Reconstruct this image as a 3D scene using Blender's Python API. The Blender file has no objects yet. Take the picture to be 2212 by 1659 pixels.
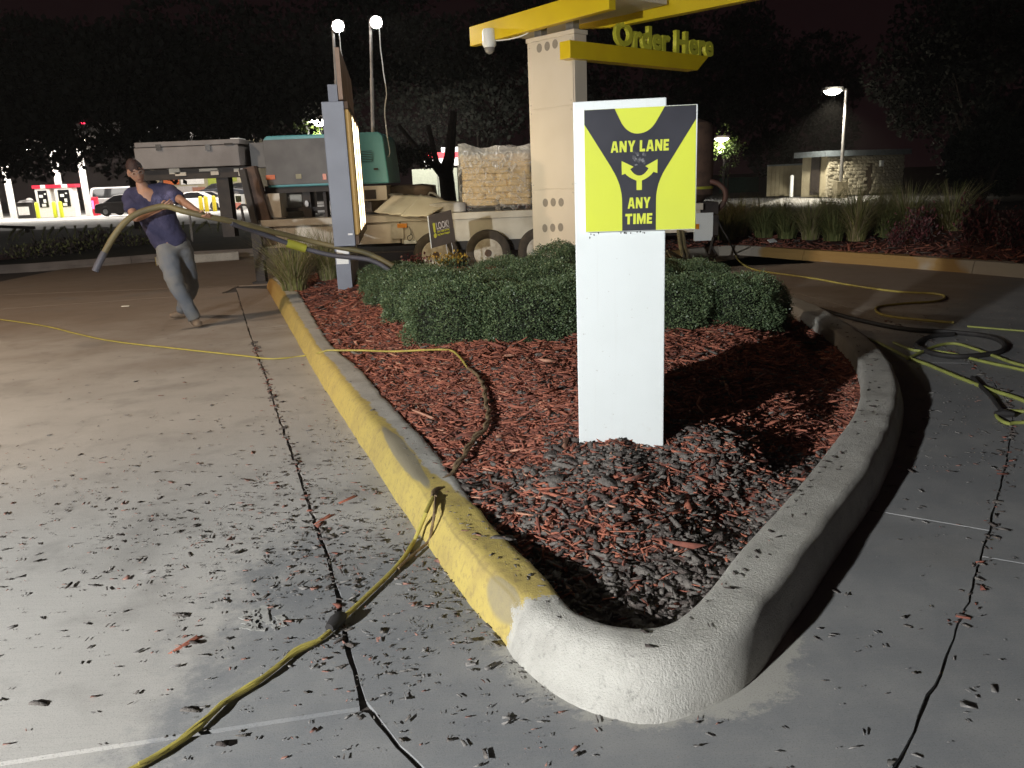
import bpy, bmesh, math, random
import numpy as np
from mathutils import Vector, Matrix, noise
random.seed(11); rng = np.random.default_rng(11)
S = bpy.context.scene; COL = S.collection; PI = math.pi

# ------------------------------------------------------------------ camera
CAMH = 1.4; PITCH = math.radians(14.3); ROLL = math.radians(2.25); FPX = 1728.0
FW = Vector((0, math.cos(PITCH), -math.sin(PITCH))); UPV = Vector((0, math.sin(PITCH), math.cos(PITCH)))
RT = math.cos(ROLL) * Vector((1, 0, 0)) - math.sin(ROLL) * UPV
UP = math.sin(ROLL) * Vector((1, 0, 0)) + math.cos(ROLL) * UPV
CAM = Vector((0, 0, CAMH))
cd = bpy.data.cameras.new('camera'); cam = bpy.data.objects.new('camera', cd); COL.objects.link(cam)
cd.sensor_width = 36; cd.lens = 28.125; cd.clip_end = 800; cd.clip_start = 0.05
m = Matrix((RT, UP, -FW)).transposed().to_4x4(); m.translation = CAM; cam.matrix_world = m
S.camera = cam

def ray(x, y): return FW + RT * ((x - 1106.0) / FPX) - UP * ((y - 829.5) / FPX)
def G(x, y, z=0.0):          # surveyed point on a level plane of height z
    d = ray(x, y); return CAM + d * ((z - CAMH) / d.z)
def D(x, y, Y):              # surveyed point in the upright plane Y metres ahead
    d = ray(x, y); return CAM + d * (Y / d.y)

# ------------------------------------------------------------------ night sky, exposure
W = bpy.data.worlds.new('World'); S.world = W; W.use_nodes = True
nt = W.node_tree; nt.nodes.clear()
out = nt.nodes.new('ShaderNodeOutputWorld'); add = nt.nodes.new('ShaderNodeAddShader')
sk = nt.nodes.new('ShaderNodeTexSky'); sk.sky_type = 'NISHITA'; sk.sun_disc = False
sk.sun_elevation = math.radians(-4); sk.sun_rotation = math.radians(200)
b1 = nt.nodes.new('ShaderNodeBackground'); b1.inputs['Strength'].default_value = 0.002
b2 = nt.nodes.new('ShaderNodeBackground'); b2.inputs['Color'].default_value = (0.0052, 0.0021, 0.0025, 1); b2.inputs['Strength'].default_value = 1.0
nt.links.new(sk.outputs[0], b1.inputs['Color']); nt.links.new(b1.outputs[0], add.inputs[0])
nt.links.new(b2.outputs[0], add.inputs[1]); nt.links.new(add.outputs[0], out.inputs['Surface'])
vs = S.view_settings; S.display_settings.display_device = 'sRGB'
vs.view_transform = 'Standard'; vs.look = 'None'; vs.exposure = 0.22; vs.gamma = 1.0; vs.use_curve_mapping = False
S.cycles.max_bounces = 5; S.cycles.transparent_max_bounces = 8; S.cycles.use_denoising = True
S.cycles.sample_clamp_indirect = 4.0

def lamp(name, kind, loc, power, color=(1, 1, 1), size=0.1, target=None, parent=None, spot=None):
    l = bpy.data.lights.new(name, kind); l.energy = power; l.color = color
    if kind == 'AREA':
        l.shape = 'RECTANGLE'; l.size = size if not isinstance(size, tuple) else size[0]
        l.size_y = size if not isinstance(size, tuple) else size[1]
    else: l.shadow_soft_size = size
    if kind == 'SPOT': l.spot_size = spot or 2.0; l.spot_blend = 0.5
    o = bpy.data.objects.new(name, l); COL.objects.link(o); o.location = loc
    if target is not None: o.rotation_euler = (Vector(target) - Vector(loc)).to_track_quat('-Z', 'Y').to_euler()
    if parent is not None:
        o.parent = parent; o.location = Vector(loc) - woff(parent)
    return o
KEY = Vector((-4.1, -1.85, 2.2)); KEY_AIM = Vector((0.2, 4.4, 0.35))
lamp('work_light_beam', 'SPOT', KEY, 2350, (0.975, 0.995, 1.0), 0.07, KEY_AIM, spot=2.75)

# ------------------------------------------------------------------ helpers
def woff(o):
    v = Vector((0, 0, 0))
    while o is not None: v += o.location; o = o.parent
    return v
def tag(o, label=None, cat=None, group=None, kind=None):
    if label: o['label'] = label
    if cat: o['category'] = cat
    if group: o['group'] = group
    if kind: o['kind'] = kind
    return o
def thing(name, loc, label, cat, group=None, rz=0.0):
    o = bpy.data.objects.new(name, None); COL.objects.link(o); o.location = loc; o.rotation_euler = (0, 0, rz)
    o.empty_display_size = 0.1
    return tag(o, label, cat, group)
def link(name, me, parent=None, loc=(0, 0, 0)):
    o = bpy.data.objects.new(name, me); COL.objects.link(o); o.location = loc
    if parent is not None: o.parent = parent
    return o
def copy_tree(o, parent=None):
    c = o.copy(); COL.objects.link(c); c.parent = parent
    for ch in list(o.children): copy_tree(ch, c)
    return c
def mesh_np(name, V, F, mats, mi=None, smooth=False):
    me = bpy.data.meshes.new(name); V = np.asarray(V, dtype=np.float32); F = np.asarray(F, dtype=np.int32)
    me.vertices.add(len(V)); me.vertices.foreach_set('co', V.ravel())
    k = F.shape[1]; me.loops.add(F.size); me.loops.foreach_set('vertex_index', F.ravel())
    me.polygons.add(len(F)); me.polygons.foreach_set('loop_start', np.arange(0, F.size, k, dtype=np.int32))
    me.polygons.foreach_set('loop_total', np.full(len(F), k, dtype=np.int32))
    for mm in mats: me.materials.append(mm)
    if mi is not None: me.polygons.foreach_set('material_index', np.asarray(mi, dtype=np.int32))
    if smooth: me.polygons.foreach_set('use_smooth', np.ones(len(F), dtype=bool))
    me.update(calc_edges=True); me.validate(); return me

class MB:
    """collects boxes, prisms, tubes and lathes; build() links them as one mesh object"""
    def __init__(s): s.v = []; s.f = []; s.uv = None; s.sm = []
    def add(s, vs, fs, smooth=False):
        n = len(s.v); s.v += [Vector(p) for p in vs]; s.f += [tuple(i + n for i in f) for f in fs]; s.sm += [smooth] * len(fs); return s
    def box(s, x0, x1, y0, y1, z0, z1):
        vs = [(x0, y0, z0), (x1, y0, z0), (x1, y1, z0), (x0, y1, z0), (x0, y0, z1), (x1, y0, z1), (x1, y1, z1), (x0, y1, z1)]
        return s.add(vs, [(3, 2, 1, 0), (4, 5, 6, 7), (0, 1, 5, 4), (1, 2, 6, 5), (2, 3, 7, 6), (3, 0, 4, 7)])
    def frame(s, o, ex, ey, ez):      # box spanned by three edge vectors from corner o
        o = Vector(o); ex = Vector(ex); ey = Vector(ey); ez = Vector(ez)
        vs = [o, o + ex, o + ex + ey, o + ey, o + ez, o + ex + ez, o + ex + ey + ez, o + ey + ez]
        return s.add(vs, [(3, 2, 1, 0), (4, 5, 6, 7), (0, 1, 5, 4), (1, 2, 6, 5), (2, 3, 7, 6), (3, 0, 4, 7)])
    def prism(s, pts, off):           # planar polygon pts (3-D) swept by vector off
        n = len(pts); off = Vector(off); vs = [Vector(p) for p in pts] + [Vector(p) + off for p in pts]
        fs = [tuple(range(n - 1, -1, -1)), tuple(range(n, 2 * n))] + [(i, (i + 1) % n, n + (i + 1) % n, n + i) for i in range(n)]
        return s.add(vs, fs)
    def tube(s, path, r, n=8, cap=True):
        P = [Vector(p) for p in path]; k = len(P); vs = []; fs = []
        rr = r if isinstance(r, (list, tuple)) else [r] * k
        ref = None
        for i, p in enumerate(P):
            t = (P[min(i + 1, k - 1)] - P[max(i - 1, 0)]).normalized()
            if ref is None: ref = Vector((0, 0, 1)) if abs(t.z) < 0.9 else Vector((1, 0, 0))
            a = (ref - t * ref.dot(t)).normalized(); ref = a; b = t.cross(a)
            for j in range(n):
                an = 2 * PI * j / n; vs.append(p + (a * math.cos(an) + b * math.sin(an)) * rr[i])
        for i in range(k - 1):
            for j in range(n):
                fs.append((i * n + j, i * n + (j + 1) % n, (i + 1) * n + (j + 1) % n, (i + 1) * n + j))
        if cap: fs.append(tuple(range(n - 1, -1, -1))); fs.append(tuple((k - 1) * n + j for j in range(n)))
        return s.add(vs, fs, True)
    def bar(s, a, b, w, h=None, up=(0, 0, 1)):
        a = Vector(a); b = Vector(b); h = h or w; d = (b - a); t = d.normalized(); upv = Vector(up)
        if abs(t.dot(upv)) > 0.95: upv = Vector((0, 1, 0))
        x = t.cross(upv).normalized() * w; y = x.cross(t).normalized() * h
        return s.frame(a - x / 2 - y / 2, d, x, y)
    def lathe(s, c, prof, n=16, axis='Z'):
        c = Vector(c); vs = []; fs = []; k = len(prof)
        for r, h in prof:
            for j in range(n):
                an = 2 * PI * j / n; x, y = r * math.cos(an), r * math.sin(an)
                vs.append(c + (Vector((x, y, h)) if axis == 'Z' else Vector((x, h, y)) if axis == 'Y' else Vector((h, x, y))))
        for i in range(k - 1):
            for j in range(n):
                q = (i * n + j, i * n + (j + 1) % n, (i + 1) * n + (j + 1) % n, (i + 1) * n + j)
                fs.append(q if axis != 'Y' else q[::-1])
        fs.append(tuple(range(n - 1, -1, -1))); fs.append(tuple((k - 1) * n + j for j in range(n)))
        return s.add(vs, fs, True)
    def mesh(s, name, mats, off=Vector((0, 0, 0))):
        me = bpy.data.meshes.new(name); me.from_pydata([tuple(p - off) for p in s.v], [], s.f)
        for mm in (mats if isinstance(mats, (list, tuple)) else [mats]): me.materials.append(mm)
        me.polygons.foreach_set('use_smooth', s.sm); me.update(); return me
    def build(s, name, mats, parent=None, world=True, bevel=0, loc=None):
        off = woff(parent) if (parent is not None and world) else Vector((0, 0, 0))
        base = Vector(loc) if loc is not None else Vector((0, 0, 0))
        me = s.mesh(name, mats, off + base); o = link(name, me, parent, base)
        bm = bmesh.new(); bm.from_mesh(me); bmesh.ops.recalc_face_normals(bm, faces=bm.faces); bm.to_mesh(me); bm.free()
        if any(s.sm):
            try: me.set_sharp_from_angle(angle=0.7)
            except Exception: pass
        if bevel:
            b = o.modifiers.new('bevel', 'BEVEL'); b.width = bevel; b.segments = 2; b.limit_method = 'ANGLE'
        return o
def smooth_path(pts, step=0.05):
    P = [Vector(p) for p in pts]; out = []
    for i in range(len(P) - 1):
        p0, p1, p2, p3 = P[max(i - 1, 0)], P[i], P[i + 1], P[min(i + 2, len(P) - 1)]
        n = max(1, int((p2 - p1).length / step))
        for k in range(n):
            t = k / n
            out.append(0.5 * ((2 * p1) + (p2 - p0) * t + (2 * p0 - 5 * p1 + 4 * p2 - p3) * t * t + (3 * p1 - p0 - 3 * p2 + p3) * t ** 3))
    out.append(P[-1]); return out
_dg = None
def text_mesh(body, size, offset=0.0, extrude=0.001, shear=0.0, spacing=1.0, align='CENTER'):
    cu = bpy.data.curves.new('text', 'FONT'); cu.body = body; cu.size = size; cu.offset = offset; cu.extrude = extrude
    cu.shear = shear; cu.space_character = spacing; cu.align_x = align; cu.resolution_u = 3
    o = bpy.data.objects.new('text', cu); COL.objects.link(o); bpy.context.view_layer.update()
    me = bpy.data.meshes.new_from_object(o.evaluated_get(bpy.context.evaluated_depsgraph_get()))
    bpy.data.objects.remove(o); bpy.data.curves.remove(cu); return me
def place_text(name, body, parent, mat, o, ex, ez, w, h, **kw):
    """lettering on a plane: lower-left corner o, ex to the right, ez upwards, fitted to w x h"""
    me = text_mesh(body, 1.0, **kw); co = np.empty(len(me.vertices) * 3); me.vertices.foreach_get('co', co); co = co.reshape(-1, 3)
    mn, mx = co.min(0), co.max(0); ex = Vector(ex).normalized(); ez = Vector(ez).normalized(); ny = ex.cross(ez)
    off = woff(parent); thick = kw.get('extrude', 0.001)
    for v in me.vertices:
        a = (v.co.x - mn[0]) / (mx[0] - mn[0]) * w; b = (v.co.y - mn[1]) / (mx[1] - mn[1]) * h
        v.co = Vector(o) + ex * a + ez * b + ny * (v.co.z + thick) - off
    me.materials.clear(); me.materials.append(mat); me.update(); return link(name, me, parent)

# ------------------------------------------------------------------ materials
def M(name, c1, c2=None, rough=0.6, metal=0.0, scale=6.0, bump=0.0, bscale=40.0, spec=0.5, emit=None, estr=0.0, mix=(0.4, 0.65), detail=5.0, trans=0.0, alpha=1.0):
    m = bpy.data.materials.new(name); m.use_nodes = True; n = m.node_tree; L = n.links.new; p = n.nodes['Principled BSDF']
    p.inputs['Roughness'].default_value = rough; p.inputs['Metallic'].default_value = metal
    p.inputs['Specular IOR Level'].default_value = spec
    tc = n.nodes.new('ShaderNodeTexCoord')
    if c2 is None: c2 = tuple(x * 0.8 for x in c1)
    nz = n.nodes.new('ShaderNodeTexNoise'); nz.inputs['Scale'].default_value = scale; nz.inputs['Detail'].default_value = detail
    L(tc.outputs['Object'], nz.inputs['Vector'])
    mr = n.nodes.new('ShaderNodeMapRange'); mr.inputs[1].default_value = mix[0]; mr.inputs[2].default_value = mix[1]
    L(nz.outputs['Fac'], mr.inputs[0])
    mx = n.nodes.new('ShaderNodeMix'); mx.data_type = 'RGBA'; mx.inputs[6].default_value = (*c1, 1); mx.inputs[7].default_value = (*c2, 1)
    L(mr.outputs[0], mx.inputs[0]); L(mx.outputs[2], p.inputs['Base Color'])
    if bump:
        bn = n.nodes.new('ShaderNodeTexNoise'); bn.inputs['Scale'].default_value = bscale; bn.inputs['Detail'].default_value = 4
        L(tc.outputs['Object'], bn.inputs['Vector']); b = n.nodes.new('ShaderNodeBump'); b.inputs['Strength'].default_value = bump; b.inputs['Distance'].default_value = 0.01
        L(bn.outputs['Fac'], b.inputs['Height']); L(b.outputs[0], p.inputs['Normal'])
    if emit: p.inputs['Emission Color'].default_value = (*emit, 1); p.inputs['Emission Strength'].default_value = estr
    if trans: p.inputs['Transmission Weight'].default_value = trans
    if alpha < 1: p.inputs['Alpha'].default_value = alpha
    return m

class NG:
    """small node-graph writer for the custom materials"""
    def __init__(s, name):
        s.m = bpy.data.materials.new(name); s.m.use_nodes = True; s.n = s.m.node_tree; s.p = s.n.nodes['Principled BSDF']
    def node(s, t, **kw):
        x = s.n.nodes.new(t)
        for k, v in kw.items(): setattr(x, k, v)
        return x
    def put(s, sock, v):
        if hasattr(v, 'is_output'): s.n.links.new(v, sock)
        else: sock.default_value = v
    def math(s, op, a, b=0.0, clamp=False):
        x = s.node('ShaderNodeMath', operation=op, use_clamp=clamp); s.put(x.inputs[0], a); s.put(x.inputs[1], b); return x.outputs[0]
    def noise(s, vec, scale, detail=5, rough=0.55, dist=0.0):
        x = s.node('ShaderNodeTexNoise'); s.put(x.inputs['Vector'], vec); x.inputs['Scale'].default_value = scale
        x.inputs['Detail'].default_value = detail; x.inputs['Roughness'].default_value = rough; x.inputs['Distortion'].default_value = dist; return x.outputs['Fac']
    def ramp(s, v, a, b, lo=0.0, hi=1.0):
        x = s.node('ShaderNodeMapRange', interpolation_type='SMOOTHSTEP'); s.put(x.inputs[0], v)
        x.inputs[1].default_value = a; x.inputs[2].default_value = b; x.inputs[3].default_value = lo; x.inputs[4].default_value = hi; return x.outputs[0]
    def mix(s, f, a, b):
        x = s.node('ShaderNodeMix', data_type='RGBA'); s.put(x.inputs[0], f)
        s.put(x.inputs[6], a if hasattr(a, 'is_output') else (*a, 1)); s.put(x.inputs[7], b if hasattr(b, 'is_output') else (*b, 1)); return x.outputs[2]
    def bump(s, h, strength, dist=0.01):
        x = s.node('ShaderNodeBump'); x.inputs['Strength'].default_value = strength; x.inputs['Distance'].default_value = dist
        s.put(x.inputs['Height'], h); s.put(s.p.inputs['Normal'], x.outputs[0])

def concrete(name, light, dark, stain_zone=False, tint=None):
    g = NG(name); geo = g.node('ShaderNodeNewGeometry'); pos = geo.outputs['Position']
    sx = g.node('ShaderNodeSeparateXYZ'); g.put(sx.inputs[0], pos)
    big = g.noise(pos, 0.55, 6, 0.6); mid = g.noise(pos, 3.2, 6, 0.65); fine = g.noise(pos, 210, 3, 0.65); grit = g.noise(pos, 600, 2, 0.6)
    col = g.mix(g.ramp(big, 0.35, 0.7), light, tuple(0.5 * l + 0.5 * d for l, d in zip(light, dark)))
    col = g.mix(g.math('MULTIPLY', g.ramp(mid, 0.48, 0.70), 0.62), col, dark)
    if tint:   # warm brown light on the far lane, put into the colour
        far = g.math('MULTIPLY', g.ramp(g.math('ADD', sx.outputs['Y'], g.math('MULTIPLY', big, 6.0)), 8.5, 13.0), 0.85)
        col = g.mix(far, col, tint)
    if stain_zone:   # old dark sealed surface round the nose of the island
        wob = g.math('MULTIPLY', g.math('SUBTRACT', g.noise(pos, 2.2, 8, 0.72), 0.5), 0.9)
        wob2 = g.math('MULTIPLY', g.math('SUBTRACT', g.noise(pos, 9.0, 8, 0.8), 0.5), 0.7)
        w = g.math('ADD', wob, wob2)
        a = g.ramp(g.math('ADD', g.math('ADD', sx.outputs['X'], 0.99), w), -0.16, 0.16)
        c = g.ramp(g.math('ADD', g.math('SUBTRACT', 3.15, g.math('MULTIPLY', g.math('SUBTRACT', sx.outputs['Y'], g.math('MULTIPLY', g.math('MAXIMUM', sx.outputs['X'], 0.0), 1.1)), 1.0)), g.math('MULTIPLY', wob, 1.8)), -0.3, 0.5)
        z = g.math('MULTIPLY', a, c)
        dk = g.mix(g.ramp(mid, 0.35, 0.75), (0.215, 0.220, 0.226), (0.29, 0.287, 0.28))
        dk = g.mix(g.ramp(g.noise(pos, 300, 2, 0.5), 0.66, 0.72), dk, (0.3, 0.3, 0.29))
        col = g.mix(z, col, dk)
    oil = g.math('MULTIPLY', g.ramp(g.noise(pos, 1.1, 3, 0.5, 0.6), 0.56, 0.74), 0.38); col = g.mix(oil, col, tuple(0.55 * d for d in dark))
    mp = g.node('ShaderNodeMapping'); g.put(mp.inputs['Vector'], pos); mp.inputs['Scale'].default_value = (1.5, 60, 1); mp.inputs['Rotation'].default_value = (0, 0, 0.35)
    broom = g.noise(mp.outputs[0], 3.0, 3, 0.6); col = g.mix(g.math('MULTIPLY', g.ramp(broom, 0.42, 0.66), 0.16), col, tuple(0.6 * l for l in light))
    spk = g.ramp(g.noise(pos, 75, 2, 0.5), 0.66, 0.71); col = g.mix(g.math('MULTIPLY', spk, 0.5), col, dark)
    if stain_zone:   # cement smeared over the pavement round the nose
        dd = g.node('ShaderNodeVectorMath', operation='DISTANCE'); g.put(dd.inputs[0], pos); dd.inputs[1].default_value = (0.385, 2.275, 0.0)
        rag = g.math('ADD', g.math('MULTIPLY', g.math('SUBTRACT', g.noise(pos, 7, 6, 0.8), 0.5), 0.26), g.math('MULTIPLY', g.math('SUBTRACT', g.noise(pos, 45, 4, 0.8), 0.5), 0.10))
        col = g.mix(g.ramp(g.math('ADD', dd.outputs['Value'], rag), 0.50, 0.45), col, (0.40, 0.385, 0.345))
    col = g.mix(g.math('MULTIPLY', g.ramp(fine, 0.5, 0.7), 0.34), col, (0.07, 0.068, 0.065))
    col = g.mix(g.math('MULTIPLY', g.ramp(grit, 0.58, 0.7), 0.25), col, (0.55, 0.54, 0.5))
    g.put(g.p.inputs['Base Color'], col)
    g.put(g.p.inputs['Roughness'], g.ramp(mid, 0.3, 0.7, 0.75, 0.92)); g.p.inputs['Specular IOR Level'].default_value = 0.3
    g.bump(g.math('ADD', fine, g.math('MULTIPLY', grit, 0.5)), 0.16, 0.004); return g.m

MT = {}
MT['slab'] = concrete('lane concrete', (0.52, 0.495, 0.455), (0.32, 0.30, 0.275), True, (0.23, 0.165, 0.115))
MT['slab_plain'] = concrete('station concrete', (0.45, 0.44, 0.42), (0.3, 0.29, 0.28))
MT['asphalt'] = concrete('asphalt', (0.06, 0.058, 0.056), (0.035, 0.034, 0.033))
MT['joint'] = M('joint dirt', (0.075, 0.06, 0.05), (0.04, 0.033, 0.028), 0.95, scale=20)
def kerb_mat(name, painted):
    g = NG(name); geo = g.node('ShaderNodeNewGeometry'); pos = geo.outputs['Position']
    uv = g.node('ShaderNodeUVMap'); sx = g.node('ShaderNodeSeparateXYZ'); g.put(sx.inputs[0], uv.outputs[0]); U, Vv = sx.outputs['X'], sx.outputs['Y']
    n1 = g.noise(pos, 5, 7, 0.7); n2 = g.noise(pos, 40, 6, 0.7); n3 = g.noise(pos, 150, 4, 0.7); n4 = g.noise(pos, 1.3, 4, 0.5)
    con = g.mix(g.ramp(n1, 0.35, 0.7), (0.52, 0.50, 0.45), (0.40, 0.38, 0.34))
    con = g.mix(g.math('MULTIPLY', g.ramp(n2, 0.56, 0.7), 0.5), con, (0.2, 0.19, 0.17))
    if painted:
        # U runs in metres back from the nose joint; paint reaches further over the top near the joint
        edge = g.math('ADD', g.ramp(U, 0.3, 1.5, 1.2, 0.60), g.ramp(U, 1.9, 3.2, 0.0, -0.16))
        wob = g.math('MULTIPLY', g.math('SUBTRACT', g.noise(pos, 7, 7, 0.75), 0.5), 0.35)
        mask = g.ramp(g.math('SUBTRACT', g.math('ADD', edge, wob), Vv), -0.03, 0.05)
        yel = g.mix(g.ramp(n1, 0.4, 0.68), (0.53, 0.41, 0.115), (0.43, 0.325, 0.105))
        yel = g.mix(g.math('MULTIPLY', g.ramp(n2, 0.5, 0.66), 0.7), yel, (0.33, 0.245, 0.10))
        # grey scuffs where tyres took the paint off
        d1 = g.math('ADD', g.math('POWER', g.math('DIVIDE', g.math('SUBTRACT', U, 1.55), 0.5), 2.0), g.math('POWER', g.math('DIVIDE', g.math('SUBTRACT', Vv, 0.40), 0.17), 2.0))
        d2 = g.math('ADD', g.math('POWER', g.math('DIVIDE', g.math('SUBTRACT', U, 0.13), 0.12), 2.0), g.math('POWER', g.math('DIVIDE', g.math('SUBTRACT', Vv, 0.22), 0.16), 2.0))
        sc = g.math('MAXIMUM', g.ramp(g.math('ADD', d1, g.math('MULTIPLY', n2, 0.5)), 1.3, 1.0), g.ramp(g.math('ADD', d2, g.math('MULTIPLY', n2, 0.5)), 1.4, 0.9, 0.0, 0.75))
        yel = g.mix(sc, yel, (0.27, 0.235, 0.16))
        # thin dark tyre rub along the face
        rub = g.math('MULTIPLY', g.ramp(g.math('ABSOLUTE', g.math('SUBTRACT', g.math('ADD', Vv, g.math('MULTIPLY', wob, 0.2)), 0.27)), 0.035, 0.0), g.ramp(U, 2.0, 0.5))
        yel = g.mix(g.math('MULTIPLY', rub, 0.55), yel, (0.25, 0.19, 0.07))
        chip = g.ramp(g.math('SUBTRACT', U, g.math('MULTIPLY', g.math('SUBTRACT', g.noise(pos, 16, 6, 0.8), 0.45), 0.30)), 0.022, 0.016)
        mask = g.math('MULTIPLY', mask, g.math('SUBTRACT', 1.0, chip))
        orange = g.mix(g.ramp(U, 6.0, 10.0), yel, (0.42, 0.25, 0.06))
        con = g.mix(mask, con, orange)
    g.put(g.p.inputs['Base Color'], con); g.p.inputs['Roughness'].default_value = 0.72 if painted else 0.5
    g.bump(g.math('ADD', n3, g.math('MULTIPLY', n2, 0.8)), 0.75 if not painted else 0.35, 0.008); return g.m
MT['kerb_yellow'] = kerb_mat('yellow painted kerb', True); MT['kerb_grey'] = kerb_mat('bare concrete kerb', False)
g = NG('mulch soil'); geo_ = g.node('ShaderNodeNewGeometry'); ps_ = geo_.outputs['Position']; sx_ = g.node('ShaderNodeSeparateXYZ'); g.put(sx_.inputs[0], ps_)
c_ = g.mix(g.ramp(g.noise(ps_, 22, 5, .7), .4, .62), (0.24, 0.078, 0.054), (0.12, 0.045, 0.034)); d_ = g.mix(g.ramp(g.noise(ps_, 22, 5, .7), .4, .62), (0.12, 0.105, 0.092), (0.07, 0.06, 0.053))
g.put(g.p.inputs['Base Color'], g.mix(g.ramp(g.math('ADD', sx_.outputs['Y'], g.math('MULTIPLY', g.noise(ps_, 3, 4), .6)), 2.45, 3.45), d_, c_)); g.p.inputs['Roughness'].default_value = .95; g.bump(g.noise(ps_, 60, 4), 1.0, .01); MT['soil'] = g.m
MT['red1'] = M('red mulch', (0.38, 0.130, 0.078), (0.27, 0.090, 0.057), 0.85, scale=30)
MT['red2'] = M('dark red mulch', (0.24, 0.083, 0.056), (0.165, 0.058, 0.042), 0.9, scale=30)
MT['tan'] = M('pale wood splinter', (0.52, 0.27, 0.18), (0.42, 0.2, 0.13), 0.85, scale=30)
MT['bark'] = M('grey bark', (0.175, 0.155, 0.137), (0.11, 0.096, 0.086), 0.92, scale=45, bump=0.8, bscale=120)
MT['flat'] = M('flattened bark crumb', (0.235, 0.22, 0.205), (0.165, 0.155, 0.145), 0.95, scale=30)
MT['flatred'] = M('faded red crumb', (0.33, 0.17, 0.13), (0.24, 0.12, 0.095), 0.95, scale=30)
MT['bark2'] = M('dark bark', (0.105, 0.085, 0.074), (0.06, 0.048, 0.043), 0.95, scale=45, bump=0.8, bscale=120)
MT['white'] = M('white enamel', (0.80, 0.83, 0.825), (0.77, 0.80, 0.79), 0.4, scale=2.5, bump=0.02, bscale=30)
MT['whitepaint'] = M('white trailer paint', (0.66, 0.62, 0.53), (0.52, 0.47, 0.38), 0.5, scale=3, bump=0.05)
g = NG('white enamel with splashes'); geo_ = g.node('ShaderNodeNewGeometry'); ps_ = geo_.outputs['Position']; sx_ = g.node('ShaderNodeSeparateXYZ'); g.put(sx_.inputs[0], ps_)
c_ = g.mix(g.ramp(g.noise(ps_, 2.2, 4), .4, .7), (0.70, 0.735, 0.73), (0.665, 0.70, 0.69)); dn_ = g.math('ADD', g.noise(ps_, 9, 6, .75), g.ramp(sx_.outputs['Z'], 0.50, 0.20, 0.0, 0.15))
c_ = g.mix(g.math('MULTIPLY', g.ramp(dn_, .70, .86), .28), c_, (0.40, 0.33, 0.26)); c_ = g.mix(g.math('MULTIPLY', g.ramp(g.noise(ps_, 55, 3, .6), .70, .74), .6), c_, (0.35, 0.33, 0.30))
mp_ = g.node('ShaderNodeMapping'); g.put(mp_.inputs['Vector'], ps_); mp_.inputs['Scale'].default_value = (22, 22, 0.7); c_ = g.mix(g.math('MULTIPLY', g.ramp(g.noise(mp_.outputs[0], 1.6, 4, .6), .55, .75), .14), c_, (0.50, 0.48, 0.44))
g.put(g.p.inputs['Base Color'], c_); g.p.inputs['Roughness'].default_value = .38; g.bump(g.noise(ps_, 5, 3), .04, .02); MT['pedestal'] = g.m
MT['signyellow'] = M('sign yellow', (0.62, 0.67, 0.07), (0.58, 0.63, 0.08), 0.28, scale=2.5, bump=0.05, bscale=18)
MT['signdark'] = M('sign charcoal', (0.034, 0.034, 0.042), (0.045, 0.045, 0.055), 0.3, scale=4, bump=0.03, bscale=18)
MT['scuff'] = M('scuffed sticker residue', (0.15, 0.15, 0.155), (0.06, 0.06, 0.066), 0.6, scale=60, mix=(0.45, 0.55))
MT['beige'] = M('beige column enamel', (0.64, 0.575, 0.475), (0.60, 0.535, 0.435), 0.5, scale=2, bump=0.02)
MT['beige_dark'] = M('column perforations', (0.30, 0.265, 0.22), (0.22, 0.195, 0.165), 0.7, scale=300, mix=(0.45, 0.55))
MT['yellow'] = M('canopy yellow', (0.74, 0.54, 0.014), (0.68, 0.48, 0.016), 0.35, scale=2.5, bump=0.03, bscale=12)
MT['letter'] = M('letter yellow green', (0.66, 0.64, 0.06), (0.58, 0.56, 0.05), 0.4)
MT['menugrey'] = M('menu board blue grey', (0.20, 0.225, 0.285), (0.17, 0.19, 0.24), 0.5, scale=2.5, bump=0.03)
MT['menubrown'] = M('menu edge brown', (0.12, 0.07, 0.035), (0.08, 0.045, 0.025), 0.6)
MT['topper'] = M('menu topper print', (0.33, 0.235, 0.18), (0.24, 0.15, 0.10), 0.55, scale=2.5)
MT['metal'] = M('galvanised steel', (0.42, 0.41, 0.40), (0.3, 0.29, 0.28), 0.45, metal=0.6, scale=8)
MT['greybox'] = M('grey tool chest', (0.27, 0.255, 0.25), (0.2, 0.185, 0.18), 0.55, scale=2.5, bump=0.04)
MT['darkmetal'] = M('dark frame steel', (0.025, 0.02, 0.018), (0.045, 0.034, 0.027), 0.6, scale=6)
MT['brownsteel'] = M('rusty brown steel', (0.14, 0.085, 0.06), (0.08, 0.05, 0.038), 0.7, scale=7)
MT['teal'] = M('teal hood', (0.13, 0.42, 0.46), (0.10, 0.35, 0.39), 0.4, scale=2.5)
MT['greypanel'] = M('grey steel panel', (0.15, 0.145, 0.14), (0.10, 0.095, 0.092), 0.5, scale=3)
MT['black'] = M('black rubber', (0.018, 0.016, 0.016), (0.03, 0.027, 0.026), 0.7, scale=10)
MT['tyre'] = M('dusty tyre', (0.075, 0.06, 0.047), (0.045, 0.037, 0.03), 0.85, scale=9, bump=0.2)
MT['rim'] = M('worn white rim', (0.56, 0.52, 0.44), (0.40, 0.34, 0.26), 0.45, scale=14)
MT['rimhole'] = M('rim hole', (0.03, 0.022, 0.016), None, 0.9)
MT['orange'] = M('orange reflector', (0.75, 0.17, 0.03), (0.65, 0.12, 0.02), 0.3, scale=20)
MT['amber'] = M('amber lens', (0.80, 0.30, 0.02), (0.7, 0.22, 0.01), 0.25, scale=20)
MT['sack'] = M('tan paper sack', (0.64, 0.46, 0.22), (0.52, 0.36, 0.165), 0.42, scale=5, bump=0.12, bscale=7)
MT['card'] = M('cream cardboard', (0.80, 0.75, 0.62), (0.74, 0.68, 0.55), 0.7, scale=3)
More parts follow.
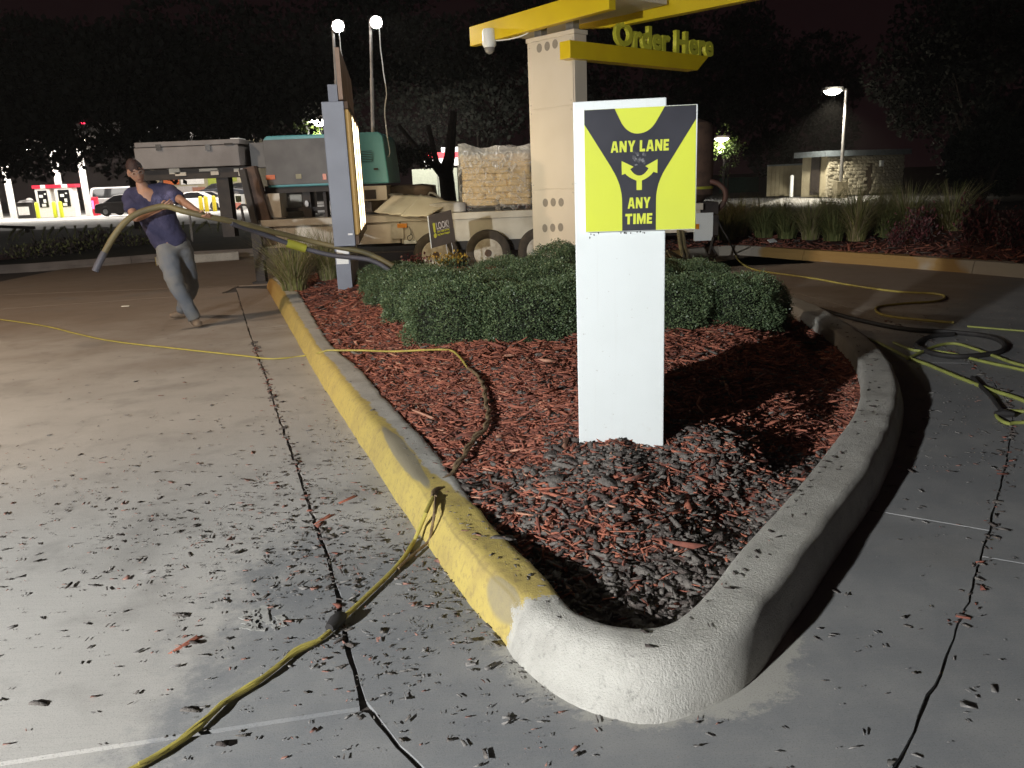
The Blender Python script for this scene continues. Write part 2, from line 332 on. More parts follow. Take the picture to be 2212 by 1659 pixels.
MT['plasticgrey'] = M('white sheeting', (0.55, 0.53, 0.5), (0.36, 0.34, 0.33), 0.35, scale=6, bump=0.4, bscale=10)
MT['cord'] = M('yellow cord', (0.44, 0.37, 0.085), (0.33, 0.275, 0.07), 0.5, scale=14)
MT['cord_green'] = M('lime cord', (0.33, 0.355, 0.09), (0.26, 0.28, 0.075), 0.5, scale=14)
MT['cord_brown'] = M('dirty cord', (0.21, 0.145, 0.075), (0.13, 0.085, 0.05), 0.7, scale=30)
MT['hose'] = M('olive hose', (0.20, 0.165, 0.075), (0.14, 0.115, 0.06), 0.6, scale=4)
MT['hosegrey'] = M('grey hose', (0.10, 0.10, 0.125), (0.07, 0.07, 0.085), 0.6, scale=4)
MT['lime'] = M('lime hose band', (0.42, 0.42, 0.05), None, 0.6)
MT['skin'] = M('skin', (0.40, 0.22, 0.145), (0.34, 0.18, 0.115), 0.55, scale=20)
MT['hair'] = M('dark brown hair', (0.045, 0.02, 0.016), (0.025, 0.012, 0.01), 0.6, scale=90, bump=0.8, bscale=120)
MT['boot'] = M('tan work boot', (0.22, 0.165, 0.115), (0.14, 0.10, 0.07), 0.8, scale=20)
MT['eye'] = M('eye', (0.02, 0.015, 0.012), None, 0.2)
MT['bulb'] = M('lit lamp', (1, 1, 1), None, emit=(1, 0.98, 0.95), estr=60)
MT['bulbwarm'] = M('lit street lamp', (1, 1, 1), None, emit=(1, 0.93, 0.78), estr=25)
MT['menulit'] = M('lit menu face', (0.8, 0.7, 0.4), None, emit=(1.0, 0.78, 0.42), estr=4.2)
g = NG('lit menu face'); geo_ = g.node('ShaderNodeNewGeometry'); n1_ = g.noise(geo_.outputs['Position'], 3.2, 3, 0.6); n2_ = g.noise(geo_.outputs['Position'], 9.0, 4, 0.7)
ec_ = g.mix(g.ramp(n1_, 0.42, 0.6), (1.0, 0.80, 0.42), (1.0, 0.90, 0.68)); ec_ = g.mix(g.math('MULTIPLY', g.ramp(n2_, 0.54, 0.62), 0.85), ec_, (0.30, 0.11, 0.03))
g.put(g.p.inputs['Emission Color'], ec_); g.p.inputs['Emission Strength'].default_value = 5.0; g.p.inputs['Base Color'].default_value = (.3, .25, .15, 1); MT['menulit'] = g.m
MT['menudim'] = M('dim menu poster', (.3, .2, .08), None, emit=(1.0, .62, .2), estr=.22)
MT['redlight'] = M('lit red lens', (0.8, 0.02, 0.03), None, emit=(1, 0.02, 0.06), estr=22)
MT['greenlight'] = M('lit green lens', (0.02, 0.6, 0.2), None, emit=(0.02, 0.9, 0.3), estr=14)
MT['glass'] = M('dark glass', (0.012, 0.012, 0.014), None, 0.08)
MT['bollard'] = M('bollard yellow', (0.70, 0.55, 0.02), (0.62, 0.47, 0.02), 0.5)
MT['bollardlime'] = M('bollard lime', (0.62, 0.66, 0.02), (0.56, 0.6, 0.02), 0.5)
MT['chrome'] = M('chrome', (0.6, 0.6, 0.6), None, 0.2, metal=0.9)
MT['stone'] = M('split faced stone', (0.42, 0.385, 0.29), (0.30, 0.27, 0.195), 0.9, scale=4, bump=1.0, bscale=9)
MT['stucco'] = M('tan stucco', (0.36, 0.32, 0.22), (0.30, 0.265, 0.18), 0.9, scale=3, bump=0.3)
MT['fascia'] = M('blue grey fascia', (0.16, 0.19, 0.21), (0.12, 0.14, 0.155), 0.5)
MT['wood'] = M('brown timber', (0.10, 0.075, 0.05), (0.07, 0.05, 0.035), 0.8)
MT['trunk'] = M('bark of tree', (0.035, 0.025, 0.018), (0.02, 0.014, 0.011), 0.95, scale=12, bump=0.8, bscale=20)
def leafmat(name, a, b, rough=0.5, sc=9):
    return M(name, a, b, rough, scale=sc, spec=0.5)
MT['box1'] = leafmat('boxwood leaf', (0.105, 0.155, 0.074), (0.072, 0.115, 0.054), 0.45)
MT['box2'] = leafmat('pale boxwood leaf', (0.185, 0.245, 0.115), (0.145, 0.20, 0.095), 0.42)
MT['boxcore'] = M('boxwood shade core', (0.012, 0.018, 0.009), (0.008, 0.011, 0.006), 0.9)
MT['treeleaf'] = leafmat('oak leaf', (0.011, 0.013, 0.007), (0.007, 0.0085, 0.0045), 0.8, 0.8)
MT['litleaf'] = leafmat('maple leaf', (0.12, 0.17, 0.03), (0.07, 0.11, 0.02), 0.55, 0.8)
MT['grassblade'] = leafmat('muhly grass', (0.25, 0.25, 0.085), (0.17, 0.175, 0.06), 0.7)
MT['grassdry'] = leafmat('dry grass', (0.40, 0.33, 0.19), (0.30, 0.24, 0.14), 0.75)
MT['grassgreen'] = leafmat('green grass', (0.12, 0.15, 0.045), (0.16, 0.175, 0.06), 0.7)
MT['redleaf'] = leafmat('red leaf', (0.15, 0.035, 0.04), (0.085, 0.022, 0.026), 0.55)
MT['purple'] = leafmat('brown lavender', (0.085, 0.06, 0.05), (0.05, 0.037, 0.034), 0.8)
MT['flower'] = leafmat('yellow flower', (0.40, 0.26, 0.03), (0.30, 0.19, 0.03), 0.6)
MT['lawn'] = M('dark lawn', (0.045, 0.042, 0.022), (0.03, 0.026, 0.015), 0.95, scale=3, bump=0.8, bscale=20)
MT['farmulch'] = M('far mulch', (0.17, 0.055, 0.04), (0.10, 0.035, 0.028), 0.95, scale=9, bump=1.0, bscale=50)
MT['red'] = M('station red', (0.60, 0.02, 0.05), (0.5, 0.02, 0.045), 0.4)
MT['station'] = M('station white', (0.75, 0.73, 0.70), (0.66, 0.64, 0.61), 0.5)
MT['vanpaint'] = M('silver van paint', (0.34, 0.32, 0.32), (0.3, 0.28, 0.28), 0.35, metal=0.3)
MT['darkpaint'] = M('dark car paint', (0.045, 0.04, 0.04), (0.06, 0.053, 0.052), 0.3, metal=0.3)
MT['steelblue'] = M('dark blue car paint', (0.03, 0.032, 0.04), None, 0.25, metal=0.3)

# ------------------------------------------------------------------ ground, lanes, kerbs, mulch bed
def poly_obj(name, pts, z1, z0, mat, parent=None, kind=None):
    b = MB(); b.prism([(p[0], p[1], z0) for p in pts], (0, 0, z1 - z0)); o = b.build(name, mat, parent)
    if kind: tag(o, kind=kind)
    return o
def dense(pts, step=0.05): return [Vector((p[0], p[1], 0)) for p in smooth_path([(p[0], p[1], 0) for p in pts], step)]
def nearest(P, q): return min(range(len(P)), key=lambda i: (P[i].x - q[0]) ** 2 + (P[i].y - q[1]) ** 2)

ground = MB(); ground.add([(-300, -60, -0.06), (300, -60, -0.06), (300, 420, -0.06), (-300, 420, -0.06)], [(0, 1, 2, 3)])
tag(ground.build('ground', MT['asphalt']), kind='structure')
bed = MB(); bed.add([(-12, -6, -0.014), (16, -6, -0.014), (16, 18, -0.014), (-12, 18, -0.014)], [(0, 1, 2, 3)])
tag(bed.build('road_base', MT['joint']), kind='structure')

BK = [(-3.55, 11.78), (-2.38, 8.47), (-1.35, 5.57), (-0.75, 3.95), (-0.56, 3.43), (-0.37, 2.95), (-0.2, 2.52), (-0.06, 2.22), (-0.03, 2.13), (0.05, 2.0), (0.15, 1.89), (0.25, 1.83), (0.35, 1.81),
      (0.48, 1.86), (0.64, 1.97), (0.84, 2.23), (1.03, 2.49), (1.26, 2.81), (1.575, 3.245), (1.96, 3.865), (2.39, 4.70), (2.68, 5.61), (2.87, 6.7), (2.95, 7.8), (2.7, 9.4), (1.95, 10.9), (0.8, 11.9), (-1.0, 12.12), (-2.6, 12.15), (-3.4, 12.08), (-3.55, 11.78)]
IK = [(-3.22, 11.5), (-2.71, 10.24), (-1.54, 6.66), (-1.1, 5.61), (-0.88, 4.99), (-0.63, 4.31), (-0.43, 3.8), (-0.30, 3.4), (-0.18, 3.02), (-0.08, 2.74), (0.02, 2.52), (0.08, 2.38), (0.13, 2.19),
      (0.17, 2.12), (0.25, 2.055), (0.36, 2.03), (0.46, 2.075), (0.61, 2.27), (0.75, 2.49), (1.05, 2.9), (1.48, 3.53), (1.84, 4.1), (2.21, 4.9), (2.47, 5.74), (2.62, 6.75), (2.66, 7.8), (2.4, 9.2), (1.75, 10.6), (0.7, 11.6), (-1.0, 11.85), (-2.5, 11.9), (-3.05, 11.8), (-3.22, 11.5)]
BP = dense(BK, 0.035); IP = dense(IK, 0.03)
JK = [(-4.05, 11.93), (-2.63, 7.99), (-1.98, 6.25), (-1.53, 5.0), (-1.13, 3.92), (-0.9, 3.28), (-0.75, 2.88), (-0.6, 2.41), (-0.52, 2.15), (-0.42, 1.91), (-0.26, 1.68), (-0.08, 1.5), (0.2, 1.38), (0.5, 1.38), (0.72, 1.47),
      (0.88, 1.62), (1.07, 1.85), (1.31, 2.15), (1.58, 2.51), (1.98, 3.07), (2.52, 3.85), (2.92, 4.5), (3.25, 5.4), (3.45, 6.6), (3.5, 8.0), (3.2, 9.8), (2.4, 11.9)]
JP = dense(JK, 0.05)
for i, p in enumerate(JP):
    if 0 < i < len(JP) - 1:
        p.x += 0.010 * noise.noise(Vector((i * 0.33, 0, 0))) + 0.006 * noise.noise(Vector((i * 1.3, 5, 0))); p.y += 0.006 * noise.noise(Vector((i * 0.9, 9, 0)))
def offset(P, d_):
    o = []
    for i, p in enumerate(P):
        t = (P[min(i + 1, len(P) - 1)] - P[max(i - 1, 0)]).normalized(); d = d_ * (0.55 if p.x > 0.8 else 1.0); o.append(p + Vector((-t.y, t.x, 0)) * (d * (1 + 0.7 * noise.noise(Vector((p.x * 5, p.y * 5, d))))))
    return o
JL = offset(JP, 0.0075)       # island side is left of travel direction
JR_ = offset(JP, -0.0075)
lane = thing('pavement', (0, 0, 0), None, None); tag(lane, kind='structure')
cuts = [0, nearest(JP, (-2.75, 8.25)), nearest(JP, (-0.545, 2.2)), nearest(JP, (1.84, 2.90)), nearest(JP, (3.3, 5.6)), len(JP) - 1]
IPc = [Vector((p.x, p.y, 0)) for p in IP]
for a, b in zip(cuts[:-1], cuts[1:]):
    g = 0 if a == 0 else 1
    end_ = b == len(JP) - 1
    pa = JL[a:b + 1] if end_ else JL[a:b] + [JL[b - 1].lerp(JL[b], .78)]
    ia, ib = (0 if a == 0 else nearest(IPc, JP[a])), nearest(IPc[:-6], JP[b])
    inner = IPc[ia:ib] + ([] if end_ else [IPc[ib - 1].lerp(IPc[ib], .6)])
    poly_obj('gutter_slab', [tuple(p) for p in pa] + [tuple(p) for p in reversed(inner)], 0.0, -0.05, MT['slab'], lane)
def T0(x): return 2.01 + 0.187 * x
def T1(x): return 12.53 + 0.289 * x
kA, kB = nearest(JP, (-3.99, 11.38)), nearest(JP, (-0.44, 1.93)); kC = nearest(JP, (0.2, 1.38)); kD = nearest(JP, (1.72, 2.70))
wob = lambda x, s: 0.006 * noise.noise(Vector((x * 5, s, 0)))
xs = [-9 + 0.25 * i for i in range(60)]
top = [(x, T1(x) - 0.012 + wob(x, 1)) for x in xs if x < JR_[kA].x - 0.02]; bot = [(x, T0(x) + 0.010 + wob(x, 2)) for x in xs if x < JR_[kB].x - 0.05]
poly_obj('lane_slab', top + [tuple(p)[:2] for p in JR_[kA:kB]] + [(JR_[kB].x, T0(JR_[kB].x) + .010)] + bot[::-1], 0, -0.05, MT['slab'], lane)
bot2 = [(x, T0(x) - 0.008 + wob(x, 2)) for x in xs if x < JR_[kB].x - 0.05]
poly_obj('lane_slab', [(-9, -5)] + bot2 + [(JR_[kB].x + .002, T0(JR_[kB].x) - .008)] + [tuple(p)[:2] for p in JR_[kB + 1:kC]] + [(0.19, -5)], 0, -0.05, MT['slab'], lane)
poly_obj('lane_slab', [(0.21, -5)] + [tuple(p)[:2] for p in JR_[kC + 1:kD]] + [(14, -4.7)], 0, -0.05, MT['slab'], lane)
poly_obj('lane_slab', [(14, -4.688)] + [(JR_[kD - 1].x + .007, JR_[kD - 1].y + .010)] + [tuple(p)[:2] for p in JR_[kD + 1:]] + [(2.4, 12.2), (4.6, 13.9), (12, 2.4)], 0, -0.05, MT['slab'], lane)
poly_obj('lane_slab', [(-9, T1(-9) + 0.012), (-4.07, T1(-4.07) + 0.012), (-4.1, 12.2), (-9, 12.2)], 0, -0.05, MT['slab'], lane)
poly_obj('lane_slab', [(-9, 12.22), (4.7, 12.22), (4.7, 17.5), (-9, 17.5)], 0, -0.05, MT['slab'], lane)
# worn pale letters scratched through the seal coat
el = MB(); rl = random.Random(4)
def scratch(p, q, w):
    p = Vector(p); q = Vector(q); n = 7; t = (q - p).normalized(); s_ = Vector((-t.y, t.x, 0)); L_ = []; R_ = []
    for i in range(n + 1):
        c = p.lerp(q, i / n); L_.append(c + s_ * w * rl.uniform(0.3, 0.75)); R_.append(c - s_ * w * rl.uniform(0.3, 0.75))
    el.prism([tuple(x) for x in L_] + [tuple(x) for x in R_[::-1]], (0, 0, 0.0015))
def ev(x, y): p = G(600 + x * 160 / 1896, 0); return p
def E_(cx, cy):     # crop coordinates of the lettering survey
    sx_, sy_ = 600 + cx / 11.85, 1460 + cy / 11.85; p = G(sx_ / 1.1573, sy_ / 1.1573, 0); return (p.x, p.y, 0.003)
for a, b, w in [((420, 820), (455, 1380), .024), ((430, 830), (610, 760), .022), ((440, 960), (590, 930), .016), ((460, 1165), (650, 1110), .020), ((470, 1390), (760, 1370), .014), ((690, 660), (790, 1130), .022), ((760, 1200), (980, 1160), .020), ((1170, 950), (1240, 1300), .024), ((1070, 720), (1150, 740), .012), ((980, 1240), (1040, 1340), .012), ((30, 1060), (330, 900), .020), ((30, 1180), (380, 1130), .022), ((30, 1290), (390, 1330), .018)]:
    scratch(E_(*a), E_(*b), w)
for o in [el.build('scratched_lettering', M('bare concrete scratch', (0.42, 0.41, 0.38), (0.3, 0.295, 0.27), 0.85, scale=30), lane)]: pass

# island kerb
kerb = thing('kerb', (0, 0, 0), None, None); tag(kerb, kind='structure')
pairs = []; last = 0; nI = len(IP)
for p in BP:
    lo, hi = max(0, last - 3), min(nI, last + 60)
    if not pairs: lo, hi = 0, 60
    j = min(range(lo, hi), key=lambda k: (IP[k] - p).length); last = j; pairs.append((p, IP[j]))
arc = [0.0]
for i in range(1, len(BP)): arc.append(arc[-1] + (BP[i] - BP[i - 1]).length)
iN = nearest(BP, (-0.05, 2.19)); iR = nearest(BP, (1.66, 3.31)); iF = nearest(BP, (2.9, 6.7)); iG = nearest(BP, (0.8, 11.9))
# relax inner points so their spacing stays even
inn = [Vector(q) for _, q in pairs]
for _ in range(12):
    inn = [inn[0]] + [(inn[i - 1] + inn[i] * 2 + inn[i + 1]) / 4 for i in range(1, len(inn) - 1)] + [inn[-1]]
ts = [0.0, 0.02, 0.08, 0.16, 0.24, 0.32, 0.42, 0.54, 0.68, 0.84, 0.95, 1.0, 1.02]
def kerb_section(i0, i1, mat, label=None):
    vs = []; fs = []; uvs = []; nt_ = len(ts)
    for i in range(i0, i1 + 1):
        b_, q = BP[i], inn[i]; s_ = arc[iN] - arc[i]
        nose_ = math.exp(-((arc[i] - arc[iN] - 0.42) / 0.36) ** 2); k = (0.34 if arc[i] < arc[iN] + .4 else 0.26) + 0.32 * nose_
        for t in ts:
            f = min(t / k, 1.3)
            f1 = min(f, 1.0); z = 0.148 * ((1 - nose_) * (1 - (1 - f1) ** 1.9) + nose_ * (f1 * f1 * (3 - 2 * f1) * .65 + .35 * (1 - (1 - f1) ** 1.7))) if f < 1 else 0.148 + 0.004 * min(1, (f - 1) * 4)
            if t <= 0: z = -0.05
            if t >= 0.999: z = 0.143
            if t > 1.01: z = -0.05
            p = b_ + (q - b_) * t
            w = 0.006 * noise.noise(Vector((p.x * 6, p.y * 6, 1))) + 0.0025 * noise.noise(Vector((p.x * 25, p.y * 25, z * 25)))
            vs.append(Vector((p.x + w * 0.8, p.y + w * 0.5, z + (w if t > 0 and t < 1.01 else 0)))); uvs.append((s_, t))
    n = i1 - i0 + 1
    for i in range(n - 1):
        for j in range(nt_ - 1): fs.append((i * nt_ + j, (i + 1) * nt_ + j, (i + 1) * nt_ + j + 1, i * nt_ + j + 1))
    me = bpy.data.meshes.new('kerb_section'); me.from_pydata([tuple(v) for v in vs], [], fs); me.materials.append(mat)
    uvl = me.uv_layers.new(name='UVMap')
    for lp in me.loops: uvl.data[lp.index].uv = uvs[lp.vertex_index]
    me.polygons.foreach_set('use_smooth', [True] * len(me.polygons)); me.set_sharp_from_angle(angle=1.2)
    o = link('kerb_section', me, kerb)
    if label: tag(o, label)
    return o
kerb_section(0, iN, MT['kerb_yellow'], 'worn yellow painted length of kerb')
kerb_section(iN, iR, MT['kerb_grey'], 'bare grey rounded nose of the kerb'); kerb_section(iR, iF, MT['kerb_grey']); kerb_section(iF, iG, MT['kerb_grey']); kerb_section(iG, len(BP) - 1, MT['kerb_grey'])
# yellow paint speck left on the bare nose
sp = MB(); c = G(1352, 1422, 0.115)
sp.prism([(c.x - .016, c.y, c.z + .012), (c.x - .004, c.y + .006, c.z + .016), (c.x + .018, c.y - .002, c.z + .012), (c.x + .006, c.y - .010, c.z + .006)], (0, -0.004, 0.003)); sp.build('paint_chip', MT['yellow'], kerb)

IA = np.array([(p.x, p.y) for p in IP])
def inside(px, py):
    n = len(IA); r = np.zeros(px.shape, bool); j = n - 1
    for i in range(n):
        xi, yi = IA[i]; xj, yj = IA[j]
        c_ = ((yi > py) != (yj > py)) & (px < (xj - xi) * (py - yi) / (yj - yi + 1e-12) + xi); r ^= c_; j = i
    return r
def dist_kerb(px, py):
    d = np.full(px.shape, 1e9)
    for i in range(0, len(IA) - 1, 2): d = np.minimum(d, (px - IA[i, 0]) ** 2 + (py - IA[i, 1]) ** 2)
    return np.sqrt(d)
_gx = np.arange(-3.7, 3.11, 0.05); _gy = np.arange(1.95, 12.3, 0.05); GX, GY = np.meshgrid(_gx, _gy, indexing='ij')
DK = dist_kerb(GX, GY); INS = inside(GX, GY)
def sst(a, b, x): t = np.clip((x - a) / (b - a), 0, 1); return t * t * (3 - 2 * t)
SD = np.where(INS, DK, -DK)
left = sst(0.3, -0.9, GX - 0.30 * (3.5 - GY) * 0)        # left margin is filled to kerb level, the right keeps a trough
base = 0.055 + 0.085 * sst(0.8, -0.2, GX + 0.33 * (GY - 3.2)) * sst(2.5, 3.1, GY)
HZ = base + 0.20 * sst(0.05, 0.95, SD) * sst(2.2, 3.15, GY) + 0.05 * sst(0.6, 2.2, SD) * sst(6.0, 9.0, GY)
HZ += 0.15 * np.exp(-(((GX - 1.02) / 0.30) ** 2 + ((GY - 3.35) / 0.35) ** 2)) + 0.05 * np.exp(-(((GX - 1.45) / 0.3) ** 2 + ((GY - 4.2) / 0.4) ** 2))
nzf = np.array([[noise.noise(Vector((x * 2.3, y * 2.3, 3))) * 0.03 + noise.noise(Vector((x * 8, y * 8, 7))) * 0.014 for y in _gy] for x in _gx])
HZ -= 0.07 * np.exp(-((SD - 0.16) / 0.12) ** 2) * sst(0.55, 0.95, GX - 0.0) * sst(2.4, 2.9, GY)
HZ += nzf * sst(0, 0.2, SD)
HZ = np.where(SD < 0.02, np.minimum(HZ, 0.10), HZ)
def hz(x, y):
    fx = np.clip((np.asarray(x) + 3.7) / 0.05, 0, len(_gx) - 1.01); fy = np.clip((np.asarray(y) - 1.95) / 0.05, 0, len(_gy) - 1.01)
    i = fx.astype(int); j = fy.astype(int); u = fx - i; v = fy - j
    return HZ[i, j] * (1 - u) * (1 - v) + HZ[i + 1, j] * u * (1 - v) + HZ[i, j + 1] * (1 - u) * v + HZ[i + 1, j + 1] * u * v
def hz1(x, y): return float(hz(np.array([x]), np.array([y]))[0])
nx, ny = GX.shape; idx = np.arange(nx * ny).reshape(nx, ny); ok = SD > -0.07
qm = ok[:-1, :-1] & ok[1:, :-1] & ok[1:, 1:] & ok[:-1, 1:]
Fq = np.stack([idx[:-1, :-1][qm], idx[1:, :-1][qm], idx[1:, 1:][qm], idx[:-1, 1:][qm]], 1)
me = mesh_np('mulch_bed', np.stack([GX.ravel(), GY.ravel(), HZ.ravel()], 1), Fq, [MT['soil']], smooth=True)
bm = bmesh.new(); bm.from_mesh(me); bmesh.ops.delete(bm, geom=[v for v in bm.verts if not v.link_faces], context='VERTS'); bm.to_mesh(me); bm.free()
tag(link('mulch_bed', me), kind='structure')

CUBE = np.array([(-1, -1, -1), (1, -1, -1), (1, 1, -1), (-1, 1, -1), (-1, -1, 1), (1, -1, 1), (1, 1, 1), (-1, 1, 1)], float)
CF = np.array([(3, 2, 1, 0), (4, 5, 6, 7), (0, 1, 5, 4), (1, 2, 6, 5), (2, 3, 7, 6), (3, 0, 4, 7)])
def chip_mesh(name, pos, L, Wd, T, tilt, mi, mats):
    n = len(pos); v = np.tile(CUBE, (n, 1, 1)) * np.stack([L, Wd, T], 1)[:, None, :] * 0.5
    v *= 1 + rng.uniform(-0.38, 0.38, v.shape)
    end = (np.abs(CUBE[:, 0]) > 0)[None, :]; sgn = CUBE[:, 0][None, :]
    tp = rng.uniform(0.15, 1.0, (n, 2)); ta = np.where(sgn > 0, tp[:, :1], tp[:, 1:]); v[:, :, 1] *= ta
    v[:, :, 2] += (v[:, :, 0] ** 2) * (rng.uniform(-1, 1, n) * 0.35 / np.maximum(L, 0.01))[:, None]
    a = rng.uniform(0, 2 * PI, n); b = rng.normal(0, 1, n) * tilt; c = rng.normal(0, 1, n) * tilt * 1.3
    ca, sa, cb, sb, cc, sc_ = np.cos(a), np.sin(a), np.cos(b), np.sin(b), np.cos(c), np.sin(c)
    y = v[:, :, 1] * cc[:, None] - v[:, :, 2] * sc_[:, None]; z = v[:, :, 1] * sc_[:, None] + v[:, :, 2] * cc[:, None]; x = v[:, :, 0]
    x2 = x * cb[:, None] - z * sb[:, None]; z2 = x * sb[:, None] + z * cb[:, None]
    o = np.stack([x2 * ca[:, None] - y * sa[:, None], x2 * sa[:, None] + y * ca[:, None], z2], 2) + pos[:, None, :]
    F = (CF[None] + (np.arange(n) * 8)[:, None, None]).reshape(-1, 4)
    return mesh_np(name, o.reshape(-1, 3), F, mats, np.repeat(mi, 6))
def scatter(n, x0, x1, y0, y1, fn):
    out = np.zeros((0, 2))
    while len(out) < n:
        q = np.stack([rng.uniform(x0, x1, n * 2), rng.uniform(y0, y1, n * 2)], 1); k = rng.uniform(0, 1, len(q)) < fn(q[:, 0], q[:, 1]); out = np.concatenate([out, q[k]])
        if k.sum() == 0: break
    return out[:n]
def sdk(x, y): return np.where(inside(x, y), dist_kerb(x, y), -dist_kerb(x, y))
def nf(x, y, s, o): return np.array([noise.noise(Vector((a * s, b * s, o))) for a, b in zip(x, y)])
CM = [MT['red1'], MT['red2'], MT['tan'], MT['bark'], MT['bark2']]
def bed_chips(n, y0, y1, size, dens, redp):
    q = scatter(n, -3.3, 2.75, y0, y1, dens); x, y = q[:, 0], q[:, 1]; n = len(q)
    r = rng.uniform(0, 1, n); pr = redp(x, y); red = r < pr
    L = np.where(red, rng.gamma(3.0, 0.0150, n), rng.gamma(4, 0.0082, n)) * size; L = np.clip(L, 0.01, 0.15)
    Wd = np.where(red, L * rng.uniform(0.08, 0.24, n), L * rng.uniform(0.35, 0.75, n)); T = np.where(red, 0.003 * size + L * 0.03, 0.005 + L * 0.1)
    z = hz(x, y) + rng.uniform(0.0, 0.012, n)
    k = rng.uniform(0, 1, n); mi = np.where(red, np.where(k < 0.58, 0, np.where(k < 0.94, 1, 2)), np.where(k < 0.55, 3, 4))
    return chip_mesh('mulch', np.stack([x, y, z], 1), L, Wd, T, 0.22, mi, CM)
def redp_near(x, y):
    d = sdk(x, y); s = 0.5 + 0.5 * nf(x, y, 1.7, 2.0) * 1.6
    p = 0.74 + 0.45 * (s - 0.5)
    p = np.where(y < 2.62, np.where(y > 2.4, .22, .08), p)                                   # the low nose is bare soil with bark
    p = np.where((y >= 2.62) & (y < 2.95) & (np.abs(x - 0.33) < 0.45), 0.62, p)
    p = p * (1 - 0.75 * np.exp(-(((x - 0.45) / 0.42) ** 2 + ((y - 3.22) / 0.16) ** 2)))      # dark nuggets in front of the sign
    p = p * (1 - 0.65 * sst(0.45, 0.1, d) * (x > 0.5))
    p = np.where((x < 0.15) & (y > 3.3) | (y > 3.7), np.maximum(p, 0.93), p); return p
me = bed_chips(30000, 2.03, 5.0, 0.92, lambda x, y: (sdk(x, y) > 0.02) * (0.35 + 0.65 * sst(2.3, 2.9, y)), redp_near)
tag(link('mulch', me), kind='stuff')
me = bed_chips(22000, 5.0, 8.0, 1.1, lambda x, y: (sdk(x, y) > 0.02) * 1.0, lambda x, y: np.full(x.shape, 0.93))
tag(link('mulch', me), kind='stuff')
me = bed_chips(9000, 8.0, 12.0, 1.5, lambda x, y: (sdk(x, y) > 0.02) * 1.0, lambda x, y: np.full(x.shape, 0.95))
tag(link('mulch', me), kind='stuff')

# bark blown out over lane, gutter and kerb
def litter_density(x, y):
    d = -sdk(x, y); a = np.exp(-((np.abs(y - 3.0 + 0.35 * (x + 1)) / 0.75) ** 2)) * np.exp(-np.clip(d - 0.05, 0, 9) / 0.9) * (x < 0.2)
    b = 0.30 * np.exp(-((y - 4.0) / 1.5) ** 2) * np.exp(-d / 0.45) * (x < 0)
    c = 0.035 * (x > 0.0) * np.exp(-d / 1.6) + 0.012 + 0.10 * (x > 1.5) * (y > 3.5) * np.exp(-d / 2.2)
    return np.where(d > 0.0, np.clip((a + b + c), 0, 1) * (0.5 + 0.5 * np.clip(nf(x, y, 3.5, 4) * 2 + 0.6, 0, 1)), 0)
q = scatter(9500, -4.5, 5.0, 1.4, 8.5, litter_density); n = len(q); k = rng.uniform(0, 1, n)
onk = -sdk(q[:, 0], q[:, 1])
zz = 0.004 + rng.uniform(0, 0.004, n)
def kerb_z(x, y):
    bi = np.array([min(range(0, len(BP), 3), key=lambda i: (BP[i].x - a) ** 2 + (BP[i].y - b) ** 2) for a, b in zip(x, y)])
    r = np.zeros(len(x))
    for t_, (a, b, i) in enumerate(zip(x, y, bi)):
        d_ = inn[i] - BP[i]; t = ((Vector((a, b, 0)) - BP[i]).dot(d_)) / d_.length_squared
        if 0 <= t <= 1.0: r[t_] = 0.15 if t > 0.42 else -1
    return r
nearm = onk < 0.45; kz = np.zeros(n); kz[nearm] = kerb_z(q[nearm, 0], q[nearm, 1]); keep = (kz >= 0) & ((kz == 0) | (rng.uniform(0, 1, n) < .22))
q, k, zz, kz = q[keep], k[keep], zz[keep], kz[keep]; n = len(q)
L = np.clip(rng.gamma(1.7, 0.0058, n), 0.003, 0.034); Wd = L * rng.uniform(0.3, 0.8, n); T = 0.0010 + L * 0.012
mi = np.where(k < 0.10, 0, np.where(k < 0.16, 1, np.where(k < 0.72, 3, 4)))
tag(link('bark_litter', chip_mesh('bark_litter', np.stack([q[:, 0], q[:, 1], zz + kz + T * 0.3], 1), L, Wd, T, 0.03, np.select([mi == 0, mi == 1, mi == 3], [4, 4, 3], 3) * 0 + np.where(mi < 2, 1, np.where(mi == 3, 0, 2)), [MT['flat'], MT['flatred'], MT['bark']])), kind='stuff')
# dust and crumbs swept into the lane joint
jp = [p for p in JP if 2.2 < p.y < 7.5]; jj = rng.integers(0, len(jp), 700)
q = np.array([(jp[i].x, jp[i].y) for i in jj]) + rng.normal(0, 0.018, (700, 2)); L = np.clip(rng.gamma(2, 0.008, 700), 0.006, 0.04)
tag(link('joint_litter', chip_mesh('joint_litter', np.column_stack([q, np.full(700, 0.003)]), L, L * 0.5, L * 0.2, 0.1, rng.choice([1, 3, 4, 4], 700), CM)), kind='stuff')
# the flakes big enough to pick out one by one
fl = [chip_mesh('bark_flake', np.zeros((1, 3)), np.array([a]), np.array([b]), np.array([c_]), 0.0, np.array([i]), CM) for a, b, c_, i in
      [(0.085, 0.034, 0.007, 3), (0.06, 0.03, 0.007, 3), (0.05, 0.026, 0.006, 4), (0.075, 0.018, 0.005, 4), (0.045, 0.03, 0.008, 3), (0.10, 0.014, 0.005, 0), (0.07, 0.012, 0.004, 0)]]
def flake(x, y, z, kind, label, group, s=1.0, rz=None, cat='bark flake', name='bark_flake'):
    o = link(name, fl[kind], None, (x, y, z)); o.scale = (s, s, s); o.rotation_euler = (random.uniform(-.08, .08), random.uniform(-.08, .08), random.uniform(0, 6.28) if rz is None else rz)
    return tag(o, label, cat, group)
def px(x, y, z=0.0): p = G(x, y, z); return p.x, p.y
qs = scatter(70, -2.6, 0.0, 1.75, 4.4, litter_density); kzs = kerb_z(qs[:, 0], qs[:, 1])
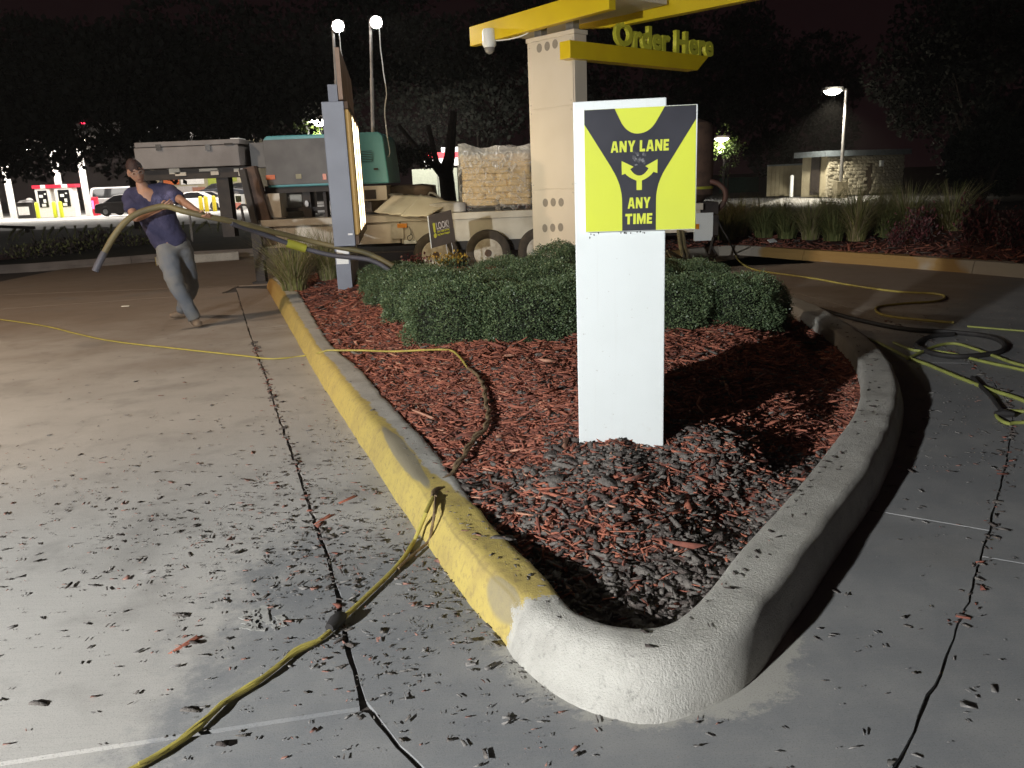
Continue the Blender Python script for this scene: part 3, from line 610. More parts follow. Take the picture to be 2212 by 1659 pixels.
for (x, y), z in zip(qs, kzs):
    if z == 0: flake(x, y, 0.006, random.choice([0, 1, 2, 3, 4]), 'dark bark flake lying loose on the concrete lane left of the yellow kerb', 'bark flakes on the left lane', random.uniform(.25, .5))
for i in range(26):
    x, y = random.uniform(0.3, 3.4), random.uniform(1.45, 5.0)
    if -float(sdk(np.array([x]), np.array([y]))[0]) > 0.3: flake(x, y, 0.006, random.choice([1, 2, 3, 4]), 'dark bark flake lying loose on the grey gutter right of the kerb', 'bark flakes on the right gutter', random.uniform(.5, .8))
for vx, vy, kd, lab in [(85, 1521, 0, 'large dark bark flake alone on pale concrete at lower left'), (412, 1535, 0, 'large dark bark flake left of the cord near the lower joint'),
                        (392, 1330, 0, 'broad grey bark flake on pale concrete left of the scratched letters'), (150, 1270, 3, 'twisted dark bark flake on pale lane below the sparse litter'),
                        (480, 1612, 2, 'small dark bark flake between cord and lower left joint'), (420, 1392, 2, 'black bark flake on pale lane left of scratched letters')]:
    x, y = px(vx, vy); flake(x, y, 0.008, kd, lab, None, .65, 0.2)
for vx, vy, lab in [(405, 1396 - 5, 'red splinter of mulch beside a dark flake on the lane'), (755, 1078, 'long red mulch chip beside the lane joint near the kerb'), (700, 1122, 'red mulch chip right across the lane joint')]:
    x, y = px(vx, vy); flake(x, y, 0.006, 5, lab, None, 1.0, 0.1, 'mulch chip', 'mulch_chip')
x, y = px(1085, 1163, .15); flake(x, y, 0.158, 0, 'large brown bark flake lying on top of the yellow kerb', None, 1.1, 0.25)
for i in range(70):
    j = random.randint(iN + 12, iF); t = random.uniform(0.5, 0.92); p = BP[j] + (inn[j] - BP[j]) * t
    flake(p.x, p.y, 0.156, random.choice([1, 2, 3, 4]), 'dark bark flake lying on top of the grey right hand kerb', 'bark flakes on the grey kerb', random.uniform(.22, .5))
# dark bark nuggets heaped at the foot of the sign
for i in range(60):
    x = random.gauss(0.48, 0.26); y = random.gauss(3.16, 0.10)
    flake(x, y, hz1(x, y) + 0.012, random.choice([0, 1, 4]), 'dark bark nugget heaped at the foot of the white sign', 'bark nuggets at the sign foot', random.uniform(.6, 1.0), cat='bark nugget', name='bark_nugget')
# sprinkler head set in the soil of the nose
c = G(1525 / 1.1573, 1447 / 1.1573, 0.06); sp = thing('sprinkler_head', (c.x, c.y, hz1(c.x, c.y)), 'small grey pop-up sprinkler head sunk in the soil inside the kerb nose', 'sprinkler')
b = MB(); b.lathe((0, 0, 0), [(0.026, -0.02), (0.026, 0.014), (0.022, 0.018), (0.013, 0.018), (0.012, 0.014)], 18); b.build('body', MT['bark'], sp, world=False)
b = MB(); b.lathe((0, 0, 0), [(0.010, 0.0), (0.010, 0.022), (0.006, 0.024)], 12); b.build('nozzle', MT['scuff'], sp, world=False)

# ------------------------------------------------------------------ white lane sign
def onplane(x, y, o, n):
    d = ray(x, y); o = Vector(o); n = Vector(n); return CAM + d * ((o - CAM).dot(n) / d.dot(n))
def H2(v): v = Vector(v); v.z = 0; return v.normalized()
pa = G(1251, 966, .22); pb = G(1433, 967, .22); ex = H2(pb - pa); ey = Vector((-ex.y, ex.x, 0)); EZ = Vector((0, 0, 1))
w_ = (pb - pa).length; ztop = onplane(1341, 215, pa, ey).z
sg = thing('lane_sign', (pa + pb) / 2 - Vector((0, 0, .1)), 'tall white sign pedestal carrying a yellow and charcoal ANY LANE ANY TIME board', 'sign')
b = MB(); b.frame(pa - EZ * 0.14, ex * w_, ey * 0.38, EZ * (ztop - 0.08)); b.build('pedestal', MT['pedestal'], sg, bevel=0.004)
b = MB(); b.frame(pa - EZ * 0.14 + ex * 0.006 + ey * 0.3805, ex * (w_ - 0.012), ey * 0.004, EZ * (ztop - 0.085)); b.build('back_cover', MT['greypanel'], sg)
pn = -ey; po = pa + pn * 0.028
c_bl = onplane(1265, 500, po, ey); c_br = onplane(1504, 497, po, ey); c_tl = onplane(1260, 237, po, ey); c_tr = onplane(1506, 225, po, ey)
PW = ((c_br - c_bl).dot(ex) + (c_tr - c_tl).dot(ex)) / 2; zb = (c_bl.z + c_br.z) / 2; zt = (c_tl.z + c_tr.z) / 2; PH = zt - zb
p0 = po + ex * (((c_bl - po).dot(ex) + (c_tl - po).dot(ex)) / 2); p0.z = zb
b = MB(); b.frame(p0 + pn * 0.0, ex * PW, ey * 0.0275, EZ * PH); board = b.build('board', MT['white'], sg, bevel=0.002)
def SP(u, v, k): return p0 + ex * (u * PW) + EZ * ((1 - v) * PH) + pn * k
b = MB(); b.prism([SP(.004, .004, .0006), SP(.004, .996, .0006), SP(.996, .996, .0006), SP(.985, .004, .0006)], pn * 0.0008); b.build('yellow_face', MT['signyellow'], board)
def arc_pts(p, c, q, n=8): return [((1 - t) ** 2 * p[0] + 2 * t * (1 - t) * c[0] + t * t * q[0], (1 - t) ** 2 * p[1] + 2 * t * (1 - t) * c[1] + t * t * q[1]) for t in [i / n for i in range(n + 1)]]
road = [(.005, .005), (.005, .118)] + [(.235, .46)] + arc_pts((.25, .485), (.34, .62), (.338, .76)) + [(.338, .996), (.642, .996)] + arc_pts((.642, .74), (.645, .62), (.715, .51)) + [(.985, .115), (.985, .005), (.715, .005)] + arc_pts((.64, .12), (.585, .205), (.485, .208)) + arc_pts((.475, .208), (.39, .205), (.335, .12)) + [(.275, .005)]
b = MB(); b.prism([SP(u, v, .0018) for u, v in road], pn * 0.0008); b.build('road_shape', MT['signdark'], board)
GLYPH = {'A': [(0, 0), (.29, 0), (.34, .19), (.5, .19), (.5, .40), (.40, .40), (.5, .76), (.60, .40), (.5, .40), (.5, .19), (.66, .19), (.71, 0), (1, 0), (.71, 1), (.29, 1)],
         'N': [(0, 0), (.29, 0), (.29, .50), (.68, 0), (1, 0), (1, 1), (.71, 1), (.71, .50), (.32, 1), (0, 1)], 'Y': [(.34, 0), (.66, 0), (.66, .40), (1, 1), (.67, 1), (.5, .64), (.33, 1), (0, 1), (.34, .40)],
         'L': [(0, 0), (1, 0), (1, .24), (.42, .24), (.42, 1), (0, 1)], 'E': [(0, 0), (1, 0), (1, .23), (.42, .23), (.42, .39), (.92, .39), (.92, .61), (.42, .61), (.42, .77), (1, .77), (1, 1), (0, 1)],
         'T': [(.32, 0), (.68, 0), (.68, .76), (1, .76), (1, 1), (0, 1), (0, .76), (.32, .76)], 'I': [(0, 0), (1, 0), (1, 1), (0, 1)],
         'M': [(0, 0), (.24, 0), (.24, .56), (.42, 0), (.58, 0), (.76, .56), (.76, 0), (1, 0), (1, 1), (.70, 1), (.5, .42), (.30, 1), (0, 1)]}
GW = {'A': .80, 'N': .74, 'Y': .78, 'L': .56, 'E': .56, 'T': .72, 'I': .27, 'M': .92, ' ': .24}
for body, u0, u1, v0, v1, sp_ in [('ANY LANE', .238, .752, .262, .352, 0.93), ('ANY', .388, .592, .722, .812, 0.93), ('TIME', .365, .608, .855, .942, 0.9)]:
    adv = sum(GW[c] for c in body) + .11 * (len(body) - 1); x_ = 0.0; b = MB()
    for c in body:
        if c != ' ':
            b.prism([SP(u0 + (x_ + gx * GW[c] + .03 * gy) / adv * (u1 - u0), v1 - gy * (v1 - v0), .0027) for gx, gy in GLYPH[c]], pn * 0.0008)
        x_ += GW[c] + .11
    b.build('lettering', MT['signyellow'], board)
b = MB()
ar = [(.468, .662), (.468, .585)] + arc_pts((.468, .585), (.40, .56), (.367, .525), 6) + [(.337, .535), (.335, .422), (.442, .472), (.412, .49)] + arc_pts((.412, .49), (.45, .545), (.492, .545), 6) + arc_pts((.495, .545), (.54, .545), (.575, .488), 6) + [(.546, .470), (.655, .418), (.653, .530), (.618, .518)] + arc_pts((.618, .52), (.58, .565), (.516, .585), 6) + [(.516, .662)]
b.prism([SP(u, v, .0027) for u, v in ar], pn * 0.0008); b.build('arrow', MT['signyellow'], board)
b = MB(); rs = random.Random(8)
for k in range(16):
    u = rs.uniform(.432, .545); v = rs.uniform(.36, .46) if u > .45 else rs.uniform(.345, .45); s_ = rs.uniform(.008, .022)
    b.prism([SP(u + s_ * math.cos(a) * rs.uniform(.5, 1), v + s_ * math.sin(a) * rs.uniform(.5, 1), .0028 + k * 0.00008) for a in [0, 1.1, 2.1, 3.2, 4.2, 5.3]], pn * 0.0002)
b.build('sticker_residue', MT['scuff'], board)
b = MB()
for k in range(14):
    u = rs.choice([rs.uniform(.02, .12), rs.uniform(.3, .5), rs.uniform(.5, .56)]); q = p0 + ex * (u * PW) + EZ * (-rs.uniform(.004, .03) if u < .13 else -rs.uniform(.004, .012)); q = q + ey * (0.0275)
    b.prism([q + ex * 0.004 * math.cos(a) * rs.uniform(.3, 1) + EZ * 0.006 * math.sin(a) * rs.uniform(.3, 1) for a in (0, 1.2, 2.5, 3.9, 5.1)], pn * 0.0006)
b.build('glue_residue', MT['black'], sg)

# ------------------------------------------------------------------ clipped boxwood shrubs
def leaf_cloud(name, n, fn, size, mats, asp=0.55, core=None, up=0.25):
    P, N = fn(n); n = len(P); a = rng.normal(0, 1, (n, 3)) * 0.75 + N + np.array([0, 0, up]); a /= np.linalg.norm(a, axis=1)[:, None]
    r = rng.normal(0, 1, (n, 3)); s = np.cross(a, r); s /= np.linalg.norm(s, axis=1)[:, None]
    nrm = np.cross(s, a); sz = size * rng.uniform(0.6, 1.4, n)[:, None]
    V = np.stack([P, P + a * sz * 0.5 + s * sz * asp * 0.5 + nrm * sz * 0.1, P + a * sz, P + a * sz * 0.5 - s * sz * asp * 0.5 + nrm * sz * 0.1], 1).reshape(-1, 3)
    F = np.arange(n * 4).reshape(-1, 4); mi = (rng.uniform(0, 1, n) < 0.35).astype(int) if len(mats) > 1 else np.zeros(n, int)
    if core is not None: pass
    return mesh_np(name, V, F, mats, mi)
def bush_fn(rx, rz, seed):
    def f(n):
        d = rng.normal(0, 1, (n * 2, 3)); d /= np.linalg.norm(d, axis=1)[:, None]; d = d[d[:, 2] > -0.25][:n]
        bmp = np.array([noise.noise(Vector(v * 2.4) + Vector((seed, 0, 0))) * 0.17 + noise.noise(Vector(v * 6.5) + Vector((0, seed, 0))) * 0.10 for v in d])
        sq = 1 / np.maximum(np.abs(d[:, 2]) ** 4 + (d[:, 0] ** 2 + d[:, 1] ** 2) ** 2, 1e-6) ** 0.25
        r = (sq * (1 + bmp)) * (1 - np.abs(rng.normal(0, 0.075, len(d)))) * np.where(rng.uniform(0, 1, len(d)) < 0.04, rng.uniform(1, 1.1, len(d)), 1)
        return d * r[:, None] * np.array([rx, rx, rz]), d * np.array([1, 1, rx / rz * .6])
    return f
def ico(name, rx, rz, mat, sub=3, seed=0, amp=0.12, flat=False):
    bm = bmesh.new(); bmesh.ops.create_icosphere(bm, subdivisions=sub, radius=1.0)
    for v in bm.verts:
        d = v.co.normalized(); k = 1 + noise.noise(d * 2.4 + Vector((seed, 0, 0))) * 0.17 + noise.noise(d * 6.5 + Vector((0, seed, 0))) * 0.09
        v.co = Vector((d.x * rx * k, d.y * rx * k, d.z * rz * k))
    me = bpy.data.meshes.new(name); bm.to_mesh(me); bm.free(); me.materials.append(mat); return me
BUSH = []
for k in range(3):
    root = thing('boxwood_shrub', (0, 0, 0), '', 'shrub', 'clipped boxwood shrubs on the island')
    link('foliage', leaf_cloud('foliage', 34000, bush_fn(0.47, 0.42, k * 7.3), 0.0155, [MT['box1'], MT['box2']], 0.6), root)
    link('dark_core', ico('dark_core', 0.41, 0.36, MT['boxcore'], 3, k * 7.3), root); BUSH.append(root)  # solid near-black core behind the leaves, painting the shade inside the shrub
bl = [(-0.36, 6.25, 1.0, 'front row boxwood clump nearest the yellow kerb, its left side clear'), (0.10, 6.12, .98, 'front row boxwood clump just left of the white sign pedestal'),
      (0.62, 6.30, 1.0, 'front row boxwood clump mostly hidden behind the white pedestal'), (1.18, 6.30, .95, 'front row boxwood clump just right of the white pedestal'),
      (1.72, 6.42, .95, 'rightmost front boxwood clump beside the dark shadow of the sign'), (2.0, 6.72, .78, 'low boxwood clump at the right hand kerb beyond the sign shadow'),
      (-0.66, 7.15, 1.0, 'boxwood clump second back along the yellow kerb side'), (-0.25, 7.3, .96, 'boxwood clump in the middle row behind the front left clump'),
      (0.42, 7.35, 1.02, 'boxwood clump in the middle row left of the pedestal top edge'), (1.15, 7.45, 1.0, 'boxwood clump in the middle row right of the pedestal'), (1.8, 7.9, .85, 'boxwood clump behind the right front clump near the lane'),
      (-0.98, 8.15, 1.0, 'boxwood clump third back on the yellow kerb side'), (-0.55, 8.3, 1.0, 'boxwood clump in front of the nearer trailer wheels'), (0.1, 8.45, 1.05, 'boxwood clump in front of the beige order column base'),
      (0.72, 8.6, 1.08, 'boxwood clump right below the foot of the beige order column'), (-1.22, 9.1, .98, 'rearmost left boxwood clump beside the menu board leg'), (-0.85, 9.3, .9, 'rear boxwood clump below the leaning LOOK sign'), (1.35, 9.0, .85, 'rear boxwood clump right of the order column')]
for i, (x, y, s_, lab) in enumerate(bl):
    o = BUSH[i % 3] if i < 3 else copy_tree(BUSH[i % 3])
    szz = {(-0.55, 8.3): .52, (0.1, 8.45): .72, (-0.85, 9.3): .36, (-0.98, 8.15): .74, (-1.22, 9.1): .66, (-0.25, 7.3): .85, (0.72, 8.6): .98}.get((x, y), .93); o.location = (x, y, hz1(x, y) - 0.02); o.rotation_euler.z = random.uniform(0, 6.28); o.scale = (s_, s_, s_ * szz); o['label'] = lab

# ------------------------------------------------------------------ extension cords on the ground
def cord(name, pts, r, mat, label, cat='cord', step=0.04, wig=0.006, parent=None, n=8):
    P = smooth_path(pts, step)
    for i, p in enumerate(P):
        p.x += wig * noise.noise(Vector((i * 0.21, 1, r))); p.y += wig * noise.noise(Vector((i * 0.17, 8, r)))
    b = MB(); b.tube(P, r, n); o = b.build(name, mat, parent)
    if label: tag(o, label, cat)
    return o
def gv(x, y, z): p = G(x, y, z); return p
far_c = [gv(-260, 655, .012), gv(-90, 680, .012)] + [gv(x, y, .012) for x, y in [(0, 690), (100, 705), (170, 722), (250, 738), (400, 755), (520, 768), (590, 775), (660, 768)]]
kx = [gv(690, 762, .15), gv(707, 757, .165), gv(735, 757, .168)]
mx_ = [(780, 757), (850, 759), (920, 756), (968, 756), (990, 768), (1010, 795), (1035, 815), (1047, 840), (1050, 870), (1056, 892), (1050, 925), (1022, 952), (1000, 990), (975, 1025), (953, 1050)]
def onbed(x, y, dz=0.035):
    z = 0.18
    for _ in range(8): p = G(x, y, z); z = hz1(p.x, p.y) + dz
    return G(x, y, z)
mid_c = [onbed(x, y) for x, y in mx_]
k2 = [gv(935, 1075, .166), gv(918, 1108, .150), gv(908, 1135, .075)]
near_c = [gv(x, y, .014) for x, y in [(897, 1165), (880, 1195), (858, 1222), (835, 1245), (805, 1275), (780, 1300), (752, 1325), (725, 1352), (690, 1382), (640, 1408), (600, 1440), (545, 1482), (480, 1520), (430, 1570), (370, 1612), (300, 1655), (210, 1700), (60, 1790), (-200, 1900), (-500, 1960)]]
lampbase = Vector((KEY.x, KEY.y, 0.012))
main_path = far_c + kx + mid_c + k2 + near_c + [Vector((-2.1, 0.4, .012)), Vector((-2.6, -0.1, .012)), lampbase + Vector((0.05, 0.1, 0.0))]
i_dirty = len(far_c) + len(kx) + 4
cr = thing('extension_cord', near_c[0], 'long yellow extension cord crossing the lane, kerb and mulch to lower left', 'cord')
cord('far_run', far_c + kx + mid_c[:6], 0.0075, MT['cord'], None, parent=cr)
cord('dirty_run', mid_c[5:] + k2[:1], 0.010, MT['cord_brown'], None, parent=cr)
cord('near_run', k2 + near_c + main_path[-3:], 0.0085, MT['cord'], None, parent=cr)
# the second strand is wrapped round the first
def twist(pts, r, amp, pitch):
    P = smooth_path(pts, 0.02); o = []; d = 0
    for i, p in enumerate(P):
        if i: d += (P[i] - P[i - 1]).length
        t = (P[min(i + 1, len(P) - 1)] - P[max(i - 1, 0)]).normalized(); s_ = Vector((-t.y, t.x, 0)).normalized(); a = d / pitch * 2 * PI
        o.append(p + s_ * amp * math.cos(a) + Vector((0, 0, 1)) * amp * (0.6 + 0.6 * math.sin(a)))
    return o
b = MB(); b.tube(twist(mid_c[6:] + k2[:1], .008, .012, .16), 0.0075, 7); b.build('second_strand', MT['cord_brown'], cr)
b = MB(); b.tube(twist(near_c[8:16], .008, .007, .2), 0.0055, 7); b.build('dark_strand', MT['cord'], cr)
sag = [k2[0] + Vector((0.01, 0, 0)), gv(938, 1110, .16), gv(932, 1145, .09), gv(925, 1170, .02), gv(890, 1200, .014), gv(860, 1228, .014)]
b = MB(); b.tube(smooth_path(sag, .02), 0.006, 7); b.build('slack_strand', MT['cord_brown'], cr)
c = near_c[7]; b = MB(); d_ = H2(near_c[8] - near_c[6]); b.tube([c - d_ * .05 + Vector((0, 0, .01)), c - d_ * .03 + Vector((0, 0, .014)), c + d_ * .0 + Vector((0, 0, .014)), c + d_ * .035 + Vector((0, 0, .012))], [.012, .022, .024, .016], 9); b.build('plug', MT['black'], cr)
# work light that lights the island, standing behind the photographer's left
wl = thing('work_light', (KEY.x, KEY.y, 0), 'tripod flood light throwing white light over the island from the left', 'work light')
hd = (KEY_AIM - KEY).normalized(); hb = KEY - hd * 0.05
b = MB(); sd = H2(Vector((hd.y, -hd.x, 0))); uu = sd.cross(hd); b.frame(hb - sd * .15 - uu * .11 - hd * .06, sd * .3, uu * .22, hd * .06); b.build('housing', MT['yellow'], wl)
b = MB(); b.frame(hb - sd * .135 - uu * .095 + hd * .001, sd * .27, uu * .19, hd * .004); b.build('lens', MT['bulb'], wl)
b = MB(); b.tube([Vector((KEY.x, KEY.y, .35)) - hd * .1, KEY - hd * .1 - Vector((0, 0, .1))], .016); b.build('pole', MT['black'], wl)
for k in range(3):
    a = 2.2 + k * 2.09; b = MB(); b.tube([Vector((KEY.x, KEY.y, .6)) - hd * .1, Vector((KEY.x + .45 * math.cos(a), KEY.y + .45 * math.sin(a), .012))], .012); b.build('leg', MT['black'], wl)
# cords and hose on the right
def gpts(l, z=.012): return [gv(x, y, z) for x, y in l]
cord('lime_cord', gpts([(2420, 850), (2212, 800), (2120, 780), (2060, 765), (2010, 758), (1975, 757), (1930, 740)]), .011, MT['cord_green'], 'lime cord nearest the round hose loop, running off to the right')
cord('lime_cord', gpts([(2420, 830), (2212, 790), (2150, 770), (2100, 752), (2060, 742), (2020, 748), (1960, 775)], .018), .011, MT['cord_green'], 'lime cord arching over the edge of the round hose loop')
cord('lime_cord', gpts([(2450, 1000), (2330, 920), (2212, 866), (2140, 842), (2070, 815), (2010, 790), (1960, 772), (1900, 742), (1830, 715)], .012), .012, MT['cord_green'], 'lime cord lowest on the right, leading back to the kerb')
cord('lime_cord', gpts([(2400, 905), (2212, 889), (2160, 889), (2155, 902), (2180, 916), (2212, 912), (2400, 940)]), .010, MT['cord_green'], 'short lime cord loop at the right edge beside a dark clip')
cord('lime_cord', gpts([(2420, 730), (2212, 715), (2150, 710), (2090, 705)]), .008, MT['cord_green'], 'thin lime cord far right beyond the round hose loop')
cord('yellow_cord', gpts([(1588, 548), (1595, 562), (1612, 575), (1640, 585), (1690, 592), (1760, 602), (1850, 618), (1940, 630), (2015, 634), (2040, 640), (2025, 650), (1960, 655), (1900, 662), (1893, 672), (1915, 682), (1980, 690), (2060, 697)]), .012, MT['cord'], 'yellow cord looping over the far right lane from the kerb corner')
cord('air_hose', gpts([(1700, 652), (1760, 665), (1850, 690), (1950, 710), (2050, 717), (2130, 726), (2168, 742), (2160, 760), (2110, 768), (2060, 770), (2010, 762), (1980, 745), (2010, 727), (2060, 722)], .022), .020, MT['black'], 'black rubber air hose lying in a round loop on the right lane', 'hose')
cord('air_hose', gpts([(2100, 815), (2130, 845), (2150, 868), (2163, 888)], .014), .013, MT['black'], 'short black hose end lying across the lime cords at right', 'hose')
b = MB(); c = G(2165, 893, .02); b.tube([c + Vector((-.04, 0, 0)), c, c + Vector((.05, -.03, 0))], [.015, .028, .014], 8); tag(b.build('hose_clip', MT['black']), 'dark hose clip lying inside the short lime cord loop', 'clip')

# ------------------------------------------------------------------ order column and canopy
LD = Vector((-0.66, 0.75, 0)).normalized(); RD = Vector((0.75, 0.66, 0)).normalized(); NL = -RD; NRt = -LD
tc = Vector((0.88, 10.0, 0)); tw = thing('order_column', (tc.x, tc.y, 0.25), 'beige order column carrying yellow canopy beams over the boxwood', 'order column')
zt = D(1240, 72, 10.0).z; zb = 0.2
LW = 0.80; RW = 0.21
b = MB(); b.frame(Vector((tc.x, tc.y, zb)), RD * RW, LD * LW, EZ * (zt - zb)); b.build('body', MT['beige'], tw, bevel=0.006)
seams = [zb + .02, onplane(1145, 410, tc, NL).z, onplane(1139, 240, tc, NL).z, zt - 0.02]
for z0, z1 in zip(seams[:-1], seams[1:]):
    b = MB(); o_ = tc + NL * 0.003 + LD * 0.02; b.frame(Vector((o_.x, o_.y, z0 + .006)), LD * (LW - .045), RD * -0.006, EZ * (z1 - z0 - .012)); pnl = b.build('panel', MT['beige'], tw, bevel=0.003)
    for s0 in (0.05, LW - .055):
        for zz in (z0 + .05, z1 - .05):
            b = MB(); q = tc + NL * 0.010 + LD * s0; b.frame(Vector((q.x, q.y, zz)), LD * .012, RD * -.004, EZ * .012); b.build('screw', MT['metal'], pnl)
for row in ([(1165, 104), (1182, 100), (1199, 95)], [(1178, 438), (1195, 437), (1212, 437)], [(1177, 493), (1194, 492), (1211, 491)]):
    for vx, vy in row:
        c = onplane(vx, vy, tc + NL * 0.0095, NL); b = MB(); b.prism([c + LD * .046 * math.cos(a) + EZ * .052 * math.sin(a) for a in [i * PI / 10 for i in range(20)]], NL * 0.002); b.build('vent', MT['beige_dark'], tw)
b = MB(); q = Vector((tc.x, tc.y, zt)) - LD * .012 - RD * .012; b.frame(q, RD * (RW + .024), LD * (LW + .024), EZ * .05); b.build('cap', MT['beige'], tw, bevel=0.004)
for s0 in (0.06, 0.60):
    b = MB(); q = Vector((tc.x, tc.y, zt + .05)) + LD * s0 + RD * .05; b.frame(q, RD * .1, LD * .12, EZ * .2); b.build('support_post', MT['metal'], tw)
bo = D(1258, 35, 9.6); bdir = H2(D(1020, 98, 11.3) - bo); bz = bo.z
bs = bo - bdir * 0.42
L1 = (D(1016, 98, 11.34) - bs).dot(bdir)
cpy = thing('canopy', (bs.x, bs.y, bz), 'flat yellow canopy fascia beam slanting across the top of the order column', 'canopy')
bn = Vector((bdir.y, -bdir.x, 0));  bn = bn if bn.dot(Vector((1, 0, 0))) > 0 else -bn
b = MB(); b.frame(Vector((bs.x, bs.y, bz)), bdir * L1, bn * 0.10, EZ * 0.235); b.build('fascia', MT['yellow'], cpy, bevel=0.004)
b = MB(); b.frame(Vector((bs.x, bs.y, bz + .15)) + bn * .10 + bdir * .08, bdir * (L1 - .1), bn * .9, EZ * 0.05); b.build('soffit', MT['beige'], cpy)
b2a = D(1243, 66, 11.0); b2b = D(1618, 0, 9.3); d2 = H2(b2b - b2a); z2 = (b2a.z + b2b.z) / 2; n2 = Vector((d2.y, -d2.x, 0)); n2 = -n2 if n2.y < 0 else n2
bm2 = thing('canopy_beam', b2a, 'long yellow canopy beam with pale top trim reaching forward to the right', 'canopy beam')
def B2(s, z): q = Vector((b2a.x, b2a.y, z)) + d2 * s; return q
b = MB(); b.prism([B2(0, z2 + .05), B2(.55, z2 - .02), B2(4.2, z2 - .02), B2(4.2, z2 + .28), B2(0, z2 + .19)][::1], n2 * .12); b.build('beam', MT['yellow'], bm2)
b = MB(); b.prism([B2(0, z2 + .192), B2(4.2, z2 + .282), B2(4.2, z2 + .35), B2(0, z2 + .23)], n2 * .10); b.build('trim', MT['card'], bm2)
A0 = D(1232, 125, 9.82); A1 = D(1497, 139, 11.5); A1t = D(1545, 108, 11.55); ad = RD; La = (A1 - A0).dot(ad); Lt = (A1t - A0).dot(ad); za0 = A0.z; za1 = D(1232, 86, 9.82).z
ah = thing('order_arm', A0, 'yellow cantilever arm with raised ORDER HERE lettering on the column', 'sign')
b = MB(); b.prism([A0, A0 + ad * La, A0 + ad * (Lt - .01) + EZ * (za1 - za0), A0 + EZ * (za1 - za0)], LD * 0.17); b.build('arm', MT['yellow'], ah, bevel=0.005)
t0 = onplane(1323, 96, A0 + LD * .06, NRt); t1 = onplane(1534, 106, A0 + LD * .06, NRt); hgt = onplane(1345, 49, A0 + LD * .06, NRt).z - za1
pt = Vector((t0.x, t0.y, za1 - .002)); place_text('lettering', 'Order Here', ah, MT['letter'], pt, ad, EZ, (t1 - t0).dot(ad), hgt, offset=0.034, extrude=0.028, spacing=1.02)
cc = D(1057, 92, 10.95); sc = thing('security_camera', cc, 'white dome security camera hanging below the left end of canopy', 'camera')
b = MB(); b.lathe(cc, [(.075, .16), (.085, .14), (.09, 0.02), (.088, -.03), (.07, -.06)], 18); b.build('housing', MT['white'], sc)
b = MB(); b.lathe(cc, [(.068, -.055), (.066, -.085), (.052, -.115), (.025, -.135), (.004, -.14)], 16); b.build('dome', M('dome glass', (.25, .24, .23), None, .12), sc)
b = MB(); b.tube(smooth_path([cc + Vector((.06, 0, .02)), D(1090, 86, 10.8), D(1120, 80, 10.6), D(1142, 70, 10.5), D(1150, 62, 10.5)], .05), .008, 6); b.build('cable', MT['white'], sc)

# ------------------------------------------------------------------ menu board
mf = D(742, 218, 8.8); mF = Vector((mf.x, 8.8, 0)); mL = Vector((D(693, 218, 8.8).x, 8.8, 0)); mB = D(768, 272, 11.8); md = Vector((mB.x - mF.x, 3.0, 0)); mdn = md.normalized(); mn = Vector((mdn.y, -mdn.x, 0))
mz1 = mf.z; mz0 = 0.77; ml = md.length
mb_ = thing('menu_board', (mF.x - .1, 9.6, hz1(-1.8, 9.6)), 'tall blue grey menu board seen end on with its lit face to the right', 'menu board')
b = MB(); b.prism([(mL.x, mL.y, mz0), (mF.x, mF.y, mz0), (mF.x + md.x, mF.y + md.y, mz0), (mL.x + md.x, mL.y + md.y, mz0)], (0, 0, mz1 - mz0)); b.build('cabinet', MT['menugrey'], mb_, bevel=0.008)
nst = 4; sl = ml / nst
for k in range(nst):
    q = mF + mdn * (sl * k + .05) + mn * 0.004
    b = MB(); b.frame(Vector((q.x, q.y, mz0 + .12)), mdn * (sl - .17), mn * 0.03, EZ * (mz1 - mz0 - .2)); b.build('lit_panel', MT['menudim'] if k == 0 else MT['menulit'], mb_)
    q = mF + mdn * (sl * (k + 1) - .12) + mn * 0.004; b = MB(); b.frame(Vector((q.x, q.y, mz0 + .02)), mdn * .15, mn * 0.038, EZ * (mz1 - mz0 - .03)); b.build('panel_frame', MT['menubrown'], mb_)
b = MB(); q = mF + mn * .004; b.frame(Vector((q.x, q.y, mz0 + .02)), mdn * (ml - .05), mn * .036, EZ * .09); b.build('bottom_rail', MT['menubrown'], mb_)
b = MB(); q = mF + mn * .004 ; b.frame(Vector((q.x, q.y, mz1 - .075)), mdn * (ml - .05), mn * .036, EZ * .07); b.build('top_rail', MT['menubrown'], mb_)
def MTp(s, z): q = mF + mdn * s - mn * .05; return (q.x, q.y, z)
b = MB(); b.prism([MTp(.05, mz1 + .02), MTp(ml, mz1 + .02), MTp(ml, 2.74)] + [MTp(ml - .25 + .25 * math.cos(a), 2.56 + .25 * math.sin(a)) for a in (.8, 1.1, 1.4)] + [MTp(.25, 2.81), MTp(.05, 2.79)], mn * .045); b.build('topper', MT['topper'], mb_)
b = MB(); q = mF - mn * .17 + mdn * .3; b.frame(Vector((q.x, q.y, mz1 - .002)), mdn * 1.4, mn * .1, EZ * .2); b.build('topper_bracket', MT['menugrey'], mb_)
lz = hz1(-1.75, 9.5); b = MB(); b.frame(Vector((D(724, 555, 9.4).x, 9.4, lz - .12)), Vector((.17, 0, 0)), Vector((-.2, 1.6, 0)), EZ * (mz0 - lz + .118)); b.build('leg', MT['menugrey'], mb_)
for vy in (541, 563):
    b = MB(); q = D(740, vy, 9.395); b.frame(Vector((q.x - .07, 9.393, q.z - .04)), Vector((.14, 0, 0)), Vector((0, .005, 0)), EZ * .07); b.build('sticker', MT['white'], mb_)
b = MB(); q = D(758, 508, 8.797); b.frame(Vector((q.x - .03, 8.795, q.z)), Vector((.05, 0, 0)), Vector((0, .004, 0)), EZ * .02); b.build('label_plate', MT['metal'], mb_)
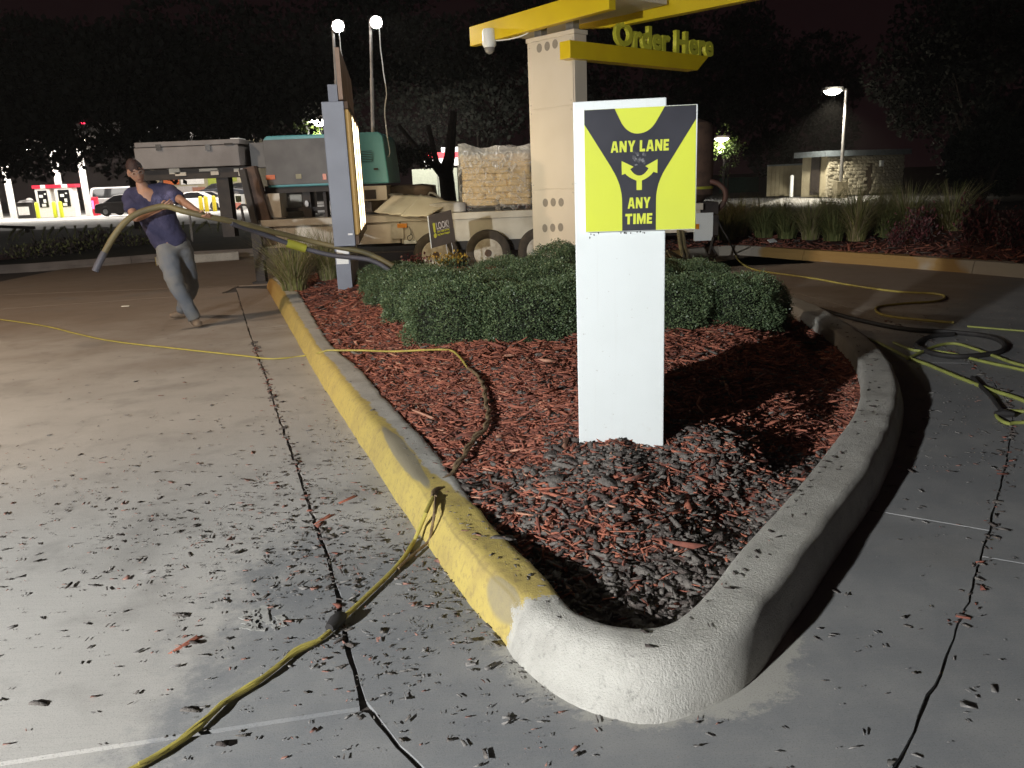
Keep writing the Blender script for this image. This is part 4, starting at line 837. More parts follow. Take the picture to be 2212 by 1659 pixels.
# leaning LOOK! sign
lo = Vector((0, 10.7, 0)); LN = Vector((0.10, -1, 0)).normalized()
cs = [onplane(x, y, lo, LN) for x, y in [(938, 620 / 1.1573), (985, 608 / 1.1573), (974, 524 / 1.1573), (925, 539 / 1.1573)]]
cs = [onplane(x / 11.85 / 1.1573 + 1060 / 1.1573, y / 11.85 / 1.1573 + 500 / 1.1573, lo, LN) for x, y in [(235, 1430), (940, 1230), (805, 290), (120, 465)]]
ls = thing('yard_sign', cs[0].lerp(cs[1], .7) - EZ * .3, 'small black LOOK! yard sign leaning in front of the trailer wheels', 'sign')
b = MB(); b.prism(cs, -LN * .012); bd = b.build('board', M('dark brown sign board', (.045, .03, .02), (.06, .04, .028), .6), ls)
b = MB(); e_ = (cs[3] - cs[0]); rgt = (cs[1] - cs[0]).normalized(); b.prism([cs[0] - rgt * .012, cs[0], cs[3], cs[3] - rgt * .012], -LN * .014); b.build('edge', MT['white'], bd)
def LK(x, y, k=.002): return onplane(x / 11.85 / 1.1573 + 1060 / 1.1573, y / 11.85 / 1.1573 + 500 / 1.1573, lo + LN * k, LN)
lx = (LK(760, 850) - LK(395, 940)).normalized(); lz_ = (LK(345, 670) - LK(385, 900)).normalized()
whiteprint = M('white print', (.62, .55, .52), None, .6); limeprint = M('lime print', (.50, .48, .02), None, .6)
place_text('lettering', 'LOOK!', bd, whiteprint, LK(383, 880), lx, lz_, (LK(745, 780) - LK(383, 880)).length, (LK(350, 670) - LK(383, 880)).length, offset=.012, extrude=.0008)
place_text('lettering', 'your meal number', bd, limeprint, LK(400, 990), lx, lz_, (LK(765, 905) - LK(400, 990)).length, .035, offset=.03, extrude=.0008)
place_text('lettering', 'may have changed', bd, limeprint, LK(412, 1085), lx, lz_, (LK(770, 1000) - LK(412, 1085)).length, .04, offset=.03, extrude=.0008)
b = MB(); b.prism([LK(x, y) for x, y in [(390, 905), (760, 815), (761, 822), (392, 913)]], LN * .001); b.build('rule', whiteprint, bd)
b = MB(); b.prism([LK(x, y) for x, y in [(250, 700), (275, 680), (315, 680), (330, 710), (345, 960), (312, 972), (290, 940)]], LN * .001)
b.prism([LK(335 + 45 * math.cos(a), 1055 + 72 * math.sin(a)) for a in [i * PI / 8 for i in range(16)]], LN * .001); b.build('exclamation_mark', limeprint, bd)
b = MB(); st = onplane(983, 549, lo, LN)
for k in (0.55, 0.78):
    q = cs[0].lerp(cs[1], k); b.tube([q + EZ * .1 + Vector((0, .02, 0)), q + Vector((.02, .02, -.05)), q + Vector((.05, .02, -.45))], .006, 6)
b.build('stake', MT['metal'], ls)

# ------------------------------------------------------------------ gooseneck trailer and its load
TY = 12.4
def T(x, y, Y=TY): return D(x, y, Y)
def vb(mb, x0, y0, x1, y1, Y, depth):   # upright box whose front face covers the surveyed rectangle
    ym = (y0 + y1) / 2; xm = (x0 + x1) / 2
    mb.box(D(x0, ym, Y).x, D(x1, ym, Y).x, Y, Y + depth, D(xm, y1, Y).z, D(xm, y0, Y).z); return mb
tr = thing('gooseneck_trailer', (-0.3, 13.4, 0), 'long white gooseneck flatbed trailer parked behind the island on triple wheels', 'trailer')
dz = T(1050, 457).z
b = MB(); b.box(-3.75, 3.0, TY - .03, TY + 2.3, dz - .10, dz); b.build('deck_rail', MT['whitepaint'], tr, bevel=0.006)
b = MB(); b.box(-3.72, -1.62, TY + .02, TY + .08, dz - .42, dz - .103); b.box(-1.6, 2.97, TY + .02, TY + .08, dz - .43, dz - .103); b.build('side_panel', MT['whitepaint'], tr, bevel=0.004)
b = MB(); b.box(-3.6, 2.9, TY + .5, TY + .62, dz - .5, dz - .11); b.box(-3.6, 2.9, TY + 1.6, TY + 1.72, dz - .5, dz - .11); b.build('chassis', MT['darkmetal'], tr)
b = MB(); vb(b, 846, 484, 872, 516, TY - .01, .03); b.build('light_box', MT['whitepaint'], tr)
b = MB(); vb(b, 858, 483, 879, 492, TY - .02, .03); b.build('marker_lamp', MT['amber'], tr)
b = MB(); vb(b, 1501, 484, 1510, 495, TY - .045, .03); b.build('marker_lamp', MT['amber'], tr)
b = MB(); b.tube(smooth_path([T(884, 490, TY - .02), T(888, 505, TY - .04), T(880, 512, TY - .05), T(884, 520, TY - .05), T(892, 512, TY - .04), T(886, 503, TY - .03)], .02), .006, 5); b.build('loop_wire', MT['black'], tr)
b = MB(); vb(b, 872, 519, 900, 527, TY - .02, .1); b.build('hanging_light', MT['white'], tr, bevel=.01)
def wheel(px_, tyre_r):
    c = T(px_, 545, TY - .12); cx, cz = c.x, 0.345
    w = thing('wheel', (cx, TY - .12, cz), None, None); w.parent = tr; w.location = Vector((cx, TY - .12, cz)) - tr.location
    b = MB(); R = tyre_r; b.lathe((0, 0, 0), [(.20, -.09), (.22, -.105), (R - .05, -.105), (R - .012, -.085), (R, -.05), (R, .05), (R - .012, .085), (R - .05, .105), (.2, .10)], 36, 'Y'); b.build('tyre', MT['tyre'], w, world=False)
    b = MB(); b.lathe((0, -.03, 0), [(.205, -.08), (.215, -.078), (.205, -.07), (.185, -.03), (.175, .0), (.15, -.015), (.10, -.04), (.06, -.045)], 28, 'Y'); b.build('rim', MT['rim'], w, world=False)
    b = MB()
    for k in range(7):
        a = k * 2 * PI / 7; b.lathe((0.130 * math.cos(a), -.060, .130 * math.sin(a)), [(.036, -.016), (.035, .004)], 9, 'Y')
    b.build('vent_hole', MT['rimhole'], w, world=False)
    b = MB(); b.lathe((0, -.07, 0), [(.05, -.05), (.055, -.04), (.06, 0)], 14, 'Y'); b.build('hub', MT['brownsteel'], w, world=False); return w
for x in (943, 1055, 1168): wheel(x, .345)
b = MB()
for x in (1000, 1112): q = T(x, 525, TY + .05); b.frame(q + Vector((-.1, 0, -.1)), (.2, 0, 0), (0, .2, 0), (0, 0, .18)); b.bar(q + Vector((-.28, .02, -.05)), q + Vector((.28, .02, -.05)), .06)
b.build('suspension', MT['darkmetal'], tr)
# gooseneck
b = MB(); vb(b, 300, 364, 545, 386, TY + .1, .3); b.build('neck_beam', MT['darkmetal'], tr)
b = MB()
for x0, x1, y0, y1 in [(365, 388, 364, 376), (378, 402, 372, 380), (430, 470, 364, 370), (455, 472, 368, 378), (505, 516, 364, 371), (515, 528, 370, 380)]: vb(b, x0, y0, x1, y1, TY + .07, .028)
b.build('paint_remnant', MT['whitepaint'], tr)
b = MB(); q0, q1 = T(526, 366), T(572, 560); b.bar(q0, q1, .09, .2, (0, 1, 0)); b.build('neck_strut', MT['darkmetal'], tr)
b = MB(); q0, q1 = T(538, 362, TY + .1), T(590, 530, TY + .1); b.bar(q0, q1, .20, .2, (0, 1, 0)); b.build('neck_strut', MT['brownsteel'], tr)
b = MB(); b.bar(T(522, 364, TY - .06), T(558, 500, TY - .06), .035, .04, (0, 1, 0)); b.build('edge_rail', MT['metal'], tr)
b = MB(); vb(b, 474, 380, 500, 512, TY + .15, .2); vb(b, 468, 372, 508, 382, TY + .13, .24); b.build('landing_gear', MT['darkmetal'], tr)
b = MB(); q = T(552, 480); b.box(q.x - .09, q.x + .05, TY + .0, TY + .14, 0.02, q.z); b.box(q.x - .14, q.x + .1, TY - .05, TY + .2, 0.0, .025); b.build('jack_leg', MT['darkmetal'], tr)
b = MB(); b.tube(smooth_path([T(512, 452), T(522, 443), T(533, 444), T(536, 449)], .03), .016, 6); b.tube(smooth_path([T(521, 446), T(527, 478), T(530, 500)], .05), .02, 6); b.build('crank', MT['darkmetal'], tr)
b = MB(); rq = 0
P = [T(407 + (k % 2) * .6 + k * .33, 440 + k * 3.1) for k in range(26)]
for k, p in enumerate(P):
    t = Vector((.014, 0, 0)) if k % 2 == 0 else Vector((0, .014, 0))
    b.tube([p - t, p - t * .9 + EZ * -.022, p - EZ * .03, p + t * .9 - EZ * .022, p + t, p + t * .9 + EZ * .018, p + EZ * .026, p - t * .9 + EZ * .018, p - t], .004, 4)
b.build('safety_chain', MT['metal'], tr)
b = MB(); vb(b, 541, 308, 572, 362, TY + .25, .5); b.build('front_box', MT['greypanel'], tr)
b = MB(); vb(b, 574, 418, 606, 470, TY + .1, .4); b.build('side_box', MT['whitepaint'], tr)
b = MB(); vb(b, 1500, 460, 1540, 520, TY - .025, .05); b.build('rear_plate', MT['white'], tr)
b = MB(); vb(b, 1541, 465, 1552, 508, TY - .02, .3); b.tube([T(1541, 512, TY - .03), T(1536, 530, TY - .03), T(1532, 548, TY - .03)], .02, 6); b.tube([T(1536, 530, TY - .03), T(1546, 548, TY - .03)], .016, 6); b.build('coupler', MT['darkmetal'], tr)
# tool chest
tb = thing('tool_chest', T(402, 362), 'grey steel tool chest sitting on top of the trailer gooseneck', 'tool chest')
b = MB(); vb(b, 291, 316, 517, 362, TY - .05, .7); b.build('body', MT['greybox'], tb, bevel=.01)
b = MB(); vb(b, 289, 304, 518, 315, TY - .065, .73); b.build('lid', MT['greybox'], tb, bevel=.01)
for x in (336, 443):
    b = MB(); vb(b, x, 312, x + 11, 325, TY - .085, .03); b.build('latch', MT['chrome'], tb)
b = MB(); vb(b, 484, 309, 502, 313, TY - .08, .02); b.build('handle', MT['darkmetal'], tb)
b = MB(); vb(b, 497, 298, 517, 303, TY, .3); b.build('bracket', MT['white'], tb)
# compressor
cp = thing('air_compressor', T(700, 470, TY + .5), 'teal hooded air compressor with grey side panel standing on the trailer', 'compressor')
x0, x1 = T(571, 340, TY + .2).x, T(828, 340, TY + .2).x; zc0, zc1 = T(700, 401, TY + .2).z, T(700, 289, TY + .2).z
b = MB(); pr = [(x0, zc0), (x1 + .06, zc0), (x1 + .01, zc1 - .06), (x1 - .05, zc1), (x0 + .05, zc1), (x0, zc1 - .05)]
b.prism([(x, TY + .22, z) for x, z in pr], (0, 1.4, 0)); b.build('hood', MT['teal'], cp, bevel=.02)
b = MB(); vb(b, 572, 300, 708, 398, TY + .2, .03); b.build('door_panel', MT['greypanel'], cp, bevel=.006)
for x, m_ in ((574, 'orange'), (697, 'orange')):
    b = MB(); vb(b, x, 378 + (x - 574) * -.02, x + 20 if x < 600 else x + 8, 388, TY + .185, .02); b.build('reflector', MT[m_], cp)
b = MB(); vb(b, 639, 376, 651, 386, TY + .185, .02); b.build('label_plate', M('cream label', (.45, .42, .28), None, .6), cp)
gp = MB(); vb(gp, 772, 326, 803, 349, TY + .195, .02); gl = gp.build('louvre_panel', MT['darkmetal'], cp)
for k in range(6):
    b = MB(); vb(b, 772, 327.5 + k * 3.7, 803, 329.5 + k * 3.7, TY + .18, .02); b.build('louvre', MT['teal'], gl)
b = MB(); vb(b, 807, 363, 816, 367, TY + .185, .03); b.build('catch', MT['darkmetal'], cp)
b = MB(); vb(b, 745, 402, 836, 434, TY + .25, 1.2); b.build('base', MT['whitepaint'], cp, bevel=.01)
b = MB(); vb(b, 788, 410, 812, 430, TY + .235, .02); b.build('fork_pocket', MT['darkmetal'], cp)
b = MB(); vb(b, 572, 399, 745, 415, TY + .28, 1.1); b.build('skid', MT['darkmetal'], cp)
b = MB(); vb(b, 596, 415, 612, 470, TY + .35, .2); vb(b, 655, 415, 672, 470, TY + .35, .2); vb(b, 700, 415, 706, 470, TY + .35, .2); vb(b, 612, 448, 700, 456, TY + .4, .1); b.build('support_frame', MT['darkmetal'], cp)
b = MB(); vb(b, 613, 420, 654, 470, TY + .6, .5); b.build('fuel_tank', MT['whitepaint'], cp, bevel=.02)
b = MB(); b.prism([T(663 + .0, 431 + 9, TY + .3) + Vector((.03 * math.cos(a), 0, .05 * math.sin(a))) for a in [k * PI / 6 for k in range(12)]], (0, -.02, 0)); b.build('gauge', MT['metal'], cp)
# light masts
def mast(base, top, head, lab, right):
    m = thing('light_mast', base, lab, 'light mast'); b = MB(); b.tube([base, base.lerp(top, .5)], .032, 8); b.tube([base.lerp(top, .5), top], .024, 8); b.build('pole', MT['metal'], m)
    b = MB(); b.bar(top, head + EZ * .06, .03); b.build('bracket', MT['darkmetal'], m)
    hh = MB(); hh.frame(head + Vector((-.09, -.02, -.08)), (.18, 0, 0), (0, .09, 0), (0, 0, .16)); h_ = hh.build('housing', MT['darkmetal'], m, bevel=.01)
    b = MB(); b.lathe(head + Vector((0, -.026, 0)), [(.08, -.02), (.085, 0), (.085, .004)], 18, 'Y'); b.build('lens', MT['bulb'], h_)
    lamp('mast_light', 'SPOT', head + Vector((0, -.04, 0)), 170 if not right else 380, (1, .93, .84), .06, head + (Vector((-3.6, -4.5, -3.6)) if not right else Vector((8.0, -3.2, -3.6))), m, 1.5 if not right else 1.2)
    return m
mast(T(733, 290, TY + .6), T(719, 52, TY + .6), T(731, 57, TY + .5), 'left light mast on the compressor, partly behind the menu topper', False)
mast(T(806, 292, TY + .6), T(800, 42, TY + .6), T(813, 49, TY + .5), 'right light mast on the compressor, its white cable hanging free', True)
cord('lamp_cable', [T(x, y, TY + .45) for x, y in [(819, 58), (823, 110), (829, 160), (835, 200), (831, 240), (836, 290), (842, 330), (840, 338), (832, 339), (824, 336)]], .009, MT['white'], 'white cable hanging in a long curve from the right mast lamp', 'cable', n=6)
cord('lamp_cable', [T(x, y, TY + .45) for x, y in [(731, 66), (734, 85), (736, 105), (740, 130), (742, 170)]], .008, MT['white'], 'short white cable dropping from the left mast lamp', 'cable', n=6)
# pallet of sacks under film
dzt = dz + 0.002
pl = thing('pallet', (0.15, TY + .75, dzt), 'timber pallet under the wrapped tan sacks on the trailer', 'pallet')
PX0, PX1 = T(1000, 440, TY + .15).x, T(1150, 440, TY + .15).x
for k in range(4):
    b = MB(); b.box(PX0 + .02, PX1 - .02, TY + .18 + k * .33, TY + .28 + k * .33, dzt + .06, dzt + .08); b.build('deck_board', MT['wood'], pl)
for k in range(3):
    b = MB(); xx = PX0 + .02 + k * (PX1 - PX0 - .12) / 2; b.box(xx, xx + .08, TY + .2, TY + 1.3, dzt, dzt + .058); b.build('runner', MT['wood'], pl)
def sack_mesh(lx_, ly_, lz_, seed):
    bm = bmesh.new(); bmesh.ops.create_cube(bm, size=1); bmesh.ops.subdivide_edges(bm, edges=bm.edges, cuts=5, use_grid_fill=True)
    for v in bm.verts:
        x, y, z = v.co; e = max(abs(x), abs(y)) * 2; z *= (1 - .45 * max(0, abs(x) * 2 - .55) ** 1.3) * (1 - .40 * max(0, abs(y) * 2 - .6) ** 1.3)
        k = noise.noise(Vector((x * 4, y * 4, z * 4 + seed))) * .05; v.co = Vector((x * lx_ * (1 + k), y * ly_ * (1 + k), z * lz_ * (1 + k * 2.2)))
    me = bpy.data.meshes.new('sack'); bm.to_mesh(me); bm.free(); me.materials.append(MT['sack']); me.polygons.foreach_set('use_smooth', [True] * len(me.polygons)); return me
zt_s = T(1070, 333, TY + .2).z; nl = 8; hs = (zt_s - dzt - .085) / nl; wp = PX1 - PX0
sm_a = [sack_mesh(wp / 2 * 1.02, .62, hs * 1.16, k * 3.1) for k in range(3)]; sm_b = [sack_mesh(wp / 3 * 1.03, .62, hs * 1.16, 20 + k * 3.1) for k in range(3)]
rowname = ['bottom', 'second', 'third', 'fourth', 'fifth', 'sixth', 'seventh', 'top']
for l in range(nl):
    k_ = 2 if l % 2 == 0 else 3
    for c in range(k_):
        for d_ in range(2):
            o = link('sack', random.choice(sm_a if k_ == 2 else sm_b), None, (PX0 + wp * (c + .5) / k_ + random.uniform(-.015, .015), TY + .47 + d_ * .56 + random.uniform(-.02, .02), dzt + .085 + hs * (l + .5)))
            o.rotation_euler = (0, random.uniform(-.03, .03), random.uniform(-.04, .04) + (PI if random.random() < .5 else 0))
            pos = (['left', 'right'] if k_ == 2 else ['left', 'middle', 'right'])[c]
            tag(o, f'tan paper sack, {pos} in the {rowname[l]} layer of the pallet, {"near" if d_ == 0 else "far"} row', 'sack', 'tan sacks stacked on the pallet')
film = M('clear stretch film', (.8, .78, .74), None, .18, alpha=.20); n_ = film.node_tree; p_ = n_.nodes['Principled BSDF']
tcx = n_.nodes.new('ShaderNodeTexCoord'); nz1 = n_.nodes.new('ShaderNodeTexNoise'); nz1.inputs['Scale'].default_value = 7; nz1.inputs['Distortion'].default_value = 2.2; n_.links.new(tcx.outputs['Object'], nz1.inputs['Vector'])
sxx = n_.nodes.new('ShaderNodeSeparateXYZ'); n_.links.new(tcx.outputs['Object'], sxx.inputs[0])
mrr = n_.nodes.new('ShaderNodeMapRange'); mrr.inputs[1].default_value = .45; mrr.inputs[2].default_value = .8; mrr.inputs[3].default_value = .08; mrr.inputs[4].default_value = .6; n_.links.new(nz1.outputs['Fac'], mrr.inputs[0])
mz = n_.nodes.new('ShaderNodeMapRange'); mz.inputs[1].default_value = .55; mz.inputs[2].default_value = .95; n_.links.new(sxx.outputs['Z'], mz.inputs[0])
am = n_.nodes.new('ShaderNodeMath'); am.operation = 'MULTIPLY_ADD'; am.inputs[1].default_value = .5; n_.links.new(mz.outputs[0], am.inputs[0]); n_.links.new(mrr.outputs[0], am.inputs[2]); am.use_clamp = True; n_.links.new(am.outputs[0], p_.inputs['Alpha'])
bpn = n_.nodes.new('ShaderNodeBump'); bpn.inputs['Strength'].default_value = .9; bpn.inputs['Distance'].default_value = .03; n_.links.new(nz1.outputs['Fac'], bpn.inputs['Height']); n_.links.new(bpn.outputs[0], p_.inputs['Normal'])
bm = bmesh.new(); bmesh.ops.create_cube(bm, size=1); bmesh.ops.subdivide_edges(bm, edges=bm.edges, cuts=9, use_grid_fill=True); hh_ = zt_s - dzt + .10
for v in bm.verts:
    x, y, z = v.co.x, v.co.y, v.co.z; k = noise.noise(Vector((x * 5, y * 5, z * 5))) * .025 + noise.noise(Vector((x * 14, y * 14, z * 14))) * .010
    top_ = max(0, z - .35) / .15; v.co = Vector((x * (wp + .10) * (1 + k - .04 * top_), y * 1.28 * (1 + k), (z + .5) * hh_ + top_ * (noise.noise(Vector((x * 4, y * 3, 5))) * .09)))
me = bpy.data.meshes.new('stretch_film'); bm.to_mesh(me); bm.free(); me.materials.append(film); me.polygons.foreach_set('use_smooth', [True] * len(me.polygons))
tag(link('stretch_film', me, None, ((PX0 + PX1) / 2, TY + .75, dzt + .004)), 'clear crumpled stretch film wrapped over the pallet of tan sacks', 'plastic film')
for x, s_ in ((1013, .05), (1130, .09)):
    b = MB(); q = T(x, 452, TY + .05); b.prism([q + Vector((s_ * math.cos(a) * (1.3 if k % 2 else .7), 0, s_ * .7 * abs(math.sin(a)) * (1 if k % 2 else .6))) for k, a in enumerate([i * PI / 5 for i in range(10)])], (0, .05, 0))
    tag(b.build('strap_end', MT['red']), 'red strap end at the left foot of the sack pallet' if x < 1100 else 'red strap bundle at the right foot of the sack pallet', 'strap')
# sheets and bales left of the pallet
def sheet(name, cs, mat, lab, cat, th=.012, amp=.02, nu=10):
    A, B_, C_, D_ = [Vector(c) for c in cs]; vs = []; fs = []
    for i in range(nu + 1):
        for j in range(nu + 1):
            u, v = i / nu, j / nu; p = A.lerp(B_, u).lerp(D_.lerp(C_, u), v); p.z += amp * noise.noise(Vector((u * 3, v * 3, A.x))) - amp * .4 * abs(math.sin(u * PI * 2)); vs.append(p)
    for i in range(nu):
        for j in range(nu): a = i * (nu + 1) + j; fs.append((a, a + nu + 1, a + nu + 2, a + 1))
    b = MB(); b.add(vs, fs, True); o = b.build(name, mat); s_ = o.modifiers.new('solid', 'SOLIDIFY'); s_.thickness = th; return tag(o, lab, cat)
sheet('cardboard_sheet', [T(808, 458, TY - .10), T(868, 467, TY - .14), T(915, 422, TY + .28), T(850, 422, TY + .26)], MT['card'], 'large cream cardboard sheet lying tilted over the bale on the trailer', 'cardboard')
sheet('cardboard_sheet', [T(866, 467, TY - .15), T(922, 468, TY - .16), T(983, 437, TY + .20), T(908, 421, TY + .26)], MT['card'], 'cream cardboard sheet in front, its right corner pointing at the pallet', 'cardboard')
o = link('bale', sack_mesh(1.2, .8, .44, 55), None, (T(850, 450, TY + .4).x, TY + 1.05, dz + .22)); o.data.materials.clear(); o.data.materials.append(M('dark bale', (.16, .12, .09), (.09, .065, .05), .9, bump=.5)); tag(o, 'dark bulky bale under the cream cardboard sheets on the trailer', 'bale')
sheet('plastic_sheet', [T(800, 420, TY + .4), T(845, 424, TY + .35), T(900, 419, TY + 1.0), T(850, 407, TY + 1.2)], MT['plasticgrey'], 'crumpled white plastic sheet over the dark bale', 'plastic sheet', amp=.07)
o = link('plastic_bundle', sack_mesh(.55, .4, .16, 77), None, (T(968, 450, TY + .2).x, TY + .25, dz + .08)); o.data.materials.clear(); o.data.materials.append(MT['plasticgrey']); tag(o, 'crumpled silver plastic bundle between cardboard and sack pallet', 'plastic bundle')
b = MB(); b.tube(smooth_path([T(930, 438, TY + .6), T(926, 420, TY + .6), T(935, 417, TY + .6), T(958, 434, TY + .6)], .03), .018, 6); tag(b.build('chair_frame', MT['metal']), 'bent pale metal frame sticking up behind the cardboard sheets', 'metal frame')
# brown tank at the rear
tk = thing('blast_pot', T(1480, 460, TY + .5), 'tall rusty brown cylindrical tank at the right end of the trailer', 'tank')
tx = T(1500, 400, TY + .5).x; b = MB(); b.lathe((tx - .06, TY + .5, 0), [(.18, dz), (.34, dz + .12), (.34, 2.02), (.30, 2.13), (.12, 2.2)], 22); b.build('shell', MT['brownsteel'], tk)
b = MB(); b.lathe((tx - .06, TY + .5, 0), [(.345, dz + .20), (.35, dz + .22), (.345, dz + .24)], 22); b.build('strap', MT['lime'], tk)
b = MB(); vb(b, 1470, 438, 1552, 464, TY + .1, .6); b.build('base_frame', MT['darkmetal'], tk)
b = MB(); b.tube(smooth_path([T(1534, 392, TY + .3), T(1550, 396, TY + .25), T(1566, 412, TY + .2), T(1566, 432, TY + .2), T(1555, 448, TY + .25), T(1544, 456, TY + .3)], .04), .04, 9)
b.build('blast_hose', M('red brown hose', (.22, .075, .06), (.09, .06, .045), .6, scale=2), tk)
b = MB(); b.tube(smooth_path([T(1548, 470, TY - .03), T(1560, 495, TY - .05), T(1575, 520, TY - .3), gv(1588, 548, .02)], .05), .012, 6); b.build('power_lead', MT['black'], tk)
hp = [T(1466, 498, TY - .1), T(1470, 530, TY - .35), T(1474, 560, TY - .9), Vector((2.0, 10.3, .45)), Vector((1.9, 9.6, .42))]
for k, (dx, lab) in enumerate([(0, 'left olive hose hanging from the trailer behind the boxwood'), (.06, 'right olive hose hanging from the trailer behind the boxwood')]):
    b = MB(); b.tube(smooth_path([p + Vector((dx, 0, -.02 * k)) for p in hp], .05), .032, 8); tag(b.build('hanging_hose', MT['hose']), lab, 'hose')

# ------------------------------------------------------------------ person dragging the hose
def skin(name, verts, edges, mat, parent, root=0, levels=2):
    me = bpy.data.meshes.new(name); me.from_pydata([tuple(Vector(v[:3])) for v in verts], [], edges); o = bpy.data.objects.new(name, me); COL.objects.link(o)
    sk_ = o.modifiers.new('skin', 'SKIN'); sk_.use_smooth_shade = True
    for i, v in enumerate(verts):
        r = v[3]; me.skin_vertices[0].data[i].radius = (r, r) if not isinstance(r, tuple) else r; me.skin_vertices[0].data[i].use_root = (i == root)
    sb = o.modifiers.new('sub', 'SUBSURF'); sb.levels = sb.render_levels = levels
    bpy.context.view_layer.update(); m2 = bpy.data.meshes.new_from_object(o.evaluated_get(bpy.context.evaluated_depsgraph_get()))
    bpy.data.objects.remove(o); off = woff(parent)
    for v in m2.vertices: v.co -= off
    m2.materials.clear(); m2.materials.append(mat); m2.polygons.foreach_set('use_smooth', [True] * len(m2.polygons)); return link(name, m2, parent)
pe = thing('person', Vector((-3.42, 8.6, 0)), 'person in navy t-shirt and jeans leaning back, dragging a hose', 'person')
hip = D(373, 531, 8.62); nk = D(309, 408, 8.52); chest = D(330, 445, 8.52); waist = D(353, 496, 8.57); head = D(293, 371, 8.46)
rs_, ls_ = D(281, 424, 8.5), D(362, 412, 8.6); re_, rh = D(289, 474, 8.32), D(350, 449, 8.20); le, lh = D(396, 436, 8.42), D(434, 462, 8.24)
rhp, lhp = D(360, 538, 8.56), D(392, 536, 8.68); rk, ra = D(381, 615, 8.46), D(421, 686, 8.50); lk, la = D(411, 622, 8.82), D(394, 678, 9.15)
ra.z = max(ra.z, .10); la.z = .12
body = skin('body', [(*hip, .13), (*waist, .125), (*chest, .15), (*nk, .062), (*(nk.lerp(head, .6)), .058), (*rs_, .062), (*re_, .043), (*rh, .028), (*ls_, .062), (*le, .043), (*lh, .028),
      (*rhp, .09), (*rk, .06), (*ra, .04), (*lhp, .09), (*lk, .06), (*la, .04)],
     [(0, 1), (1, 2), (2, 3), (3, 4), (2, 5), (5, 6), (6, 7), (2, 8), (8, 9), (9, 10), (0, 11), (11, 12), (12, 13), (0, 14), (14, 15), (15, 16)], MT['skin'], pe)
# head and hands are joined into the body mesh
bm = bmesh.new(); bm.from_mesh(body.data); off = woff(pe)
upd = (head - nk).normalized(); face = Vector((0.55, -0.80, -0.30)).normalized(); face = (face - upd * face.dot(upd)).normalized(); side = face.cross(upd)
def HP(f, s_, u): return head + face * f + side * s_ + upd * u - off
r_ = bmesh.ops.create_uvsphere(bm, u_segments=28, v_segments=20, radius=1)
for v in r_['verts']:
    x, y, z = v.co; f = y * .100; s_ = x * .076; u = z * .122
    if z < 0: s_ *= 1 + .28 * z; f = f * (1 + .12 * z) + (.012 * -z if y > 0 else .02 * z)
    if y > .3: f += .006 * math.exp(-((z + .1) / .2) ** 2) * -1 + .020 * math.exp(-(x / .16) ** 2) * math.exp(-((z + .18) / .17) ** 2)      # nose
    if y > .4: f -= .010 * (math.exp(-((x - .42) / .18) ** 2) + math.exp(-((x + .42) / .18) ** 2)) * math.exp(-((z - .02) / .12) ** 2)            # eye sockets
    if y > .4: f += .006 * math.exp(-(x / .3) ** 2) * math.exp(-((z + .50) / .07) ** 2)                                                   # lips
    if y > .4: f += .006 * math.exp(-((z - .20) / .10) ** 2)                                                                                # brow
    v.co = HP(f, s_, u)
for sg_ in (-1, 1):
    r_ = bmesh.ops.create_uvsphere(bm, u_segments=10, v_segments=8, radius=1)
    for v in r_['verts']: x, y, z = v.co; v.co = HP(y * .018 - .005, sg_ * (.074 + x * .010), z * .030 - .005)
bm.to_mesh(body.data); bm.free(); body.data.polygons.foreach_set('use_smooth', [True] * len(body.data.polygons))
for sg_ in (-1, 1):
    b = MB(); b.lathe((0, 0, 0), [(.0, -.006), (.007, -.004), (.009, 0), (.007, .004), (0.001, .006)], 10); 
    for v in range(len(b.v)): b.v[v] = HP(.084, sg_ * .032, .004) + b.v[v]
    b.build('eye', MT['eye'], pe, world=False)
b = MB(); b.tube([HP(.093, x * .016, -.060 - .002 * abs(x)) for x in (-1.5, -.7, 0, .7, 1.5)], .0035, 5); b.build('mouth', M('lips', (.24, .10, .08), None, .5), pe, world=False)
b = MB()
for sg_ in (-1, 1): b.tube([HP(.096, sg_ * .012, .028), HP(.092, sg_ * .032, .033), HP(.075, sg_ * .054, .026)], .004, 5)
b.build('eyebrow', MT['hair'], pe, world=False)
b = MB()
for sg_ in (-1, 1):
    ring = [HP(.104, sg_ * (.033 + .023 * math.cos(a)), .004 + .017 * math.sin(a)) for a in [k * PI / 6 for k in range(13)]]; b.tube(ring, .0018, 5); b.tube([HP(.100, sg_ * .056, .006), HP(.03, sg_ * .080, .008), HP(-.005, sg_ * .080, .004)], .0018, 5)
b.tube([HP(.106, -.010, .006), HP(.109, 0, .009), HP(.106, .010, .006)], .0018, 5); b.build('glasses', MT['metal'], pe, world=False)
bm = bmesh.new(); bmesh.ops.create_icosphere(bm, subdivisions=4, radius=1)
for v in list(bm.verts):
    x, y, z = v.co
    if z < -.45 or (y > .05 and z < .24 + .08 * math.sin(x * 9)) or (y > -.35 and abs(x) > .6 and z < -.15): bm.verts.remove(v)
for v in bm.verts:
    x, y, z = v.co; k = 1.07 + noise.noise(v.co * 5) * .06 + max(0, z) * .05; s_ = x * .076 * k; f = y * .100 * k; u = z * .122 * k
    if z < 0: s_ *= 1 + .2 * z
    v.co = HP(f, s_, u)
me = bpy.data.meshes.new('hair'); bm.to_mesh(me); bm.free(); me.materials.append(MT['hair']); o = link('hair', me, pe); s_ = o.modifiers.new('s', 'SOLIDIFY'); s_.thickness = .012
